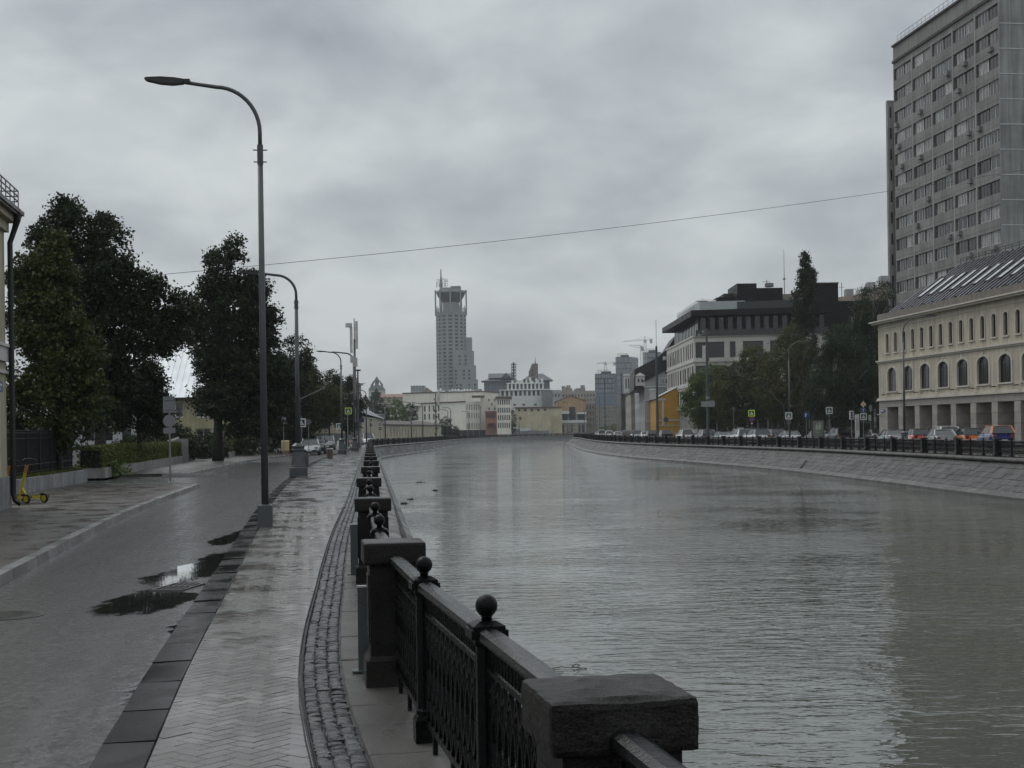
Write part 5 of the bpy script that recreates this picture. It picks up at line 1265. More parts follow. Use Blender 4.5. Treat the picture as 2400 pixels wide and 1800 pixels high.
for k in range(4):
    for j in range(2):
        c0 = (xm - 2.6 + k * 2.4, zz(1036, 668, D) + j * 3.6 + 1.8); prev = None
        for q in range(9): a_ = 2 * math.pi * q / 8; p_ = (c0[0] + 1.0 * math.cos(a_), 0, c0[1] + 1.4 * math.sin(a_)); prev and mb.bar(prev, p_, .3); prev = p_
    mb.bar((xm - 3.7 + k * 2.4, 0, zz(1036, 671, D)), (xm - 3.7 + k * 2.4, 0, zz(1036, 656, D)), .35)
mb.bar((xm, 0, zz(1036, 646, D)), (xm + 6, 0, zz(1036, 656, D)), .3); mb.build('ring_ornament', M_HOTG, t)
def wing(p0, p1, ytop, dd, cols, rws, dep=14):
    A_, B_ = Vector(XD(p0, D + dd)) - org, Vector(XD(p1, D + dd)) - org; L = B_.x - A_.x; z1 = zz(p0, ytop, D + dd)
    block(t, A_, B_, dep, 0, z1, M_HOT, front=[(L * cf - .9, z1 - 5.4 - 3.13 * r, 1.8, 1.9) for cf in cols for r in rws], right=[(dep * .5 - 1, z1 - 4.5 - 3.13 * r, 2, 1.9) for r in range(8)], kind='fard', roofm=M_HOT, rd=.4)
wing(1085, 1108.5, 791, 10, (), ()); wing(1063, 1112.5, 823, -8, (.34, .62), range(4)); wing(1066, 1117, 857, -12, (.09, .46, .70), range(4)); wing(1070, 1121, 890, -16, (.05, .22, .62, .88), range(7))

# music hall with flared roofs, lattice tower and slanted tower
D = 1000.0; org = Vector(XD(1215, D)); M_MH = mat('hall_dark_roof', (.075, .085, .10), .5); M_MHG = mat('hall_glass', (.13, .15, .175), .25, var=.2, vs=.1); M_MHS = mat('hall_stone', (.17, .145, .13), .7, var=.2, vs=.1)
t = thing('music_hall', 'dark pavilion hall with flared eaves beside the lattice tower', 'building', (org.x, org.y, 0))
def Q(px, d=D): return Vector(XD(px, d)) - org
a, b = Q(1137), Q(1208); ze = zz(1160, 893, D)
block(t, a, b, 22, 0, ze, M_MHG, front=[], roofm=M_MH)
for i in range(9): x = a.x + (b.x - a.x) * i / 8; MB().box(x - .25, x + .25, a.y - .35, a.y - .05, ze - 9, ze).build('mullion', M_MH, t)
c = rect(a, b, 22); hip_roof(t, c, ze, 2.2, 2.4, M_MH, inset=6); c2 = rect(Q(1150, D + 4), Q(1204, D + 4), 12)
block(t, c2[0], c2[1], 12, ze, zz(1160, 884, D), M_MH); gable_roof(t, c2, zz(1160, 884, D), zz(1160, 874, D) - zz(1160, 884, D), 1.2, M_MH)
gx = Q(1188); MB().add([(gx.x - 4.2, gx.y - .6, zz(1188, 887, D)), (gx.x + 4.2, gx.y - .6, zz(1188, 887, D)), (gx.x, gx.y - .6, zz(1188, 874, D)), (gx.x - 4.2, gx.y + 3, zz(1188, 887, D)), (gx.x + 4.2, gx.y + 3, zz(1188, 887, D)), (gx.x, gx.y + 3, zz(1188, 874, D))], [(0, 1, 2), (0, 2, 5, 3), (1, 4, 5, 2)]).build('dormer_gable', M_MH, t)
a, b = Q(1232), Q(1290); c = block(t, a, b, 22, 0, ze, mat('hall_grey', (.115, .125, .14), .5), roofm=M_MH); hip_roof(t, c, ze, 5.2, 2.4, M_MH, inset=7)
t = thing('lattice_tower', 'slim dark lattice tower rising beside the music hall', 'tower', (*XD(1206, 970), 0)); mb = MB(); z0, z1 = 30, zz(1206, 855, 970)
for sx in (-1, 1):
    for sy in (-1, 1): mb.bar((sx * 1.5, sy * 1.5, 0), (sx * 1.5, sy * 1.5, z1), .35)
mb.box(-.5, .5, -.5, .5, 0, zz(1206, 849, 970)); mb.build('frame', M_MH, t); mb = MB(); z = z0
while z < z1:
    for s_ in (-1, 1):
        mb.bar((-1.5, s_ * 1.5, z), (1.5, s_ * 1.5, z + 2), .18); mb.bar((1.5, s_ * 1.5, z), (-1.5, s_ * 1.5, z + 2), .18); mb.bar((-1.5, s_ * 1.5, z), (1.5, s_ * 1.5, z), .3)
    z += 2
mb.build('bracing', M_MH, t); MB().box(-1.7, 1.7, -1.7, 1.7, z1, z1 + .7).build('top_platform', M_MH, t)
t = thing('slanted_tower', 'brown slant topped concrete tower with a thin spire', 'tower', (*XD(1252, 985), 0)); w = 11 * 985 / F
MB().prismy([(-w, 0), (w, 0), (w, zz(1252, 852, 985)), (-w * .25, zz(1252, 852, 985)), (-w, zz(1252, 872, 985))], 0, 5).build('shaft', M_MHS, t)
MB().tube([(w * .45, 2.5, zz(1252, 853, 985)), (w * .45, 2.5, zz(1252, 846, 985)), (w * .45, 2.5, zz(1252, 836, 985))], [.5, .25, .08], 6).build('spire', M_MH, t)
for i in range(3): MB().box(-.5, .5, -.05, .05, 0, 1.2).build('slit_window', M_HOTG, t, (-w * .2, -.04, zz(1252, 870, 985) - i * 3))

# stepped white office block
D = 720.0; org = Vector(XD(1230, D)); t = thing('stepped_office', 'stepped white office block with square windows below the music hall', 'building', (org.x, org.y, 0)); M_OFW = mat('office_white', (.62, .63, .62), .6, var=.06)
for (p0, p1, yt, dd, n, yw, h) in ((1172, 1291, 913.5, 0, 11, 927.5, 2.5), (1190, 1276, 898, 6, 9, 911.5, 2.6)):
    a, b = Vector(XD(p0, D + dd)) - org, Vector(XD(p1, D + dd)) - org; L = b.x - a.x
    c = block(t, a, b, 18, 0, zz(1230, yt, D + dd), M_OFW, front=grid(L, n, .4, .4, L / n * .55, (zz(1230, yw, D + dd),), h) + ([(L * q, zz(1230, 951, D), 1.3, 1.0) for q in (.27, .45, .68, .85)] if dd == 0 else []), kind='fard', roofm=M_OFW, rd=.5)
    MB().bar((a.x - .3, a.y - .3, zz(1230, yt, D + dd)), (b.x + .3, b.y - .3, zz(1230, yt, D + dd)), .6, .5).build('parapet', M_OFW, t)
for i in range(16):
    p = Vector(XD(1203 + i * 4.6, D + 12)) - org; h = R.uniform(.8, 3.2); MB().box(-.6, .6, -.8, .8, 0, h).build('roof_unit', R.choice((M_OFW, M_MH, M_ZINC)), t, (p.x, p.y, zz(1230, 898, D + 6)))
MB().box(-2.6, 2.6, 0, 10, 0, zz(1284, 916, D)).build('stair_tower', mat('grey_screen', (.18, .19, .20), .5), t, (*(Vector(XD(1284, D - 8)) - org), 0))

# yellow works building with white containers and grey fence
M_CREAM = mat('cream_render', (.50, .445, .315), .8, var=.15, vs=.3, streak=.12)
D = 640.0; org = Vector(XD(1245, D)); t = thing('cream_works', 'low cream yellow works building behind the grey site fence', 'building', (org.x, org.y, 0))
a, b = Vector(XD(1197, D)) - org, Vector(XD(1291, D)) - org
block(t, a, b, 16, 0, zz(1240, 967, D), M_CREAM, front=[((1218 - 1197) / 94 * (b.x - a.x), zz(1218, 985, D), .9, 1.6)], kind='fard', roofm=M_ROOFDK)
a, b = Vector(XD(1208, D + 5)) - org, Vector(XD(1318, D + 5)) - org; L = b.x - a.x
block(t, a, b, 14, 0, zz(1240, 955, D + 5), M_CREAM, front=[(L * q, zz(1240, 964, D + 5), 1.1, 1.1) for q in (.06, .19, .33, .47, .61)], kind='fard', roofm=M_ROOFDK)
MB().bar((a.x, a.y - .3, zz(1240, 955, D + 5)), (b.x, b.y - .3, zz(1240, 955, D + 5)), .6, .4).build('eaves', M_BRN, t)
t = thing('site_cabin', 'white site cabin standing before the cream works building', 'cabin', (*XD(1198, 628), 0)); w = 45 * 628 / F
MB().box(0, w, 0, 3, 0, 3.4).build('cabin_body', mat('cabin_white', (.66, .70, .72), .5), t); MB().box(w * .62, w * .72, -.03, 0, .9, 1.9).build('window', GLASS_FAR, t); MB().box(-.1, w + .1, -.1, 3.1, 3.4, 3.55).build('roof', M_OFW, t)
t = thing('site_fence', 'grey sheet metal site fence along the far embankment', 'fence', (*XD(1199, 618), 0)); me = MB().box(0, 2.3, 0, .06, 0, 2.1).mesh('fence_panel', mat('fence_grey', (.21, .22, .235), .5, orand=.1))
for i in range(7): place('fence_panel', me, t, (i * 2.33, R.uniform(0, .05), R.uniform(-.05, .15)))
MB().box(.4, 3.6, -.05, 0, 0, 3.1).build('tall_panel', mat('fence_grey2', (.235, .245, .255), .5), t)
# orange gabled house and its glass veranda
D = 690.0; org = Vector(XD(1340, D)); t = thing('orange_gable_house', 'orange tan gable house above the dark glass veranda', 'house', (org.x, org.y, 0)); M_ORG = mat('orange_render', (.40, .27, .15), .8, var=.1, streak=.15)
a, b = Vector(XD(1306, D)) - org, Vector(XD(1373, D)) - org; c = block(t, a, b, 30, 0, zz(1340, 939, D), M_ORG, front=[(3.1, zz(1320, 945, D), .9, .6)], right=grid(30, 6, 1, 1, 1.1, (3, 6.5, 10), 1.8), kind='fard'); rise = zz(1340, 926, D) - zz(1340, 939, D)
gable_fill(t, a, b, zz(1340, 939, D), rise, M_ORG); gable_roof(t, c, zz(1340, 939, D), rise, .5, M_BRN, ridge='dep')
t = thing('glass_veranda', 'dark glazed veranda pavilion with white canopies in front of the orange house', 'pavilion', (*XD(1292, 655), 0)); k = 655 / F
def vb(name, p0, p1, y0, y1, m, dy=0, dep=.3): MB().box((p0 - 1292) * k, (p1 - 1292) * k, dy, dy + dep, ZD(1330, y1, 655), ZD(1330, y0, 655)).build(name, m, t)
vb('back_wall', 1292, 1374, 965, 1015, mat('veranda_dark', (.02, .022, .022), .3), .6, 5); vb('canopy', 1293, 1335, 963.5, 970, M_OFW, -.6, 2); vb('canopy', 1352, 1375, 966, 971, M_OFW, -.6, 2); vb('balcony_band', 1290, 1375, 985, 991, M_OFW, -.1, .6)
for p in (1293, 1296.5, 1331.5, 1335, 1350, 1352.5, 1372): vb('post', p, p + 1.6, 966, 1012, mat('veranda_post', (.4, .38, .34), .7), .1, .4)
vb('shop_wall', 1290, 1374, 991, 1016, mat('veranda_wall', (.30, .27, .22), .8, var=.2), .3, .3)
for p in (1297, 1318, 1330, 1338, 1356, 1364): vb('door', p, p + 5, 995, 1014, GLASS_FAR, .22, .06)
mb = MB(); xc = (1344 - 1292) * k
pts = [(xc + 1.75 * math.cos(math.pi * q / 10), ZD(1344, 954, 655) + 2.0 * math.sin(math.pi * q / 10)) for q in range(11)]
for i in range(10):
    for y_ in (0,): mb.quad((pts[i][0], -.6, pts[i][1]), (pts[i + 1][0], -.6, pts[i + 1][1]), (pts[i + 1][0], 2.4, pts[i + 1][1]), (pts[i][0], 2.4, pts[i][1]))
mb.build('barrel_canopy', mat('canopy_gold', (.42, .36, .26), .5), t); vb('stair_glass', 1335, 1349, 954, 985, mat('veranda_dark', (.02, .022, .022), .3), .1, 4)

# background roofs
def simple(name, label, p0, p1, yt, d, dep, m, n=0, rws=(), kind='fard', roofm=None, ws=.5, wh=1.6, cat='building', d1=None, right=()):
    A_, B_ = Vector(XD(p0, d)), Vector(XD(p1, d1 or d)); t = thing(name, label, cat, (A_.x, A_.y, 0)); BB = B_ - A_; L = BB.length; z1 = ZD((p0 + p1) / 2, yt, d)
    fr = grid(L, n, .3, .3, L / n * ws, [ZD((p0 + p1) / 2, y, d) for y in rws], wh) if n else []
    c = block(t, Vector((0, 0)), BB, dep, 0, z1, m, front=fr, right=[q for q in right], kind=kind, roofm=roofm or M_ROOFDK)
    return t, c, z1
M_TAN = mat('tan_render', (.33, .30, .25), .8, var=.15, vs=.1, streak=.2); M_GREYB = mat('grey_render', (.30, .31, .31), .8, var=.1, vs=.1, streak=.2)
t, c, z1 = simple('tan_block', 'tan apartment roofs behind the orange gable house', 1310, 1398, 916, 860, 20, M_TAN, 12, (941, 930), ws=.4)
for i in range(10): MB().box(-1.2, 1.2, 0, 3, 0, R.uniform(1, 3.8)).build('chimney', R.choice((M_TAN, M_GREYB)), t, (R.uniform(2, 20), R.uniform(1, 8), z1))
simple('tan_block', 'small pale block between the office and the orange house', 1291, 1316, 914, 800, 15, mat('pale_concrete_block', (.33, .34, .35), .8), 3, (930,), ws=.5)
simple('brown_side_house', 'narrow brown house right of the orange gable house', 1373, 1396, 945, 720, 20, mat('brown_grey', (.20, .18, .16), .8, streak=.2), 3, (1000, 987, 972, 958), ws=.35)
t, c, z1 = simple('window_block', 'brown and white block with rows of windows under the blue towers', 1396, 1459, 951, 840, 20, mat('brown_brick_far', (.21, .185, .165), .8), 11, (1000, 990, 980, 970, 960), 'far1', ws=.55, wh=1.7)
simple('white_slab', 'distant white apartment slab left of the hotel tower', 964, 997, 904, 1250, 16, mat('slab_white', (.40, .42, .43), .7), 9, (916, 911, 907), ws=.5, wh=1.2)
simple('beige_block', 'pale block with roof rail left of the hotel foot', 1040, 1130, 912, 800, 18, mat('pale_block', (.36, .37, .37), .8), 0)
t, c, z1 = simple('roof_terrace_house', 'red roofed houses beside the pyramid tower', 893, 960, 931, 640, 12, M_TAN, 0, roofm=mat('red_tile_far', (.22, .12, .10), .7)); gable_roof(t, c, z1, 1.6, .3, mat('red_tile_far', (.22, .12, .10), .7))
t, c, z1 = simple('gable_house', 'small pale gabled house roof left of the hotel foot', 990, 1014, 918, 640, 10, M_TAN); gable_roof(t, c, z1, ZD(1000, 908, 640) - z1, .3, mat('pale_tile', (.36, .31, .26), .7), ridge='dep'); gable_fill(t, c[0], c[1], z1, ZD(1000, 908, 640) - z1, mat('pale_tile', (.36, .31, .26), .7))
# pyramid tower
D = 700.0; t = thing('pyramid_tower', 'green pyramid roofed tower with an open lantern on the left skyline', 'tower', (*XD(885, D + 4), 0)); M_PYR = mat('pyramid_green', (.10, .125, .125), .5); w = 19 * D / F; zb, zm1, zm2, zt = ZD(885, 914, D), ZD(885, 903, D), ZD(885, 893, D), ZD(885, 881, D)
q = lambda z: w * (zt - z) / (zt - zb)
MB().frustum(-w, w, -w, w, zb, zm1, w - q(zm1), w - q(zm1)).build('lower_roof', M_PYR, t); MB().frustum(-q(zm2), q(zm2), -q(zm2), q(zm2), zm2, zt, q(zm2) - .02, q(zm2) - .02).build('upper_roof', M_PYR, t)
mb = MB()
for sx in (-1, 1):
    for sy in (-1, 1): mb.bar((sx * q(zm1), sy * q(zm1), zm1), (sx * q(zm2), sy * q(zm2), zm2), .4)
mb.build('lantern_frame', M_PYR, t); MB().lathe([(1.0, zm1), (1.0, zm2)], 10).build('lantern_core', mat('lantern_grey', (.25, .27, .28), .6), t); MB().box(-w * .95, w * .95, -w * .95, w * .95, 0, zb).build('tower_wall', mat('tower_pale', (.45, .46, .45), .7), t)
for p in (-.45, .45): MB().box(p * w - .7, p * w + .7, -w * .97, -w * .94, zb - 4, zb - 1).build('window', GLASS_FAR, t)

# blue-grey towers and cranes
M_BT = mat('blue_tower_frame', (.055, .066, .09), .6, var=.05); M_BTG = glassmat('blue_tower_glass', (.22, .25, .29), (.40, .44, .47), .2, .3)
def btower(label, p0, p1, y0, y1, d, n, m, dep, pod=True, split=.82):
    A_, B_ = Vector(XD(p0, d)), Vector(XD(p0 + (p1 - p0) * split, d - 2)); t = thing('blue_tower', label, 'tower', (A_.x, A_.y, 0)); BB = B_ - A_; L = BB.length; z1, z0 = ZD(p0, y0, d), ZD(p0, y1, d)
    nr = max(4, int((z1 - z0) / 4.6)); hs = (z1 - z0) / nr; sp = L / n
    wn_ = [(sp * (i + .14), z0 + hs * (j + .14), sp * .72, hs * .72) for i in range(n) for j in range(nr)]
    o = open_wall(L, 0, z1, wn_, .5).build('wall', M_BT if m is None else m, t, (0, 0, 0), math.atan2(BB.y, BB.x))
    pm_ = MB().box(0, sp * .72, 0, .1, 0, hs * .72).mesh('window', M_BTG)
    an = math.atan2(BB.y, BB.x)
    for x, z, w_, h_ in wn_: place('window', pm_, t, (math.cos(an) * x - math.sin(an) * .42, math.sin(an) * x + math.cos(an) * .42, z), an)
    E_ = BB + Vector(((p1 - p0) * (1 - split) / F * d, dep)); facade(t, BB, E_, 0, z1, [], M_BT if m is None else m); facade(t, E_, E_ - BB, 0, z1, [], M_BT); facade(t, E_ - BB, Vector((0, 0)), 0, z1, [], M_BT)
    MB().add([(0, 0, z1), (BB.x, BB.y, z1), (E_.x, E_.y, z1), ((E_ - BB).x, (E_ - BB).y, z1)], [(0, 1, 2, 3)]).build('roof', M_BT, t)
    mb = MB()
    for i in range(9): x = L * (.12 + .08 * i); mb.bar((x, 2, z1), (x, 2, z1 + R.choice((2.4, 3.2))), .25)
    mb.bar((L * .12, 2, z1 + 3), (L * .76, 2, z1 + 3), .25); mb.box(L * .35, L * .85, 3, 8, z1, z1 + 2); mb.build('roof_rig', M_BT, t); return t
btower('lower left blue grey grid facade tower under the crane', 1396, 1452, 876, 922, 1150, 11, None, 20)
btower('middle blue grey slab tower behind the grid tower', 1445, 1503, 837, 905, 1230, 10, mat('blue_slab', (.155, .17, .185), .5), 20, split=.65)
btower('right blue grey tower behind the dark mansard roof', 1510, 1560, 826, 890, 1210, 9, None, 20)
simple('blue_podium', 'low blue glass podium at the foot of the grid tower', 1396, 1462, 923, 1100, 20, mat('podium_blue', (.10, .13, .165), .4), 0)
M_CR = mat('crane_white', (.50, .51, .50), .5)
def crane(label, pm, ybase, ytop, pj0, yj0, pj1, yj1, d):
    t = thing('tower_crane', label, 'crane', (*XD(pm, d), 0)); k = d / F; zj = ZD(pm, (yj0 + yj1) / 2, d)
    mb = MB()
    for sx in (-1, 1):
        for sy in (-1, 1): mb.bar((sx * .9, sy * .9, 0), (sx * .9, sy * .9, zj + 1), .25)
    z = 20
    while z < zj: mb.bar((-.9, -.9, z), (.9, -.9, z + 2), .15); mb.bar((.9, -.9, z + 2), (-.9, -.9, z + 4), .15); z += 4
    mb.build('mast', M_CR, t)
    x0, x1 = (pj0 - pm) * k, (pj1 - pm) * k; z0, z1 = ZD(pj0, yj0, d), ZD(pj1, yj1, d)
    mb = MB(); mb.bar((x0, 0, z0), (x1, 0, z1), .25); zu = 1.6; n = 14
    mb.bar((x0 * .95, 0, z0 + zu * .4), (0, 0, zj + zu), .2); mb.bar((0, 0, zj + zu), (x1, 0, z1 + zu * .6), .2)
    for i in range(n): q0 = i / n; xa = x0 + (0 - x0) * q0; xb = x0 + (0 - x0) * (q0 + .5 / n); mb.bar((xa, 0, z0 + (zj - z0) * q0), (xb, 0, z0 + (zj - z0) * q0 + zu * (.4 + .6 * q0)), .15)
    mb.build('jib', M_CR, t); mb = MB(); za = ZD(pm, ytop, d); mb.bar((0, 0, zj), (0, 0, za), .5); mb.bar((0, 0, za), (x0 * .6, 0, z0 + (zj - z0) * .4 + .8), .12); mb.bar((0, 0, za), (x1 * .9, 0, z1 + .6), .12); mb.build('apex', M_CR, t)
    mb = MB().box(x1 - 2.2 if x1 > 0 else x1, x1 if x1 > 0 else x1 + 2.2, -.8, .8, min(z0, z1) - 1.6, z1 + .8); mb.build('counterweight', M_CR, t); MB().box(-1.1, 1.1, -2.2, -.9, zj - 1.5, zj + .8).build('cabin', M_CR, t)
crane('taller pale crane with a level jib right of the blue towers', 1514.5, 870, 788, 1462, 801, 1532, 797, 1180)
crane('shorter pale crane with a drooping jib right of the blue towers', 1506.5, 870, 810, 1476, 810, 1512, 818, 1190)
crane('small distant crane above the grid facade tower', 1421, 870, 849, 1401, 853, 1445, 851, 1350)
# far bank greenery
def bush(label, px, d, hpx, wpx, n, lm, ytop, lf=.4):
    b_ = XD(px, d); z = ZD(px, ytop, d); w = wpx / 2 * d / F
    tree('tree', label, b_, [(0, 0, z * .55, w * .8, w * .7, z * .42), (-w * .5, 0, z * .45, w * .5, w * .5, z * .38), (w * .5, 0, z * .42, w * .5, w * .5, z * .36), (0, 0, z * .3, w * .8, w * .7, z * .28), (w * .15, 0, z * .8, w * .4, w * .4, z * .2)], .12, n, lf, lm, group='trees along the far embankment', tw=.5, limbs=8)
bush('broad green tree before the mill wall', 926, 420, 60, 60, 7000, LEAF_GR, 928); bush('green tree at the right of the mill hedge', 958, 430, 50, 40, 4500, LEAF_DK, 940); bush('darker green tree beside the grey hip roof', 893, 380, 50, 40, 4500, LEAF_DK, 930)
bush('round dark tree at the end of the low beige building', 1045, 480, 50, 34, 4000, LEAF_DK, 976); bush('low dark bush beside the round tree on the far bank', 1066, 500, 50, 26, 1500, LEAF_DK, 1000); bush('dark tree between the mill and the cream works', 1202, 610, 50, 14, 1500, LEAF_DK, 950)
tree('poplar_tree', 'twin dark poplars in front of the pyramid tower', XD(878, 600), [(0, 0, 13, 1.5, 1.5, 6), (-2.4, 0, 11, 1.2, 1.2, 5), (1.2, 0, 17.5, .9, .9, 3.2), (2, 0, 11, 1.1, 1.1, 5)], .25, 6000, .5, LEAF_PO, tw=.5, limbs=6)
bush('small tree before the brown window block', 1440, 700, 50, 26, 1500, LEAF_GR, 993); bush('second small tree before the brown window block', 1418, 700, 50, 22, 1200, LEAF_GR, 995)
shed = thing('dark_fence', 'dark fence by the bushes on the far embankment', 'fence', (*XD(1052, 520), 0))
for i in range(6): MB().box(0, 2.2, 0, .08, 0, 2.6).build('fence_panel', M_FENCE, shed, (i * 2.25, R.uniform(-.1, .1), 0))
# ================================================================ right side
# --- concrete panel tower block
M_CONC = mat('tower_concrete', (0.215, 0.218, 0.206), 0.8, var=.16, vs=.35, streak=.22, orand=.07, bump=.15, bs=12)
M_CONC2 = mat('tower_concrete_side', (0.25, 0.255, 0.248), 0.8, var=.18, vs=.3, streak=.3, orand=.06, bump=.15, bs=12)
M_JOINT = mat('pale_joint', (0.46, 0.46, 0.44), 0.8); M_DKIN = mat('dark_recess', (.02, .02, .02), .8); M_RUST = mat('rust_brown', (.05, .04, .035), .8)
TA, TB = Vector((53.3, 196.0)), Vector((57.2, 165.0)); org = TA
t = thing('panel_tower', 'tall grey concrete panel apartment tower at the upper right', 'building', (org.x, org.y, 0))
BB = TB - TA; L = BB.length; ang = math.atan2(BB.y, BB.x); u = BB.normalized(); nb = 5; bw = L / nb; FH = 2.93; zr = 51.33
pan = open_wall(bw - .03, .015, FH - .015, [(.22, .92, bw - .44, 1.55)], .32)
pan = pan.mesh('facade_panel', M_CONC)
strip_m = MB().box(-.05, .05, -.02, .05, 0, FH).mesh('panel_joint', M_JOINT)
pier = MB().box(0, .42, 0, .1, 0, 1.55).mesh('recess_pier', M_RUST)
acm = MB().box(0, .8, -.34, 0, 0, .56).box(.05, .55, -.36, -.34, .06, .5).mesh('air_conditioner', [mat('ac_grey', (.20, .205, .20), .5)])
ww = (bw - .44 - .42 - .30) / 2
for f_ in range(17):
    z = zr - FH * (f_ + 1)
    for b_ in range(nb):
        x = b_ * bw; p = u * x
        place('facade_panel', pan, t, (p.x, p.y, z), ang)
        q = u * (x + .22); nx = Vector((-u.y, u.x)) * .16
        place('recess_pier', pier, t, (q.x + nx.x, q.y + nx.y, z + .92), ang)
        for k in range(2):
            put_window(t, (0, 0), ang, x + .22 + .42 + k * (ww + .28), .20, z + .92, ww, 1.55, R.choice(('pvc3', 'pvc3', 'pvc2', 'old3', 'old3')), True)
        if R.random() < .40:
            q = u * (x + R.uniform(.6, bw - 1.4)); nx = Vector((u.y, -u.x)) * .05
            place('air_conditioner', acm, t, (q.x + nx.x, q.y + nx.y, z + R.uniform(.05, .3)), ang)
        if b_: q = u * x; place('panel_joint', strip_m, t, (q.x, q.y, z), ang)
# back of the recessed window strips, parapet, other sides
inn = Vector((-u.y, u.x)) * .34
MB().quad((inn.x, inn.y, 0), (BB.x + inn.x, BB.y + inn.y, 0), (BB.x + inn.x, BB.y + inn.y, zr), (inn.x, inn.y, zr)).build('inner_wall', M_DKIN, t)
facade(t, Vector((0, 0)), BB, zr, 54.0, [], M_CONC); facade(t, Vector((0, 0)), BB, 0, zr - FH * 17, [], M_CONC)
side = Vector((-u.y, u.x)); C_ = BB + side * 20; sp_me = MB().box(0, 6.6, -.02, .2, .03, FH - .03).mesh('side_panel', M_CONC2); ang2 = math.atan2(side.y, side.x)
jt = MB().bar((0, -.03, 0), (20, -.03, 0), .06, .12).mesh('panel_joint', M_JOINT)
for f_ in range(-1, 17):
    z = zr - FH * (f_ + 1)
    for k in range(3): q = BB + side * (k * 6.65); place('side_panel', sp_me, t, (q.x, q.y, z), ang2)
    place('panel_joint', jt, t, (BB.x, BB.y, z), ang2)
facade(t, BB + u * .0 + side * .0 - side * 0, C_, 0, 54.2, [], M_CONC2) if False else None
inn2 = BB - u * .25
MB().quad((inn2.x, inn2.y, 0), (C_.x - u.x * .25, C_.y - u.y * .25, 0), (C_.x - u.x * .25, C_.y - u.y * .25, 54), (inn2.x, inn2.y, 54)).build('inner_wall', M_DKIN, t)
facade(t, C_, C_ - BB, 0, 54, [], M_CONC2); facade(t, side * 20, Vector((0, 0)), 0, 54, [], M_CONC2)
MB().add([(0, 0, 54), (BB.x, BB.y, 54), (C_.x, C_.y, 54), ((C_ - BB).x, (C_ - BB).y, 54)], [(0, 1, 2, 3)]).build('roof', M_ROOFDK, t)
mb = MB(); mb.bar((0, 0, 54.1), (BB.x, BB.y, 54.1), .5, .25); mb.bar((BB.x, BB.y, 54.1), (C_.x, C_.y, 54.1), .5, .25)
mb.bar((u.y * .1, -u.x * .1, 51.9), (BB.x + u.y * .1, BB.y - u.x * .1, 51.9), .2, .35); mb.build('roof_band', M_RUST, t)
mb = MB()
for k in range(22): q = u * (1.5 + k * 1.35); mb.bar((q.x, q.y, 54.1), (q.x, q.y, 55.2), .04)
for z in (54.65, 55.2): mb.bar((u.x * 1.5, u.y * 1.5, z), (u.x * 30, u.y * 30, z), .04)
mb.build('roof_rail', M_POLE, t)
mb = MB().box(-.25, 4.5, -.3, .3, 0, 47.0).build('rear_wing', M_CONC2, t, (-.35, 1.5, 0), ang2)
for f_ in range(15): MB().box(.05, .30, -.32, -.30, 0, 1.5).build('window', GLASS_DK, t, (-.35, 1.5, 44.6 - FH * f_), ang2)
# --- cream arcade building
M_ARC = mat('arcade_stucco', (0.47, 0.425, 0.335), 0.8, var=.12, vs=.6, streak=.22, bump=.1, bs=40); M_ARCT = mat('arcade_trim', (0.52, 0.49, 0.42), 0.7, var=.1); M_GRAN = mat('arcade_granite', (0.33, 0.30, 0.27), 0.45, var=.14, vs=1.5, orand=.10)
M_SEAM = mat('seamed_roof', (0.10, 0.10, 0.112), 0.28, 0.5, .1)
A_, B_ = Vector((38.8, 150.0)), Vector((43.4, 110.0)); org = A_; BB = B_ - A_; L = BB.length; u = BB.normalized(); ang = math.atan2(BB.y, BB.x); nrm = Vector((u.y, -u.x))
t = thing('arcade_building', 'cream stuccoed building with arched windows and granite arcade on the right embankment', 'building', (org.x, org.y, 0))
loc = lambda x, o: (u * x + nrm * o)
Zg, Z1, Z2, Zc = 4.40, 4.55, 8.35, 12.55
nA = 9; spA = (L - 2.2) / nA; nT = 17; spT = (L - 2.4) / nT
arch = [(1.6 + spA * i + spA * .5 - 1.15, 5.35, 2.3, 2.42) for i in range(nA)]; small = [(1.5 + spT * i + spT * .5 - .40, 9.35, .80, 2.0) for i in range(nT)]
open_wall(L, Zg, Zc, arch + small, .2).build('wall', M_ARC, t, (0, 0, 0), ang)
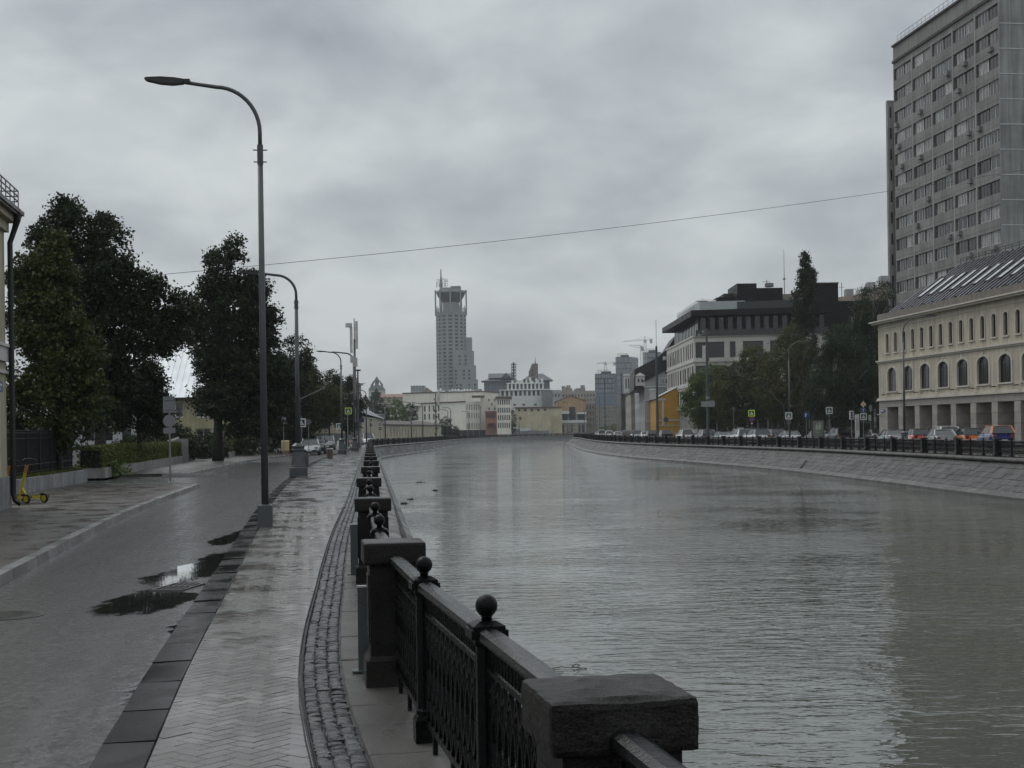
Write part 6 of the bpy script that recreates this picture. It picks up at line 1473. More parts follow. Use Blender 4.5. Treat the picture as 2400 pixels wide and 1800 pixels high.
def arched_window(x, z, w, h, kind, rise, tw_):
    o = put_window(t, (0, 0), ang, x, .14, z, w, h, kind, True)
    mb = MB(); n = 8                                   # spandrel that rounds off the head, and the raised surround
    pts = [(x + w / 2 - w / 2 * math.cos(math.pi * k / n), z + h - rise + rise * math.sin(math.pi * k / n)) for k in range(n + 1)]
    for k in range(n): mb.quad((pts[k][0], .02, pts[k][1]), (pts[k + 1][0], .02, pts[k + 1][1]), (pts[k + 1][0], .02, z + h + .01), (pts[k][0], .02, z + h + .01)); mb.quad((pts[k][0], .02, pts[k][1]), (pts[k + 1][0], .02, pts[k + 1][1]), (pts[k + 1][0], .30, pts[k + 1][1]), (pts[k][0], .30, pts[k][1]))
    mb.build('window_head', M_ARC, o).matrix_parent_inverse = Matrix.Translation((-x, -.14, -z))
    mb = MB(); cx_ = x + w / 2; s_ = 1 + 2 * tw_ / w
    out = [(cx_ + (p[0] - cx_) * s_, (z + h - rise) + (p[1] - (z + h - rise)) * (rise + tw_) / rise) for p in pts]
    for k in range(n):
        a_, b_, c_, d_ = pts[k], pts[k + 1], out[k + 1], out[k]
        mb.quad((a_[0], -.06, a_[1]), (b_[0], -.06, b_[1]), (c_[0], -.06, c_[1]), (d_[0], -.06, d_[1])); mb.quad((d_[0], -.06, d_[1]), (c_[0], -.06, c_[1]), (c_[0], .01, c_[1]), (d_[0], .01, d_[1])); mb.quad((a_[0], -.06, a_[1]), (b_[0], -.06, b_[1]), (b_[0], .03, b_[1]), (a_[0], .03, a_[1]))
    for xx in (x - tw_, x + w): mb.box(xx, xx + tw_, -.06, .01, z, z + h - rise)
    if w > 1.5: mb.prismy([(cx_ - .10, z + h - .02), (cx_ + .10, z + h - .02), (cx_ + .15, z + h + tw_ + .12), (cx_ - .15, z + h + tw_ + .12)], -.10, .01)
    mb.box(x - tw_ - .05, x + w + tw_ + .05, -.12, .02, z - .14, z - .01)
    mb.build('window_surround', M_ARCT, o).matrix_parent_inverse = Matrix.Translation((-x, -.14, -z))
for q in arch: arched_window(*q, 'dark3', .60, .24)
for q in small: arched_window(*q, 'dark1', .26, .13)
def course(name, z0, z1, o, m): MB().box(-o, L, -o, .02, z0, z1).build(name, m, t, (0, 0, 0), ang)
course('string_course', Zg, Zg + .14, .22, M_ARCT); course('string_course', Zg + .14, Zg + .32, .14, M_ARCT); course('string_course', 8.35, 8.50, .12, M_ARCT); course('string_course', 8.50, 8.65, .24, M_ARCT)
course('frieze_line', 11.95, 12.03, .05, M_ARCT); course('cornice', 12.45, 12.62, .55, M_ARCT); course('cornice', 12.62, 12.75, .75, M_ARCT)
MB().box(-.5, L, .1, .3, 12.75, 13.55).build('roof_parapet', mat('parapet_brown', (.16, .14, .12), .7, var=.25, vs=1.5), t, (0, 0, 0), ang)
# end wall towards the park (faces away left)
A2 = Vector((0, 0)) - nrm * 18
facade(t, A2, Vector((0, 0)), 0, Zc, [], M_ARC); facade(t, BB, BB - nrm * 18, 0, Zc, [], M_ARC)
# arcade of granite piers
pb = MB().frustum(0, 1.0, 0, 1.5, .01, .97, .006, .006).mesh('pier_block', M_GRAN); pw = 1.15
for i in range(nA + 1):
    x = 1.6 + spA * i - pw / 2; w_ = pw
    if i == 0: x = 0.0; w_ = 2.3
    for k in range(4):
        q = loc(x, 0); place('pier_block', pb, t, (q.x, q.y, k * .93), ang, (w_, 1, .93 / .98))
MB().box(0, L, 0, 1.5, 3.74, Zg).build('arcade_lintel', M_GRAN, t, (0, 0, 0), ang)
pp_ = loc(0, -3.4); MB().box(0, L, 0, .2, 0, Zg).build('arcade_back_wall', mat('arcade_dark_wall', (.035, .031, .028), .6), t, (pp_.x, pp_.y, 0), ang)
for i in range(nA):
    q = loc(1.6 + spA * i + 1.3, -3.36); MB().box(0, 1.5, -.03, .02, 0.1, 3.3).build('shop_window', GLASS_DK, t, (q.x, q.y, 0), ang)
    q = loc(1.6 + spA * i + spA * .1, .02); MB().box(0, .55, -.5, -.32, 4.98, 5.08).bar((.5, -.4, 5.02), (1.0, 0, 4.96), .03).build('flood_light', M_LUM, t, (q.x, q.y, 0), ang)
q = loc(.55, .03); MB().box(0, 1.15, -.04, 0, 3.22, 3.52, 0).box(.12, .68, -.045, -.04, 3.32, 3.44, 1).box(.86, 1.02, -.045, -.04, 3.30, 3.45, 1).build('street_name_plate', [S_BLUE, S_WHITE], t, (q.x, q.y, 0), ang)
q = loc(.35, .02); MB().box(0, .14, -.32, 0, 2.95, 3.07).build('security_camera', S_WHITE, t, (q.x, q.y, 0), ang)
# seamed metal roof with skylights
e0, e1 = loc(.3, -.2), loc(L, -.2); r0, r1 = loc(4.5, -7.2), loc(L, -7.2); ze, zr_ = 13.2, 18.3
mb = MB(); mb.quad((e0.x, e0.y, ze), (e1.x, e1.y, ze), (r1.x, r1.y, zr_), (r0.x, r0.y, zr_)); bk = loc(.3, -14.2); bk1 = loc(L, -14.2)
mb.quad((r0.x, r0.y, zr_), (r1.x, r1.y, zr_), (bk1.x, bk1.y, ze), (bk.x, bk.y, ze)); mb.add([(e0.x, e0.y, ze), (r0.x, r0.y, zr_), (bk.x, bk.y, ze)], [(0, 1, 2)]); ro = mb.build('roof', M_SEAM, t)
mb = MB()
for i in range(92):
    x = .4 + i * 1.05
    if x > L: break
    k = max(0, min(1, (x - .3) / 4.2)); p = loc(x, -.2); q = loc(x, -.2 - 7.0 * k)
    mb.bar((p.x, p.y, ze + .04), (q.x, q.y, ze + (zr_ - ze) * k + .04), .36, .14)
tag(mb.build('roof_seams', M_SEAM, ro), kind='stuff')
M_SKYL = mat('skylight_painted_sky', (.70, .73, .75), .28, 0.5, var=.05, spec=.8); sl = math.hypot(7.0, zr_ - ze); tilt = math.atan2(zr_ - ze, 7.0)  # pale pane colour stands in for the sky mirrored in the glass
for i in range(13):
    x = 5.6 + i * 2.55
    q = loc(x, -.2 - 7 * .30); z = ze + (zr_ - ze) * .30
    o = MB().box(-.45, .45, 0, 3.3, .02, .17).build('skylight', M_LUM, t, (q.x, q.y, z)); o.rotation_euler = (tilt, 0, ang)
    MB().box(-.33, .33, .14, 3.16, .17, .185).build('pane', M_SKYL, o)
    if i % 1 == 0:
        q = loc(x - .9, -.2 - 7 * .07); MB().box(-.12, .12, 0, .35, 0, .28).build('snow_stop', M_LUM, t, (q.x, q.y, ze + (zr_ - ze) * .07), ang)
mb = MB()
for z in (.35, .6): mb.bar((r0.x, r0.y, zr_ + z), (r1.x, r1.y, zr_ + z), .06)
for k in range(26): q = r0.lerp(r1, k / 25); mb.bar((q.x, q.y, zr_), (q.x, q.y, zr_ + .6), .06)
mb.build('ridge_rail', M_LUM, t)
t2 = loc(L * .58, -7.0)
# --- modern white and black office with its flat black roof
M_MW = mat('modern_white_stone', (0.52, 0.50, 0.465), 0.6, var=.07, vs=.4); M_MB = mat('black_cladding', (0.008, 0.0075, 0.0075), 0.5, var=.2, vs=.5, spec=.25); M_BAL = mat('balustrade_glass', (.40, .44, .46), .08, 0, var=.05); M_TOPG = glassmat('penthouse_glass', (.015, .017, .018), (.075, .085, .09), .3, .1)
C0 = Vector((29.6, 230.0)); FRT = Vector((50.5, 226.0)); BCK = Vector((29.4, 268.0)); org = C0
t = thing('modern_office', 'modern white stone office with a black overhanging flat roof behind the park trees', 'building', (org.x, org.y, 0))
b_, k_ = FRT - C0, BCK - C0; Lf, Ls = b_.length, k_.length
lv = (16.75, 12.7, 8.9, 5.2)
wf = []
for z in lv[1:]:
    wf += [(.3, z + .55, 4.6, 2.55, 'dark2'), (5.3 + .5, z + .55, .9, 2.55, 'dark1'), (7.9, z + .55, 3.2, 2.55, 'dark1'), (12.2, z + .55, 1.2, 2.55, 'dark1'), (14.5, z + .55, 3.2, 2.55, 'dark2')]
facade(t, Vector((0, 0)), b_, lv[3], lv[0], [q for q in wf], M_MW, 'dark1', .5, True)
ws_ = []
for z in lv[1:]:
    x = 1.2
    while x < Ls - 2: wd = R.choice((1.2, 1.6, 2.2)); ws_.append((x, z + .6, wd, 2.5)); x += wd + R.choice((.9, 1.2, 1.6))
facade(t, k_, Vector((0, 0)), lv[3], lv[0], ws_, M_MW, 'dark1', .06, False)
for z in lv: 
    mb = MB(); mb.bar((k_.x, k_.y, z), (0, -.06, z), .3, .28); mb.bar((0, -.06, z), (b_.x, b_.y - .06, z), .3, .28); mb.build('floor_band', M_MW, t)
facade(t, b_, b_ + k_, 0, lv[0], [], M_MW); facade(t, b_ + k_, k_, 0, lv[0], [], M_MW)
rc = [Vector((1.4, 1.6)), Vector((b_.x - 1, b_.y + 1.6)), Vector((b_.x - 1, k_.y - 1)), Vector((1.2, k_.y - 1))]
zt0, zt1 = 16.75, 20.0
for i in range(14): x = 1.4 + i * 1.42; MB().box(0, .78, 0, .1, zt0 + .2, zt1 - .15).build('penthouse_pane', M_TOPG, t, (x, 1.5 + (b_.y / b_.x) * x, 0), math.atan2(b_.y, b_.x))
MB().prism([(p.x, p.y) for p in rc], zt0 + .02, zt1).build('penthouse_wall', M_MB, t)
for i in range(16): MB().box(-.15, .05, 0, 1.0, zt0 + .2, zt1 - .15).build('penthouse_pane', M_TOPG, t, (1.2, 3 + i * 2.1, 0))
MB().prism([(-.4, -.6), (b_.x + .5, b_.y - .6), (b_.x + .5, k_.y + 1), (-.9, k_.y + 1)], zt1, zt1 + .95).build('roof_slab', M_MB, t)
MB().prism([(.3, -.35), (b_.x, b_.y - .35), (b_.x, b_.y - .30), (.3, -.30)], zt0, zt0 + 1.0).build('terrace_balustrade', mat('smoked_glass', (.02, .022, .023), .08), t)
for pts_ in ([(1.2, 1.2), (8.5, .6), (8.5, .66), (1.2, 1.26)], [(1.2, 1.2), (1.26, 1.2), (.96, 30), (.9, 30)]): MB().prism(pts_, zt1 + .95, zt1 + 2.5).build('roof_balustrade', M_BAL, t)
for i in range(18): MB().box(-.05, .05, -.05, .05, zt1 + .95, zt1 + 2.9).build('balustrade_post', S_WHITE, t, (1.1 - .01 * i, 2 + i * 1.6, 0))
for i in range(5): MB().lathe([(.05, 0), (.05, 1.9), (1.1, 2.1), (.2, 2.6)], 10).build('terrace_parasol', M_TRIM, t, (2.4 + i * 1.4, 7 + i * 1.5, zt1 + .95))
def rbox(name, p0, p1, y0, y1, m, d=236, dep=10): a_, b2 = XD(p0, d), XD(p1, d); MB().box(a_[0] - org.x, b2[0] - org.x, d - org.y, d - org.y + dep, zt1 + .5, ZD(p0, y0, d)).build(name, m, t)
rbox('plant_room', 1732, 1778, 664.5, 727, M_MB); rbox('plant_room', 1778, 1839, 675, 727, M_MB, 236.5); rbox('plant_room', 1684, 1731, 697, 727, M_MB, 238); rbox('plant_room', 1701, 1732, 688, 727, M_RUST, 241, 6); rbox('plant_room', 1839, 1862, 689, 727, mat('beige_plant', (.34, .31, .27), .7), 240, 5)
for pts_ in ([(7.2, .3), (b_.x, b_.y + .3), (b_.x, b_.y + .36), (7.2, .36)],): MB().prism(pts_, zt1 + .95, zt1 + 2.3).build('roof_balustrade', mat('smoked_glass', (.02, .022, .023), .08), t)
pz = Vector(XD(1843, 240)) - org; MB().tube([(pz.x, pz.y, zt1 + 4), (pz.x, pz.y, ZD(1838, 585, 240))], [.07, .03], 6).lathe([(.22, ZD(1838, 656, 240)), (.22, ZD(1838, 656, 240) + .3)], 6, pz.x, pz.y).build('roof_aerial', M_POLE, t)
pz = Vector(XD(1802, 238)) - org; mb = MB().tube([(pz.x, pz.y, zt1 + 3.5), (pz.x, pz.y, ZD(1800, 656, 238))], .06, 6).bar((pz.x - .7, pz.y, ZD(1800, 660, 238)), (pz.x + .5, pz.y, ZD(1800, 660, 238)), .06); mb.lathe([(.05, ZD(1800, 674, 238)), (.75, ZD(1800, 674, 238) + .1), (.75, ZD(1800, 664, 238)), (.05, ZD(1800, 664, 238) + .1)], 10, pz.x + .4, pz.y); mb.build('roof_dish', M_POLE, t)
# ground floor set back behind white columns
MB().prism([(1.5, 2.0), (b_.x, b_.y + 2), (b_.x, k_.y), (1.5, k_.y)], 0, lv[3]).build('ground_floor_glass', mat('black_shopfront', (.010, .010, .011), .15), t)
for i in range(22): MB().box(-.16, .16, -.16, .16, 0, lv[3]).build('column', M_MW, t, (.3, .5 + i * 1.75, 0))
for i in range(12): MB().box(-.1, .1, -.1, .1, 0, lv[3]).build('column', M_POLE, t, (2.0 + i * 1.6, .3 - i * .3, 0))
# --- black hall behind the park
D = 235; org = Vector(XD(1905, D)); t = thing('black_hall', 'windowless black clad hall rising behind the poplar', 'building', (org.x, org.y, 0))
q = lambda p: XD(p, D)[0] - org.x
MB().box(0, q(1969), 0, 14, 0, ZD(1935, 663, D)).box(q(1969), q(2100), .5, 14, 0, ZD(2030, 704, D)).build('hall_body', M_MB, t); MB().box(-.1, q(1969) + .1, -.1, .2, ZD(1935, 665, D), ZD(1935, 662, D)).build('parapet', M_RUST, t)
D = 300; org = Vector(XD(1965, D)); t = thing('tan_roofs', 'pale tan roofs with vents left of the panel tower', 'building', (org.x, org.y, 0)); q = lambda p: XD(p, D)[0] - org.x
MB().prismy([(0, 0), (q(2110), 0), (q(2110), ZD(2090, 655, D)), (q(2015), ZD(2015, 690, D)), (0, ZD(1970, 697, D))], 0, 12).build('gable_body', mat('tan_roof_far', (.30, .25, .20), .8, var=.2), t)
for p, y in ((1999, 676), (2050, 660), (2081, 645)): MB().box(q(p) - .8, q(p) + .8, 1, 3, ZD(p, 700, D), ZD(p, y, D)).build('vent', M_GREYB, t)
mb = MB().tube([(q(1980), 1, ZD(1980, 700, D)), (q(1980), 1, ZD(1980, 661, D))], .08, 5).bar((q(1974), 1, ZD(1980, 672, D)), (q(1986), 1, ZD(1980, 672, D)), .08); mb.build('aerial', M_POLE, t)
# --- row of old houses on the right quay
def quay_house(name, label, pc, dc, dback, dfw, zt, m, roof, rise, side_wins=(), facw=None, kind='dark1', roofn='gable'):
    """corner nearest to us at pixel column pc; street front runs away along the quay"""
    A_ = Vector(XD(pc, dc)); K_ = Vector(XD(dback[0], dback[1])); org = A_
    u = (A_ - K_).normalized(); n = Vector((-u.y, u.x)); t = thing(name, label, 'house', (org.x, org.y, 0)); k = K_ - A_; e_ = n * dfw
    Lq = k.length
    facade(t, k, Vector((0, 0)), 0, zt, facw(Lq) if facw else [], m, kind, .3, False)
    facade(t, Vector((0, 0)), e_, 0, zt, list(side_wins), m, kind, .3, True); facade(t, e_, e_ + k, 0, zt, [], m); facade(t, e_ + k, k, 0, zt, [], m)
    c = [k, Vector((0, 0)), e_, e_ + k]
    return t, c, u, n
M_GR2 = mat('grey_stucco', (.36, .365, .37), .75, var=.08, vs=.5, streak=.12); M_OCH = mat('ochre_paint', (.50, .27, .035), .7, var=.06); M_DKROOF = mat('dark_mansard', (.020, .017, .017), .5)
t, c, u, n = quay_house('grey_gable_house', 'grey house with big gable wall and dark mansard roof on the right quay', 1512, 272, (1489, 320), 9, 10.1, M_GR2, None, 4, facw=lambda L: grid(L, 9, 1, 1, 1.2, (1.6, 4.6, 7.4), 1.8))
e_ = c[2]; k = c[0]; an = math.atan2(n.y, n.x); sx = 272 / F
MB().add([(-.2, 0, 10.1), (9, 0, 10.1), (9, 0, 15.6), (-.2, 0, 10.9)], [(0, 1, 2, 3)]).build('gable_wall', M_GR2, t, (0, 0, 0), an)
MB().prismy([(-2.0, 9.5), (9, 9.5), (9, 22.2), (6.4, 20.2), (5.0, 18.0), (4.1, 16.9), (2.6, 15.6), (-1.8, 13.4)], .6, 26).build('mansard_roof', M_DKROOF, t, (0, 0, 0), an)
MB().bar((-.4, -.12, 10.95), (9, -.12, 15.7), .3, .2).build('verge', M_DKROOF, t, (0, 0, 0), an)
put_window(t, (0, 0), an, 2.85, -.07, ZD(1556, 900, 272), 1.6, 1.15, 'pvc3', True)
MB().box(3.9, 4.45, -.06, .02, ZD(1563, 875.6, 272), ZD(1563, 869.5, 272)).build('attic_window', GLASS_DK, t, (0, 0, 0), an)
mb = MB(); mb.box(-.2, 9, -.18, 0, 9.85, 10.1); mb.box(-.2, 9, -.12, 0, 7.3, 7.5); mb.box(-.2, 9, -.12, 0, 3.3, 3.5); mb.build('side_moulding', M_TRIM, t, (0, 0, 0), an)
for i in range(6): MB().box(0, 9, -.05, 0, .4 + i * .48, .68 + i * .48).build('rustic_band', M_GR2, t, (0, 0, 0), an)
MB().frustum(-1.7, .1, -.2, 1.0, 10.2, 12.1, .05, .05).frustum(-1.8, .2, -.3, 1.1, 12.1, 12.7, .9, .4).build('corner_turret', M_TRIM, t, (0, 0, 0), an)
for x in (-1.3, -.6): MB().box(x, x + .3, -.24, -.18, 10.9, 11.5).build('turret_opening', GLASS_DK, t, (0, 0, 0), an)
MB().box(3.6, 5.6, -.5, .3, 15.0, 15.7).lathe([(.3, 15.1), (.3, 15.6)], 8, 4.0, -.55).build('roof_unit', M_TRIM, t, (0, 0, 0), an)
t, c, u, n = quay_house('ochre_house', 'small bright ochre yellow house with white trim on the right quay', 1540, 252, (1524, 272), 4.2, 7.2, M_OCH, None, 2, facw=lambda L: grid(L, 3, .5, .5, 1.0, (1.4, 4.2), 1.6), kind='far1')
an = math.atan2(n.y, n.x); e_ = c[2]; k = c[0]
MB().add([(0, 0, 7.2), (e_.x, e_.y, 7.2), (e_.x, e_.y, 9.4)], [(0, 1, 2)]).build('gable', M_OCH, t)
MB().add([(-.4, -.2, 7.25), (e_.x + .2, e_.y - .2, 9.6), (e_.x + k.x, e_.y + k.y, 9.6), (k.x - .4, k.y, 7.25)], [(0, 1, 2, 3)]).build('roof', M_ZINC, t)
for x in (0, 1.05): MB().box(x * .9, x * .9 + .32, -.08, 0, 2.6, 7.1).build('pilaster', M_TRIM, t, (0, 0, 0), an)
MB().box(.0, 1.6, -.14, .02, 6.9, 7.25).build('cornice', M_TRIM, t, (0, 0, 0), an); MB().box(-.1, 4.2, -.07, 0, 3.3, 3.5).build('string_course', M_TRIM, t, (0, 0, 0), an); MB().box(-.1, 4.2, -.07, 0, 2.4, 2.55).build('string_course', M_TRIM, t, (0, 0, 0), an)
MB().box(-.7, .7, -.1, .3, 7.2, 8.9).frustum(-.8, .8, -.2, .4, 8.9, 9.3, .1, .1).build('attic_parapet', M_TRIM, t, (k.x * .4, k.y * .4, 0), an)
t, c, u, n = quay_house('dark_quay_house', 'narrow dark quay house with a steep black roof', 1489, 325, (1480, 365), 12, 11.0, mat('dark_stucco', (.06, .055, .05), .8), None, 3, facw=lambda L: grid(L, 6, 1, 1, 1.1, (1.6, 5, 8), 1.8)); hip_roof(t, c, 11, 5.0, .5, M_DKROOF)
t, c, u, n = quay_house('beige_quay_house', 'tall narrow beige house at the far end of the right quay', 1480, 370, (1467, 420), 12, 12.0, mat('quay_beige', (.34, .32, .28), .8, streak=.15), None, 3, facw=lambda L: grid(L, 7, 1, 1, 1.1, (1.6, 5, 8, 11), 1.8)); hip_roof(t, c, 12.0, 2, .4, M_ROOFDK); an = math.atan2(n.y, n.x)
MB().box(-1.7, .0, -.3, 4, 11.5, 15.9).frustum(-1.9, .2, -.5, 4.2, 15.9, 16.4, .1, .1).build('roof_lantern', M_TRIM, t, (0, 0, 0), an)
for x in (-1.4, -.7): MB().box(x, x + .3, -.34, -.3, 12.6, 15.2).build('lantern_window', GLASS_FAR, t, (0, 0, 0), an)
simple('teal_office', 'dark teal glass block at the far end of the right quay', 1456, 1468, 925, 460, 20, mat('teal_glass', (.05, .065, .065), .25), 2, (1000, 985, 970, 950, 935), ws=.6)

# --- park trees
tree('maple_tree', 'round green maple in front of the white modern office', (29.4, 212), [(0, 0, 6.8, 3.6, 3, 3.2), (-1.8, 0, 5.2, 2.2, 2.2, 2.0), (2.2, 0, 6.0, 2.3, 2.4, 2.4), (.6, 0, 9.6, 2.1, 2.1, 1.8), (-1.0, 0, 3.4, 2.0, 2, 1.2), (-.8, 0, 8.6, 1.8, 1.8, 1.6), (2.8, 0, 3.4, 1.8, 1.8, 1.3)], .22, 26000, .30, LEAF_GR, tw=.4)
tree('chestnut_tree', 'browning chestnut tree left of centre in the quay park', (32.2, 198), [(0, 0, 7.4, 3.6, 3.2, 3.2), (-2.6, 0, 6.2, 2.4, 2.4, 2.4), (2.4, 0, 8.2, 2.6, 2.6, 2.8), (1.8, 0, 11.4, 2.0, 2, 1.8), (0, 0, 4.0, 3.4, 3, 1.6)], .25, 26000, .30, LEAF_BR, tw=.4)
tree('chestnut_tree', 'tall browning tree under the poplar in the quay park', (37.2, 192), [(0, 0, 8, 3.4, 3.2, 3.6), (.8, 0, 12, 2.5, 2.4, 2.2), (.6, 0, 14.4, 1.3, 1.3, 1.3), (-2.4, 0, 6.4, 2.2, 2.2, 2.2), (2.4, 0, 7, 2.2, 2.4, 2.6), (0, 0, 4.0, 3, 3, 1.6)], .25, 24000, .30, LEAF_BR, tw=.4)
tree('birch_tree', 'dark weeping birch beside the cream arcade building', (43.0, 178), [(0, 0, 8, 2.8, 2.6, 4.0), (.6, 0, 12.4, 2.2, 2.2, 3.0), (-2.0, 0, 7, 2.0, 2, 3.2), (1.0, 0, 15.4, 1.2, 1.2, 2.0), (1.8, 0, 6, 1.8, 1.8, 3), (0, 0, 3.6, 2.6, 2.4, 1.8)], .18, 26000, .24, LEAF_PO, bark=BIRCH, tw=.4, lean=-.4)
tree('birch_tree', 'dark weeping birch with a leaning white trunk in the park', (38.4, 172), [(.8, 0, 8.6, 2.4, 2.4, 3.6), (-.6, 0, 6.4, 2.0, 2, 2.8), (1.2, 0, 12, 1.7, 1.7, 2.2), (.4, 0, 4.0, 2.4, 2.4, 1.8)], .17, 20000, .24, LEAF_PO, bark=BIRCH, tw=.4, lean=.9)
tree('poplar_tree', 'tall narrow poplar rising above the park trees', (44.3, 214), [(0, 0, 16, 2.0, 2, 5), (-.3, 0, 20.5, 1.7, 1.7, 4), (.3, 0, 24.0, 1.15, 1.1, 2.8), (.15, 0, 26.8, .6, .6, 1.4), (-1.0, 0, 19.4, .7, .7, 1.3), (.9, 0, 22.6, .6, .6, 1.0), (0, 0, 10, 2.4, 2.3, 4)], .3, 22000, .34, LEAF_PO, tw=.36)
tree('birch_tree', 'wispy birch crown against the sky left of the panel tower', (48.6, 190), [(0, 0, 17.4, 1.8, 1.6, 3.2), (-1.6, 0, 19.2, 1.1, 1.1, 1.4), (1.4, 0, 20, 1.2, 1.1, 1.4), (0, 0, 13, 2.6, 2.4, 3.4), (0, 0, 8, 3, 2.6, 3.6)], .18, 12000, .24, LEAF_PO, bark=BIRCH, tw=.55, limbs=40)
# leafless tree
t = thing('bare_tree', 'half bare tree with thin branches left of the poplar', 'tree', (36.0, 186, 0)); mb = MB()
def grow(p, d, L_, r_, lvl):
    q = p + d * L_; mb.tube([p, p.lerp(q, .5) + Vector((R.uniform(-.1, .1), R.uniform(-.1, .1), 0)) * L_ * .3, q], [r_, r_ * .8, r_ * .6], 5 if lvl > 1 else 7)
    if lvl < 6:
        for _ in range(3 if lvl > 1 else 2):
            nd_ = (d + Vector((R.gauss(0, .42), R.gauss(0, .42), R.gauss(.06, .25)))).normalized(); grow(q, nd_, L_ * R.uniform(.62, .86), r_ * .58, lvl + 1)
grow(Vector((0, 0, 0)), Vector((-.08, 0, 1)), 4.6, .17, 0); mb.build('trunk', BARK, t)
p = NR.normal(size=(700, 3)) * np.array([1.8, 1.6, 2.0]) + np.array([-.3, 0, 10.5]); cr = bpy.data.objects.new('crown', leaves_mesh('crown', p, None, .2, LEAF_BR)); col.objects.link(cr); cr.parent = t
for i, (x_, y_, r_) in enumerate(((33.5, 172, 1.6), (37.5, 168, 1.7), (41.5, 166, 1.8), (30.5, 190, 1.5))):
    shrub('shrub', ('dark park shrub behind the parking sign', 'dark park shrub behind the poster stand', 'dark park shrub left of the arcade corner', 'dark park shrub under the browning chestnut')[i], (x_, y_), [(0, 0, r_ * .6, r_ * 1.5, r_, r_ * .7), (r_, 0, r_ * .5, r_, r_, r_ * .55), (-r_, 0, r_ * .5, r_, r_, r_ * .5)], 5000, .22, LEAF_DK)
# ================================================================ street furniture, left
g = G(622, 1235); street_lamp('tall grey street lamp with a plain square sleeve beside the kerb', (*g, 0), 6.98, 8.16, 1.88, 'sleeve', rz=.12, rp=.068)
g = G(700, 1115); street_lamp('grey street lamp with a heavy cast base, second along the kerb', (*g, 0), 7.2, 8.36, 1.95, 'cast', rz=.12, rp=.10)
g = G(802, 1064); street_lamp('grey street lamp with cast base beside the litter bin', (*g, 0), 7.6, 8.8, 1.95, 'cast', rz=.12, rp=.09)
g = G(832, 1057); t = street_lamp('lamp mast with mobile phone antennas on top', (*g, 0), 8.8, 9.9, 2.2, 'cast', rz=.12, rp=.13); t['category'] = 'lamp mast'
MB().tube([(0.1, 0, .9), (.1, 0, 11.3)], [.13, .11], 10).build('antenna_mast', M_POLE, t); M_ANT = mat('antenna_white', (.5, .5, .48), .5)
for dx, z0, h in ((-.22, 9.9, 2.6), (.32, 10.3, 2.8)): MB().box(dx - .14, dx + .14, -.2, -.02, z0, z0 + h).build('antenna_panel', M_ANT, t)
MB().box(-.35, .1, -.3, .0, 8.9, 9.6).box(-.1, .38, -.25, 0, 8.5, 9.4).build('radio_unit', M_ANT, t); MB().lathe([(.34, 12.5), (.34, 12.9)], 10, -.45, 0).tube([(.1, 0, 11), (.1, 0, 13.4)], .06, 6).build('dish', M_ANT, t)
mb = MB(); prev = None
for k in range(14):
    p = (.24 + .1 * math.sin(k * 1.9), -.1, 1.6 + k * .32); prev and mb.bar(prev, p, .09); prev = p
mb.box(.05, .45, -.3, -.02, 2.2, 2.9).box(.0, .35, -.3, -.02, 4.6, 5.2); mb.build('cable_box', M_LUM, t)
mb, ms = plate('crossing_lime', .56); mb.build('sign_plate', ms, t, (-.62, -.25, 4.05)); MB().bar((-.9, -.2, 4.05), (.1, 0, 4.05), .05).build('sign_bracket', M_POLE, t)
sign('road_sign', 'grey backs of three stacked road signs on the sidewalk post', G(399, 1132), 3.18, [('rect_back', .44, 2.88), ('circle_back', .46, 2.28), ('small_back', .44, 1.93)])
sign('road_sign', 'round sign back with a small plate below near the yellow cabinet', G(665.5, 1068), 3.35, [('circle_back', .46, 3.1), ('small_back', .46, 2.68)])
sign('road_sign', 'white framed crossing sign half hidden by the second lamp', G(708, 1070), 3.2, [('crossing', .56, 2.65)], r=.03)
sign('road_sign', 'thin pole with dark sign back beside the parked sedan', G(724, 1066), 3.0, [('no_stop_back', .5, 2.8)], r=.03)
sign('road_sign', 'thin post standing just right of the third lamp base', G(816, 1063), 3.6, [('small_back', .2, 3.4)], r=.04)
sign('road_sign', 'white framed crossing sign left of the third lamp pole', G(795, 1049), 3.2, [('crossing', .60, 2.75)], r=.035)
sign('road_sign', 'wide blue direction board on a tall post by the railing', G(846, 1046), 4.4, [('blue', .72, 3.65)], r=.09)
sign('road_sign', 'crossing sign above a no entry sign beside the white van', XD(869, 270), 4.6, [('crossing', .62, 4.25), ('noentry', .62, 3.4)], r=.05)
sign('road_sign', 'crossing sign above a no entry sign by the far railing start', XD(891, 280), 3.9, [('crossing', .62, 3.5), ('noentry', .62, 2.7)], r=.05)
sign('road_sign', 'small round sign on a thin pole before the beige street house', XD(853, 262), 3.2, [('circle_back', .6, 3.0)], r=.04)
t = thing('signal_pole', 'tall plain pole with a camera head at the end of the walkway', 'pole', (*G(841, 1050), 0)); MB().tube([(0, 0, 0), (0, 0, 9.4)], [.13, .09], 8).lathe([(.22, 0), (.2, .3), (.14, .4)], 8).build('pole', M_LAMP, t); MB().box(-.35, .35, -.15, .15, 9.4, 9.6).build('camera_head', M_LUM, t)
street_lamp('thin street lamp with its arm over the white van', XD(859, 215), 7.4, 8.4, 2.2, 'plain', rz=.2, rp=.11)
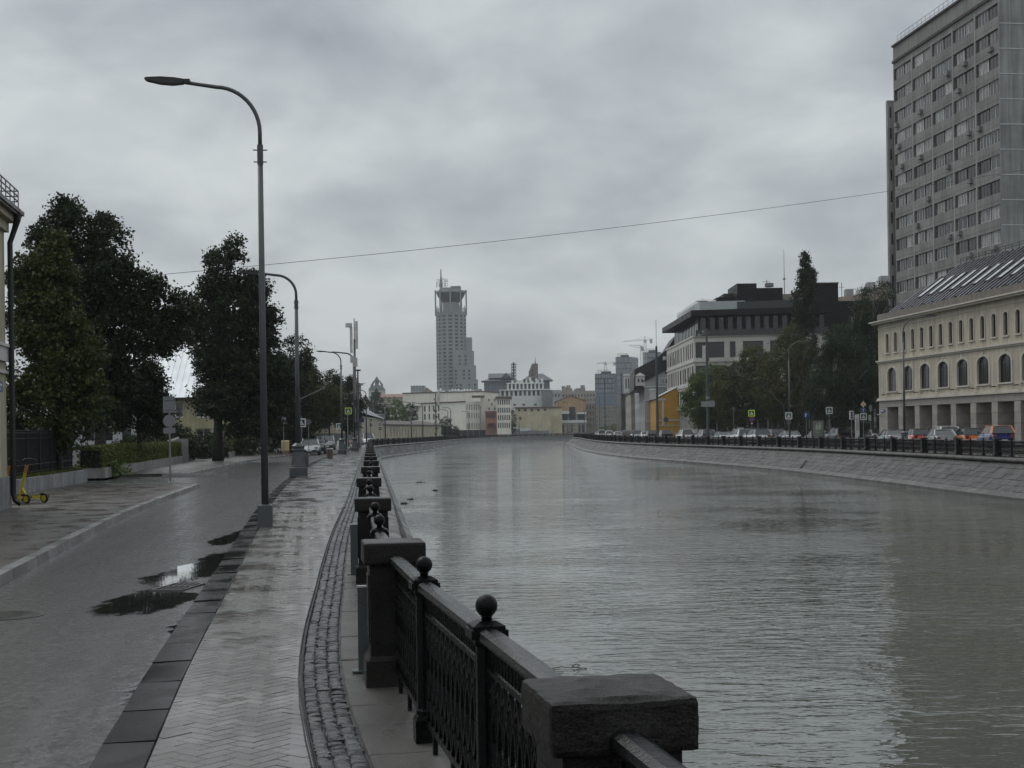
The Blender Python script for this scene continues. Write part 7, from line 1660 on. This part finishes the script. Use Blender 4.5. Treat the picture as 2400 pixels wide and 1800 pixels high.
for i, (px, d, lab) in enumerate(((903, 300, 'street lamp nearest to the grey hip roof on the far quay'), (964, 318, 'street lamp before the broad green tree on the far quay'), (991, 330, 'street lamp right of the broad green tree on the far quay'), (1057, 395, 'street lamp at the round dark tree on the far quay'), (1050, 430, 'street lamp just behind the round dark tree on the far quay'), (1099, 470, 'street lamp at the mill corner on the far quay'), (1217, 590, 'street lamp before the cream works building'))):
    street_lamp(lab, XD(px, d), 7.6, 8.7, 2.3, 'plain', rz=.1, rp=.14, group='lamps along the far quay')
t = thing('equipment_pole', 'thick pole hung with boxes and cables on the far quay', 'pole', (*XD(1022, 345), 0)); mb = MB().tube([(0, 0, 0), (0, 0, 11.5)], [.2, .12], 8)
mb.build('pole', M_LAMP, t)
for k in range(7): MB().box(-.25, .3, -.3, .25, 1.2 + k * 1.4, 1.7 + k * 1.4).build('equipment_box', R.choice((M_LUM, M_BOX)), t, (R.uniform(-.2, .2), 0, 0))
for px, d, hh, lab in ((1127, 560, 12, 'tall thin pole before the mill stair block'), (1397, 520, 14, 'first tall dark pole before the window block'), (1406, 500, 14, 'second tall dark pole before the window block'), (1418.5, 420, 17, 'third tall dark pole before the window block'), (1458, 330, 15, 'tall dark pole beside the teal glass block'), (1370, 600, 11, 'pole right of the glass veranda')):
    t = thing('utility_pole', lab, 'pole', (*XD(px, d), 0)); MB().tube([(0, 0, 0), (0, 0, hh)], [.16, .11], 7).lathe([(.28, 0), (.26, .5), (.17, .6)], 8).build('pole', M_LAMP, t); MB().bar((-.4, 0, hh - .5), (.4, 0, hh - .5), .08).build('crossarm', M_LAMP, t)
t = thing('litter_bin', 'brown wooden slatted litter bin at the kerb', 'litter bin', (*G(773.5, 1074), 0))
for k in range(12):
    a = 2 * math.pi * k / 12; MB().frustum(-.048, .048, -.012, .012, .04, .60, .002, .002).build('slat', mat('bin_wood', (.10, .065, .048), .6, orand=.2), t, (.18 * math.cos(a), .18 * math.sin(a), 0), a + math.pi / 2)
MB().lathe([(.165, .03), (.165, .56)], 12).build('liner', M_LUM, t); MB().lathe([(.195, .60), (.195, .63), (.14, .63)], 12).build('rim', M_LUM, t); MB().lathe([(.17, 0), (.17, .05)], 12).build('foot', M_LUM, t)
t = thing('utility_cabinet', 'cream utility cabinet on a brick base near the round sign', 'cabinet', (*XD(668, 125), 0), .3); MB().box(-.32, .32, -.3, .3, .32, 1.15).frustum(-.34, .34, -.32, .32, 1.15, 1.24, .08, .08).build('cabinet_body', mat('cabinet_cream', (.46, .38, .22), .6), t); MB().box(-.30, .30, -.28, .28, 0, .32).build('brick_base', mat('brick_base', (.19, .12, .085), .8), t); MB().box(-.27, .27, -.305, -.30, .38, 1.08).build('door', mat('cabinet_cream', (.46, .38, .22), .6), t)
t = thing('barrier_arm', 'thin barrier pole rising over the parked cars', 'barrier', (*XD(702, 92), 0)); MB().bar((0, 0, 0), (0, 0, 4.2), .12).build('post', M_LAMP, t); MB().bar((0, 0, 4.0), (1.7, 0, 4.75), .06).build('arm', M_POLE, t)
# waste bin and short fence by the hedge end
t = thing('litter_bin', 'dark square litter bin at the far end of the long hedge', 'litter bin', (-23.3, 107.2, 0)); MB().frustum(-.35, .35, -.35, .35, 0, .85, -.02, -.02).build('bin_body', mat('bin_brown', (.04, .03, .028), .6), t); MB().box(-.38, .38, -.38, .38, .85, .92).build('lid', M_LUM, t)
t = thing('low_rail', 'low black garden rail behind the long hedge', 'fence', (-21.5, 78, 0), math.atan2(30, -4.5))
for i in range(28): MB().box(-.015, .015, -.015, .015, 0, 1.35).build('post', M_FENCE, t, (i * 1.0, 0, 0))
MB().box(0, 27, -.02, .02, 1.30, 1.35).build('top_rail', M_FENCE, t); MB().box(0, 27, -.015, .015, .9, .93).build('lower_rail', M_FENCE, t)
# kick scooters
M_SCY = mat('scooter_yellow', (.52, .42, .03), .4, var=.05); M_SCO = mat('scooter_orange', (.42, .17, .02), .4); M_SCB = mat('scooter_black', (.012, .012, .013), .5)
def scooter(label, loc, rz):
    t = thing('kick_scooter', label, 'scooter', (loc[0], loc[1], 0), rz, 'yellow rental scooters by the downpipe')
    MB().frustum(-.42, .14, -.08, .08, .12, .20, .02, .01).build('deck', M_SCY, t); MB().box(-.40, .10, -.07, .07, .205, .212).build('deck_grip', M_SCB, t)
    for x in (-.55, .30):
        w = MB().lathe([(.07, -.03), (.115, -.03), (.125, 0), (.115, .03), (.07, .03)], 18).build('wheel', M_SCB, t, (x, 0, .125)); w.rotation_euler = (math.pi / 2, 0, 0); MB().lathe([(.085, -.034), (.085, .034), (.02, .036)], 14).build('rim', M_SCY, w)
    mb = MB()
    for k in range(6): a0, a1 = .5 + k * .42, .5 + (k + 1) * .42; mb.quad((-.55 + .155 * math.cos(a0), -.05, .125 + .155 * math.sin(a0)), (-.55 + .155 * math.cos(a1), -.05, .125 + .155 * math.sin(a1)), (-.55 + .155 * math.cos(a1), .05, .125 + .155 * math.sin(a1)), (-.55 + .155 * math.cos(a0), .05, .125 + .155 * math.sin(a0)))
    mb.build('mudguard', M_SCB, t)
    MB().tube([(.10, 0, .17), (.22, 0, .38)], .04, 8).build('neck', M_SCY, t); MB().tube([(.30, 0, .14), (.21, 0, .46), (.11, 0, .80)], [.045, .04, .04], 8).build('steering_tube', M_SCY, t); MB().tube([(.11, 0, .80), (.05, 0, 1.00)], .042, 8).build('battery_tube', M_SCO, t); MB().tube([(.05, 0, 1.00), (.01, 0, 1.16)], .025, 8).build('stem', M_SCB, t)
    MB().tube([(-.03, -.26, 1.12), (.01, -.1, 1.17), (.01, .1, 1.17), (-.03, .26, 1.12)], .018, 6).build('handlebar', M_SCB, t); MB().bar((.10, 0, .10), (-.02, .12, .0), .02).build('kickstand', M_SCB, t)
g1, g2 = G(62, 1181), G(101, 1179)
scooter('yellow scooter parked nearest to the black downpipe', (g1[0] - .48, g1[1] + .2, 0), math.pi - .45); scooter('yellow scooter just behind the first one by the low wall', (g2[0] - .48, g2[1] + .3, 0), math.pi - .45)
# drain grate, manhole cover
g = G(418, 1377, -.12); t = thing('drain_grate', 'cast iron drain grate in the gutter puddle', 'drain grate', (*g, -.118), -.14); MB().box(-.19, .19, -.36, .36, -.03, .001).build('pit_shade_plate', mat('pit_shade_black', (.001, .001, .001), 1.0, spec=0.0), t); mb = MB().box(-.2, -.17, -.37, .37, -.01, .014).box(.17, .2, -.37, .37, -.01, .014).box(-.17, .17, -.37, -.34, -.01, .014).box(-.17, .17, .34, .37, -.01, .014).box(-.17, .17, -.02, .02, -.01, .018); mb.build('frame', mat('wet_iron_bar', (.10, .098, .095), .4, .4), t)  # black plate under the bars: the shade of the pit painted as colour
for k in range(4): MB().box(-.012, .012, -.34, .34, -.01, .012).build('grate_bar', mat('wet_iron_bar', (.10, .098, .095), .4, .4), t, (-.105 + k * .07, 0, 0))
g = G(14, 1443, -.12); t = thing('manhole_cover', 'round iron manhole cover in the road at the left edge', 'manhole cover', (*g, -.119)); MB().lathe([(.34, -.02), (.34, .008), (.31, .010)], 28).build('cover', mat('wet_iron', (.03, .029, .028), .3, .5), t); MB().lathe([(.39, -.02), (.39, .005), (.35, .006)], 28).build('frame', mat('wet_iron2', (.022, .021, .02), .4), t)
# cars, left
sil = paint('silver', (.30, .31, .32)); whi = paint('white', (.62, .63, .63)); dkg = paint('graphite', (.045, .047, .05)); blk = paint('black', (.012, .012, .013)); ora = paint('orange', (.58, .18, .05)); blu = paint('navy', (.012, .018, .10)); red = paint('coral', (.50, .10, .08)); gry = paint('grey', (.13, .135, .14)); brz = paint('bronze', (.16, .13, .10))
def at_px(px, d): return XD(px, d)
fwd = math.atan2(-100, 10)
car('silver sedan parked nose towards the viewer behind the second lamp', 'sedan', XD(727, 128), fwd, sil, z0=-.118); car('dark grey suv parked behind the silver sedan', 'suv', XD(741, 137), fwd, dkg, z0=-.118); car('pale grey suv standing further up the road', 'suv', XD(767, 170), fwd, gry, sil, z0=-.118); car('white van driving up at the end of the walkway', 'van', XD(862, 230), math.atan2(-100, 20), whi, z0=-.118, cat='van')
for i, px in enumerate((797, 812, 824)):
    t = thing('road_barrier', ('white plastic road barrier left of the lamp mast', 'striped plastic road barrier behind the lamp mast', 'white plastic road barrier before the beige house')[i], 'barrier', (*XD(px, 225), -.115)); MB().prismy([(-.55, 0), (.55, 0), (.55, .12), (.45, .8), (-.45, .8), (-.55, .12)], -.2, .2).build('barrier_body', R.choice((M_OFW,)), t); MB().box(-.2, .1, -.205, -.2, .2, .7).build('stripe', mat('barrier_red', (.4, .06, .04), .5), t)
# ================================================================ street furniture, right
street_lamp('grey street lamp in front of the cream arcade building', XD(2120, 106), 8.3, 9.8, 2.3, 'cast', rz=math.pi - .2, rp=.085); street_lamp('grey street lamp in front of the browning park trees', XD(1851, 140), 8.7, 10.2, 2.6, 'plain', rz=math.pi - .2, rp=.085)
def boxes_on(t, lst):
    for dx, z0, w, h, m in lst: MB().box(dx - w / 2, dx + w / 2, -.25, -.1, z0, z0 + h).build('control_box', m, t)
t = thing('equipment_pole', 'tall dark pole with cameras, boxes and an antenna before the modern office', 'pole', (*XD(1659, 165), 0)); MB().tube([(0, 0, 0), (0, 0, 13.4)], [.17, .12], 8).lathe([(.3, 0), (.28, .6), (.18, .7)], 8).build('pole', M_LAMP, t); boxes_on(t, [(-.35, 4.3, .8, .65, M_BOX), (.45, 4.3, .75, .7, M_BOX), (0, 5.2, .4, .35, M_BOX), (-.35, 10.0, .35, 1.4, M_ANT), (.1, 9.6, .3, .6, M_LAMP), (.3, 7.0, .3, .4, M_LUM)]); MB().bar((-.9, 0, 12.6), (.3, 0, 12.9), .07).box(-1.0, -.7, -.1, .1, 12.5, 12.8).box(-.5, -.25, -.1, .1, 12.9, 13.2).bar((0, 0, 9.3), (2.2, 0, 9.9), .05).build('camera_arm', M_POLE, t)
t = thing('trolley_pole', 'tall dark pole before the ochre yellow house', 'pole', (*XD(1541, 195), 0)); MB().tube([(0, 0, 0), (0, 0, 13.2)], [.20, .14], 8).tube([(0, 0, 13.2), (0, 0, 16.8)], .03, 5).lathe([(.3, 0), (.3, .8), (.21, .9)], 8).build('pole', M_LAMP, t)
sign('road_sign', 'lime framed crossing sign above a round violet sign over the white cars', XD(1762, 152), 3.75, [('crossing_lime', .58, 3.35), ('violet', .52, 2.7), ('small_white', .2, 2.25)]); sign('road_sign', 'green crossing sign with white frame on the park lamp post', XD(1849, 138.5), 3.3, [('crossing_green', .56, 2.9), ('no_stop_back', .5, 2.3)]); sign('parking_sign', 'blue square parking sign right of the park lamp', XD(1890, 156), 3.5, [('parking', .58, 3.1)]); sign('road_sign', 'white framed crossing sign right of the poster stand', XD(1944, 150), 3.9, [('crossing', .58, 3.5)])
sign('road_sign', 'amber diamond, round arrow sign and crossing sign stacked on one post', XD(2024, 144), 4.4, [('priority', .46, 4.0), ('arrow_up', .54, 3.38), ('crossing', .56, 2.75)]); sign('road_sign', 'small dark sign on a thin pole above the parked cars in the shade', XD(1720, 175), 4.4, [('no_stop_back', .4, 4.2)]); sign('road_sign', 'round dark sign at the ochre house corner', XD(1561, 240), 3.8, [('no_stop_back', .9, 3.4)])
t = thing('traffic_light', 'white backed traffic light on a thin post left of the stacked signs', 'traffic light', (*XD(1996, 147), 0)); MB().tube([(0, 0, 0), (0, 0, 3.0)], .05, 8).build('pole', M_POLE, t); MB().box(-.2, .2, -.12, .1, 2.5, 3.4).build('light_housing', S_WHITE, t)
for k in range(3): MB().box(-.11, .11, -.14, -.12, 2.6 + k * .25, 2.8 + k * .25).build('lens', S_BLACK, t)
t = thing('info_stele', 'tall white information stele left of the arcade corner', 'stele', (*XD(2009, 140), 0)); MB().box(-.20, .20, -.08, .08, 0, 2.95).build('stele_body', mat('stele_white', (.5, .51, .5), .4), t); MB().box(-.13, .13, -.085, -.08, 1.4, 2.6).build('info_panel', mat('stele_panel', (.33, .34, .34), .4), t)
t = thing('sign_gantry', 'grey frame of thin posts with a small white sign by the arcade corner', 'sign frame', (*XD(2033, 146), 0)); mb = MB()
for x in (-.9, .35): mb.bar((x, 0, 0), (x, 0, 3.1), .05)
mb.bar((-.9, 0, 2.2), (.35, 0, 2.2), .05); mb.bar((.35, 0, 3), (.35, 0, 3.9), .05); mb.build('frame', M_POLE, t); MB().box(.2, .5, -.05, -.03, 3.3, 3.95).build('sign_plate', S_BACK, t); MB().box(.12, .40, -.05, -.03, 2.35, 2.95).build('side_plate', mat('pale_green_plate', (.35, .45, .35), .4), t)
t = thing('poster_stand', 'framed upright poster stand with a pale picture under the park trees', 'poster stand', (*XD(1917, 150), 0)); MB().box(-.66, .66, -.08, .12, .55, 2.55).build('frame', M_LUM, t); MB().box(-.2, .2, -.05, .1, 0, .55).build('foot', M_LUM, t); o = MB().box(-.56, .56, -.09, -.08, .68, 2.42).build('poster', mat('poster_grey', (.16, .18, .15), .3), t)
MB().prismy([(-.22, 1.5), (-.04, 1.5), (0, 1.75), (-.06, 2.1), (-.13, 2.2), (-.2, 2.1), (-.27, 1.75)], -.094, -.09).prismy([(.06, 1.5), (.24, 1.5), (.30, 1.8), (.24, 2.1), (.2, 2.3), (.12, 2.1), (.04, 1.8)], -.094, -.09).box(-.2, .2, -.094, -.09, 1.18, 1.22).build('poster_print', mat('poster_pale', (.36, .38, .34), .4), o)
# cars, right
def qh(d): v = BR.dir(BR.s_at_y(d)); return math.atan2(v.y, v.x)
RC = [(2333, 108, 'suv', blu, ora, 'navy and orange rental suv parked by the arcade, furthest right'), (2268, 116, 'hatch', ora, blk, 'orange and black rental hatchback second from the right edge'), (2203, 110, 'sedan', dkg, sil, 'large dark sedan with a silver roof edge below the arcade'), (2212, 119, 'suv', dkg, whi, 'dark suv with a white roof behind the large sedan'), (2148, 126, 'hatch', red, blk, 'coral red hatchback beside the lamp base'), (2090, 130, 'sedan', gry, blk, 'grey sedan with dark roof left of the lamp base'),
      (1605, 190, 'suv', whi, None, 'white suv first at the left, before the modern office'), (1652, 178, 'suv', gry, sil, 'grey suv with pale roof behind the equipment pole'), (1692, 168, 'sedan', sil, blk, 'low silver sedan with dark roof between the suvs'), (1735, 158, 'suv', whi, None, 'white hatchback suv left of the lime framed sign'), (1774, 150, 'suv', whi, gry, 'white car with dark glass under the lime framed sign'), (1812, 158, 'suv', gry, blk, 'grey suv right of the white cars'), (1846, 148, 'sedan', sil, gry, 'silver sedan at the park lamp post'), (1744, 172, 'van', blk, None, 'black van behind the white hatchback'), (1915, 158, 'sedan', blk, None, 'black sedan under the trees by the poster stand'), (1965, 152, 'suv', blk, None, 'black suv under the leaning birch'), (2050, 156, 'sedan', dkg, None, 'dark sedan in the shade of the arcade corner'),
      (1558, 205, 'suv', blk, brz, 'black suv before the ochre house'), (1527, 222, 'suv', dkg, None, 'dark grey suv left of the trolley pole'), (1512, 235, 'sedan', whi, None, 'white sedan before the grey gable house'), (1490, 250, 'suv', whi, blk, 'white car with black glass before the dark quay house'), (1466, 275, 'suv', brz, None, 'bronze suv before the beige quay house'), (1447, 300, 'sedan', brz, whi, 'bronze sedan far down the right quay'), (1427, 330, 'suv', whi, None, 'white suv far down the right quay'), (1410, 360, 'van', whi, None, 'white van far down the right quay'), (1402, 380, 'sedan', sil, None, 'silver sedan furthest down the right quay')]
for px, d, k, pm_, rm, lab in RC: car(lab, k, XD(px, d), qh(d) + (-.10 if px > 2000 else 0), pm_, rm, group='cars along the right quay', z0=-.02)
for px, d, lab in ((1331, 668, 'white car passing the glass veranda on the far quay'), (1347, 690, 'second white car passing right of the glass veranda'), (1157, 598, 'pale car at the red arched gate')): car(lab, 'hatch', XD(px, d), 0.6, whi, group='cars on the far quay', z0=-.115)
# ================================================================ wire, floating debris
pa = Vector((*XD(330, 105), ZD(330, 648, 105))); pb_ = Vector((*XD(2410, 150), ZD(2410, 398, 150))); mb = MB(); pts = []
for k in range(41): q = k / 40; p = pa.lerp(pb_, q); p.z -= 4 * .75 * q * (1 - q); pts.append(p)
tag(mb.tube(pts, .019, 4).build('overhead_wire', M_PIPE), 'thin wire hanging across the sky from the trees to the tower', 'wire')
DEB = ((986, 1131, .30, 'dark clump floating furthest out below the hotel reflection'), (1020, 1150, .18, 'small dark clump floating right of the others'), (963, 1171, .2, 'small pointed clump floating near the left wall'), (948, 1181, .36, 'long flat clump floating nearest to the left wall'))
for px, py, s_, lab in DEB:
    g = G(px, py, WZ); t = thing('floating_leaves', lab, 'debris', (*g, WZ)); p = NR.normal(size=(60, 3)) * np.array([s_ * .45, s_ * .4, .015]) + np.array([0, 0, .03]); f_ = bpy.data.objects.new('leaf_clump', leaves_mesh('leaf_clump', p, None, .09, LEAF_DK)); col.objects.link(f_); f_.parent = t; MB().tube([(-s_ * .5, 0, .02), (0, .03, .05), (s_ * .4, -.05, .02)], .015, 5).build('twig', BARK, t)
g = G(1335, 1568, WZ); t = thing('water_weed', 'curled strand of weed floating in the near water', 'debris', (*g, WZ)); pts = [(-.30, .0, .01), (-.12, .12, .015), (.02, .06, .012), (.10, -.04, .03), (.16, .04, .05), (.11, .16, .05), (.04, .1, .02), (.18, .02, .01), (.26, -.02, .01)]; MB().tube(pts, .007, 5).build('strand', mat('weed', (.03, .035, .012), .5), t); MB().tube([(-.3, -.25, .01), (-.2, -.3, .012), (-.1, -.29, .01)], .006, 5).build('loose_strand', mat('weed', (.03, .035, .012), .5), t)
# ================================================================ damp air
hm = bpy.data.materials.new('haze'); hm.use_nodes = True; nt = hm.node_tree; nt.nodes.clear()
ho = nd(nt, 'ShaderNodeOutputMaterial'); pv_ = nd(nt, 'ShaderNodeVolumePrincipled'); pv_.inputs['Color'].default_value = (.86, .90, .95, 1); pv_.inputs['Density'].default_value = HAZE = 0.00016; pv_.inputs['Anisotropy'].default_value = 0.0; nt.links.new(pv_.outputs[0], ho.inputs['Volume'])
tag(MB().box(-1760, 1760, -260, 1800, WZ - 2.0, 175).build('haze', hm), 'thin damp air over the canal and the city', kind='stuff')
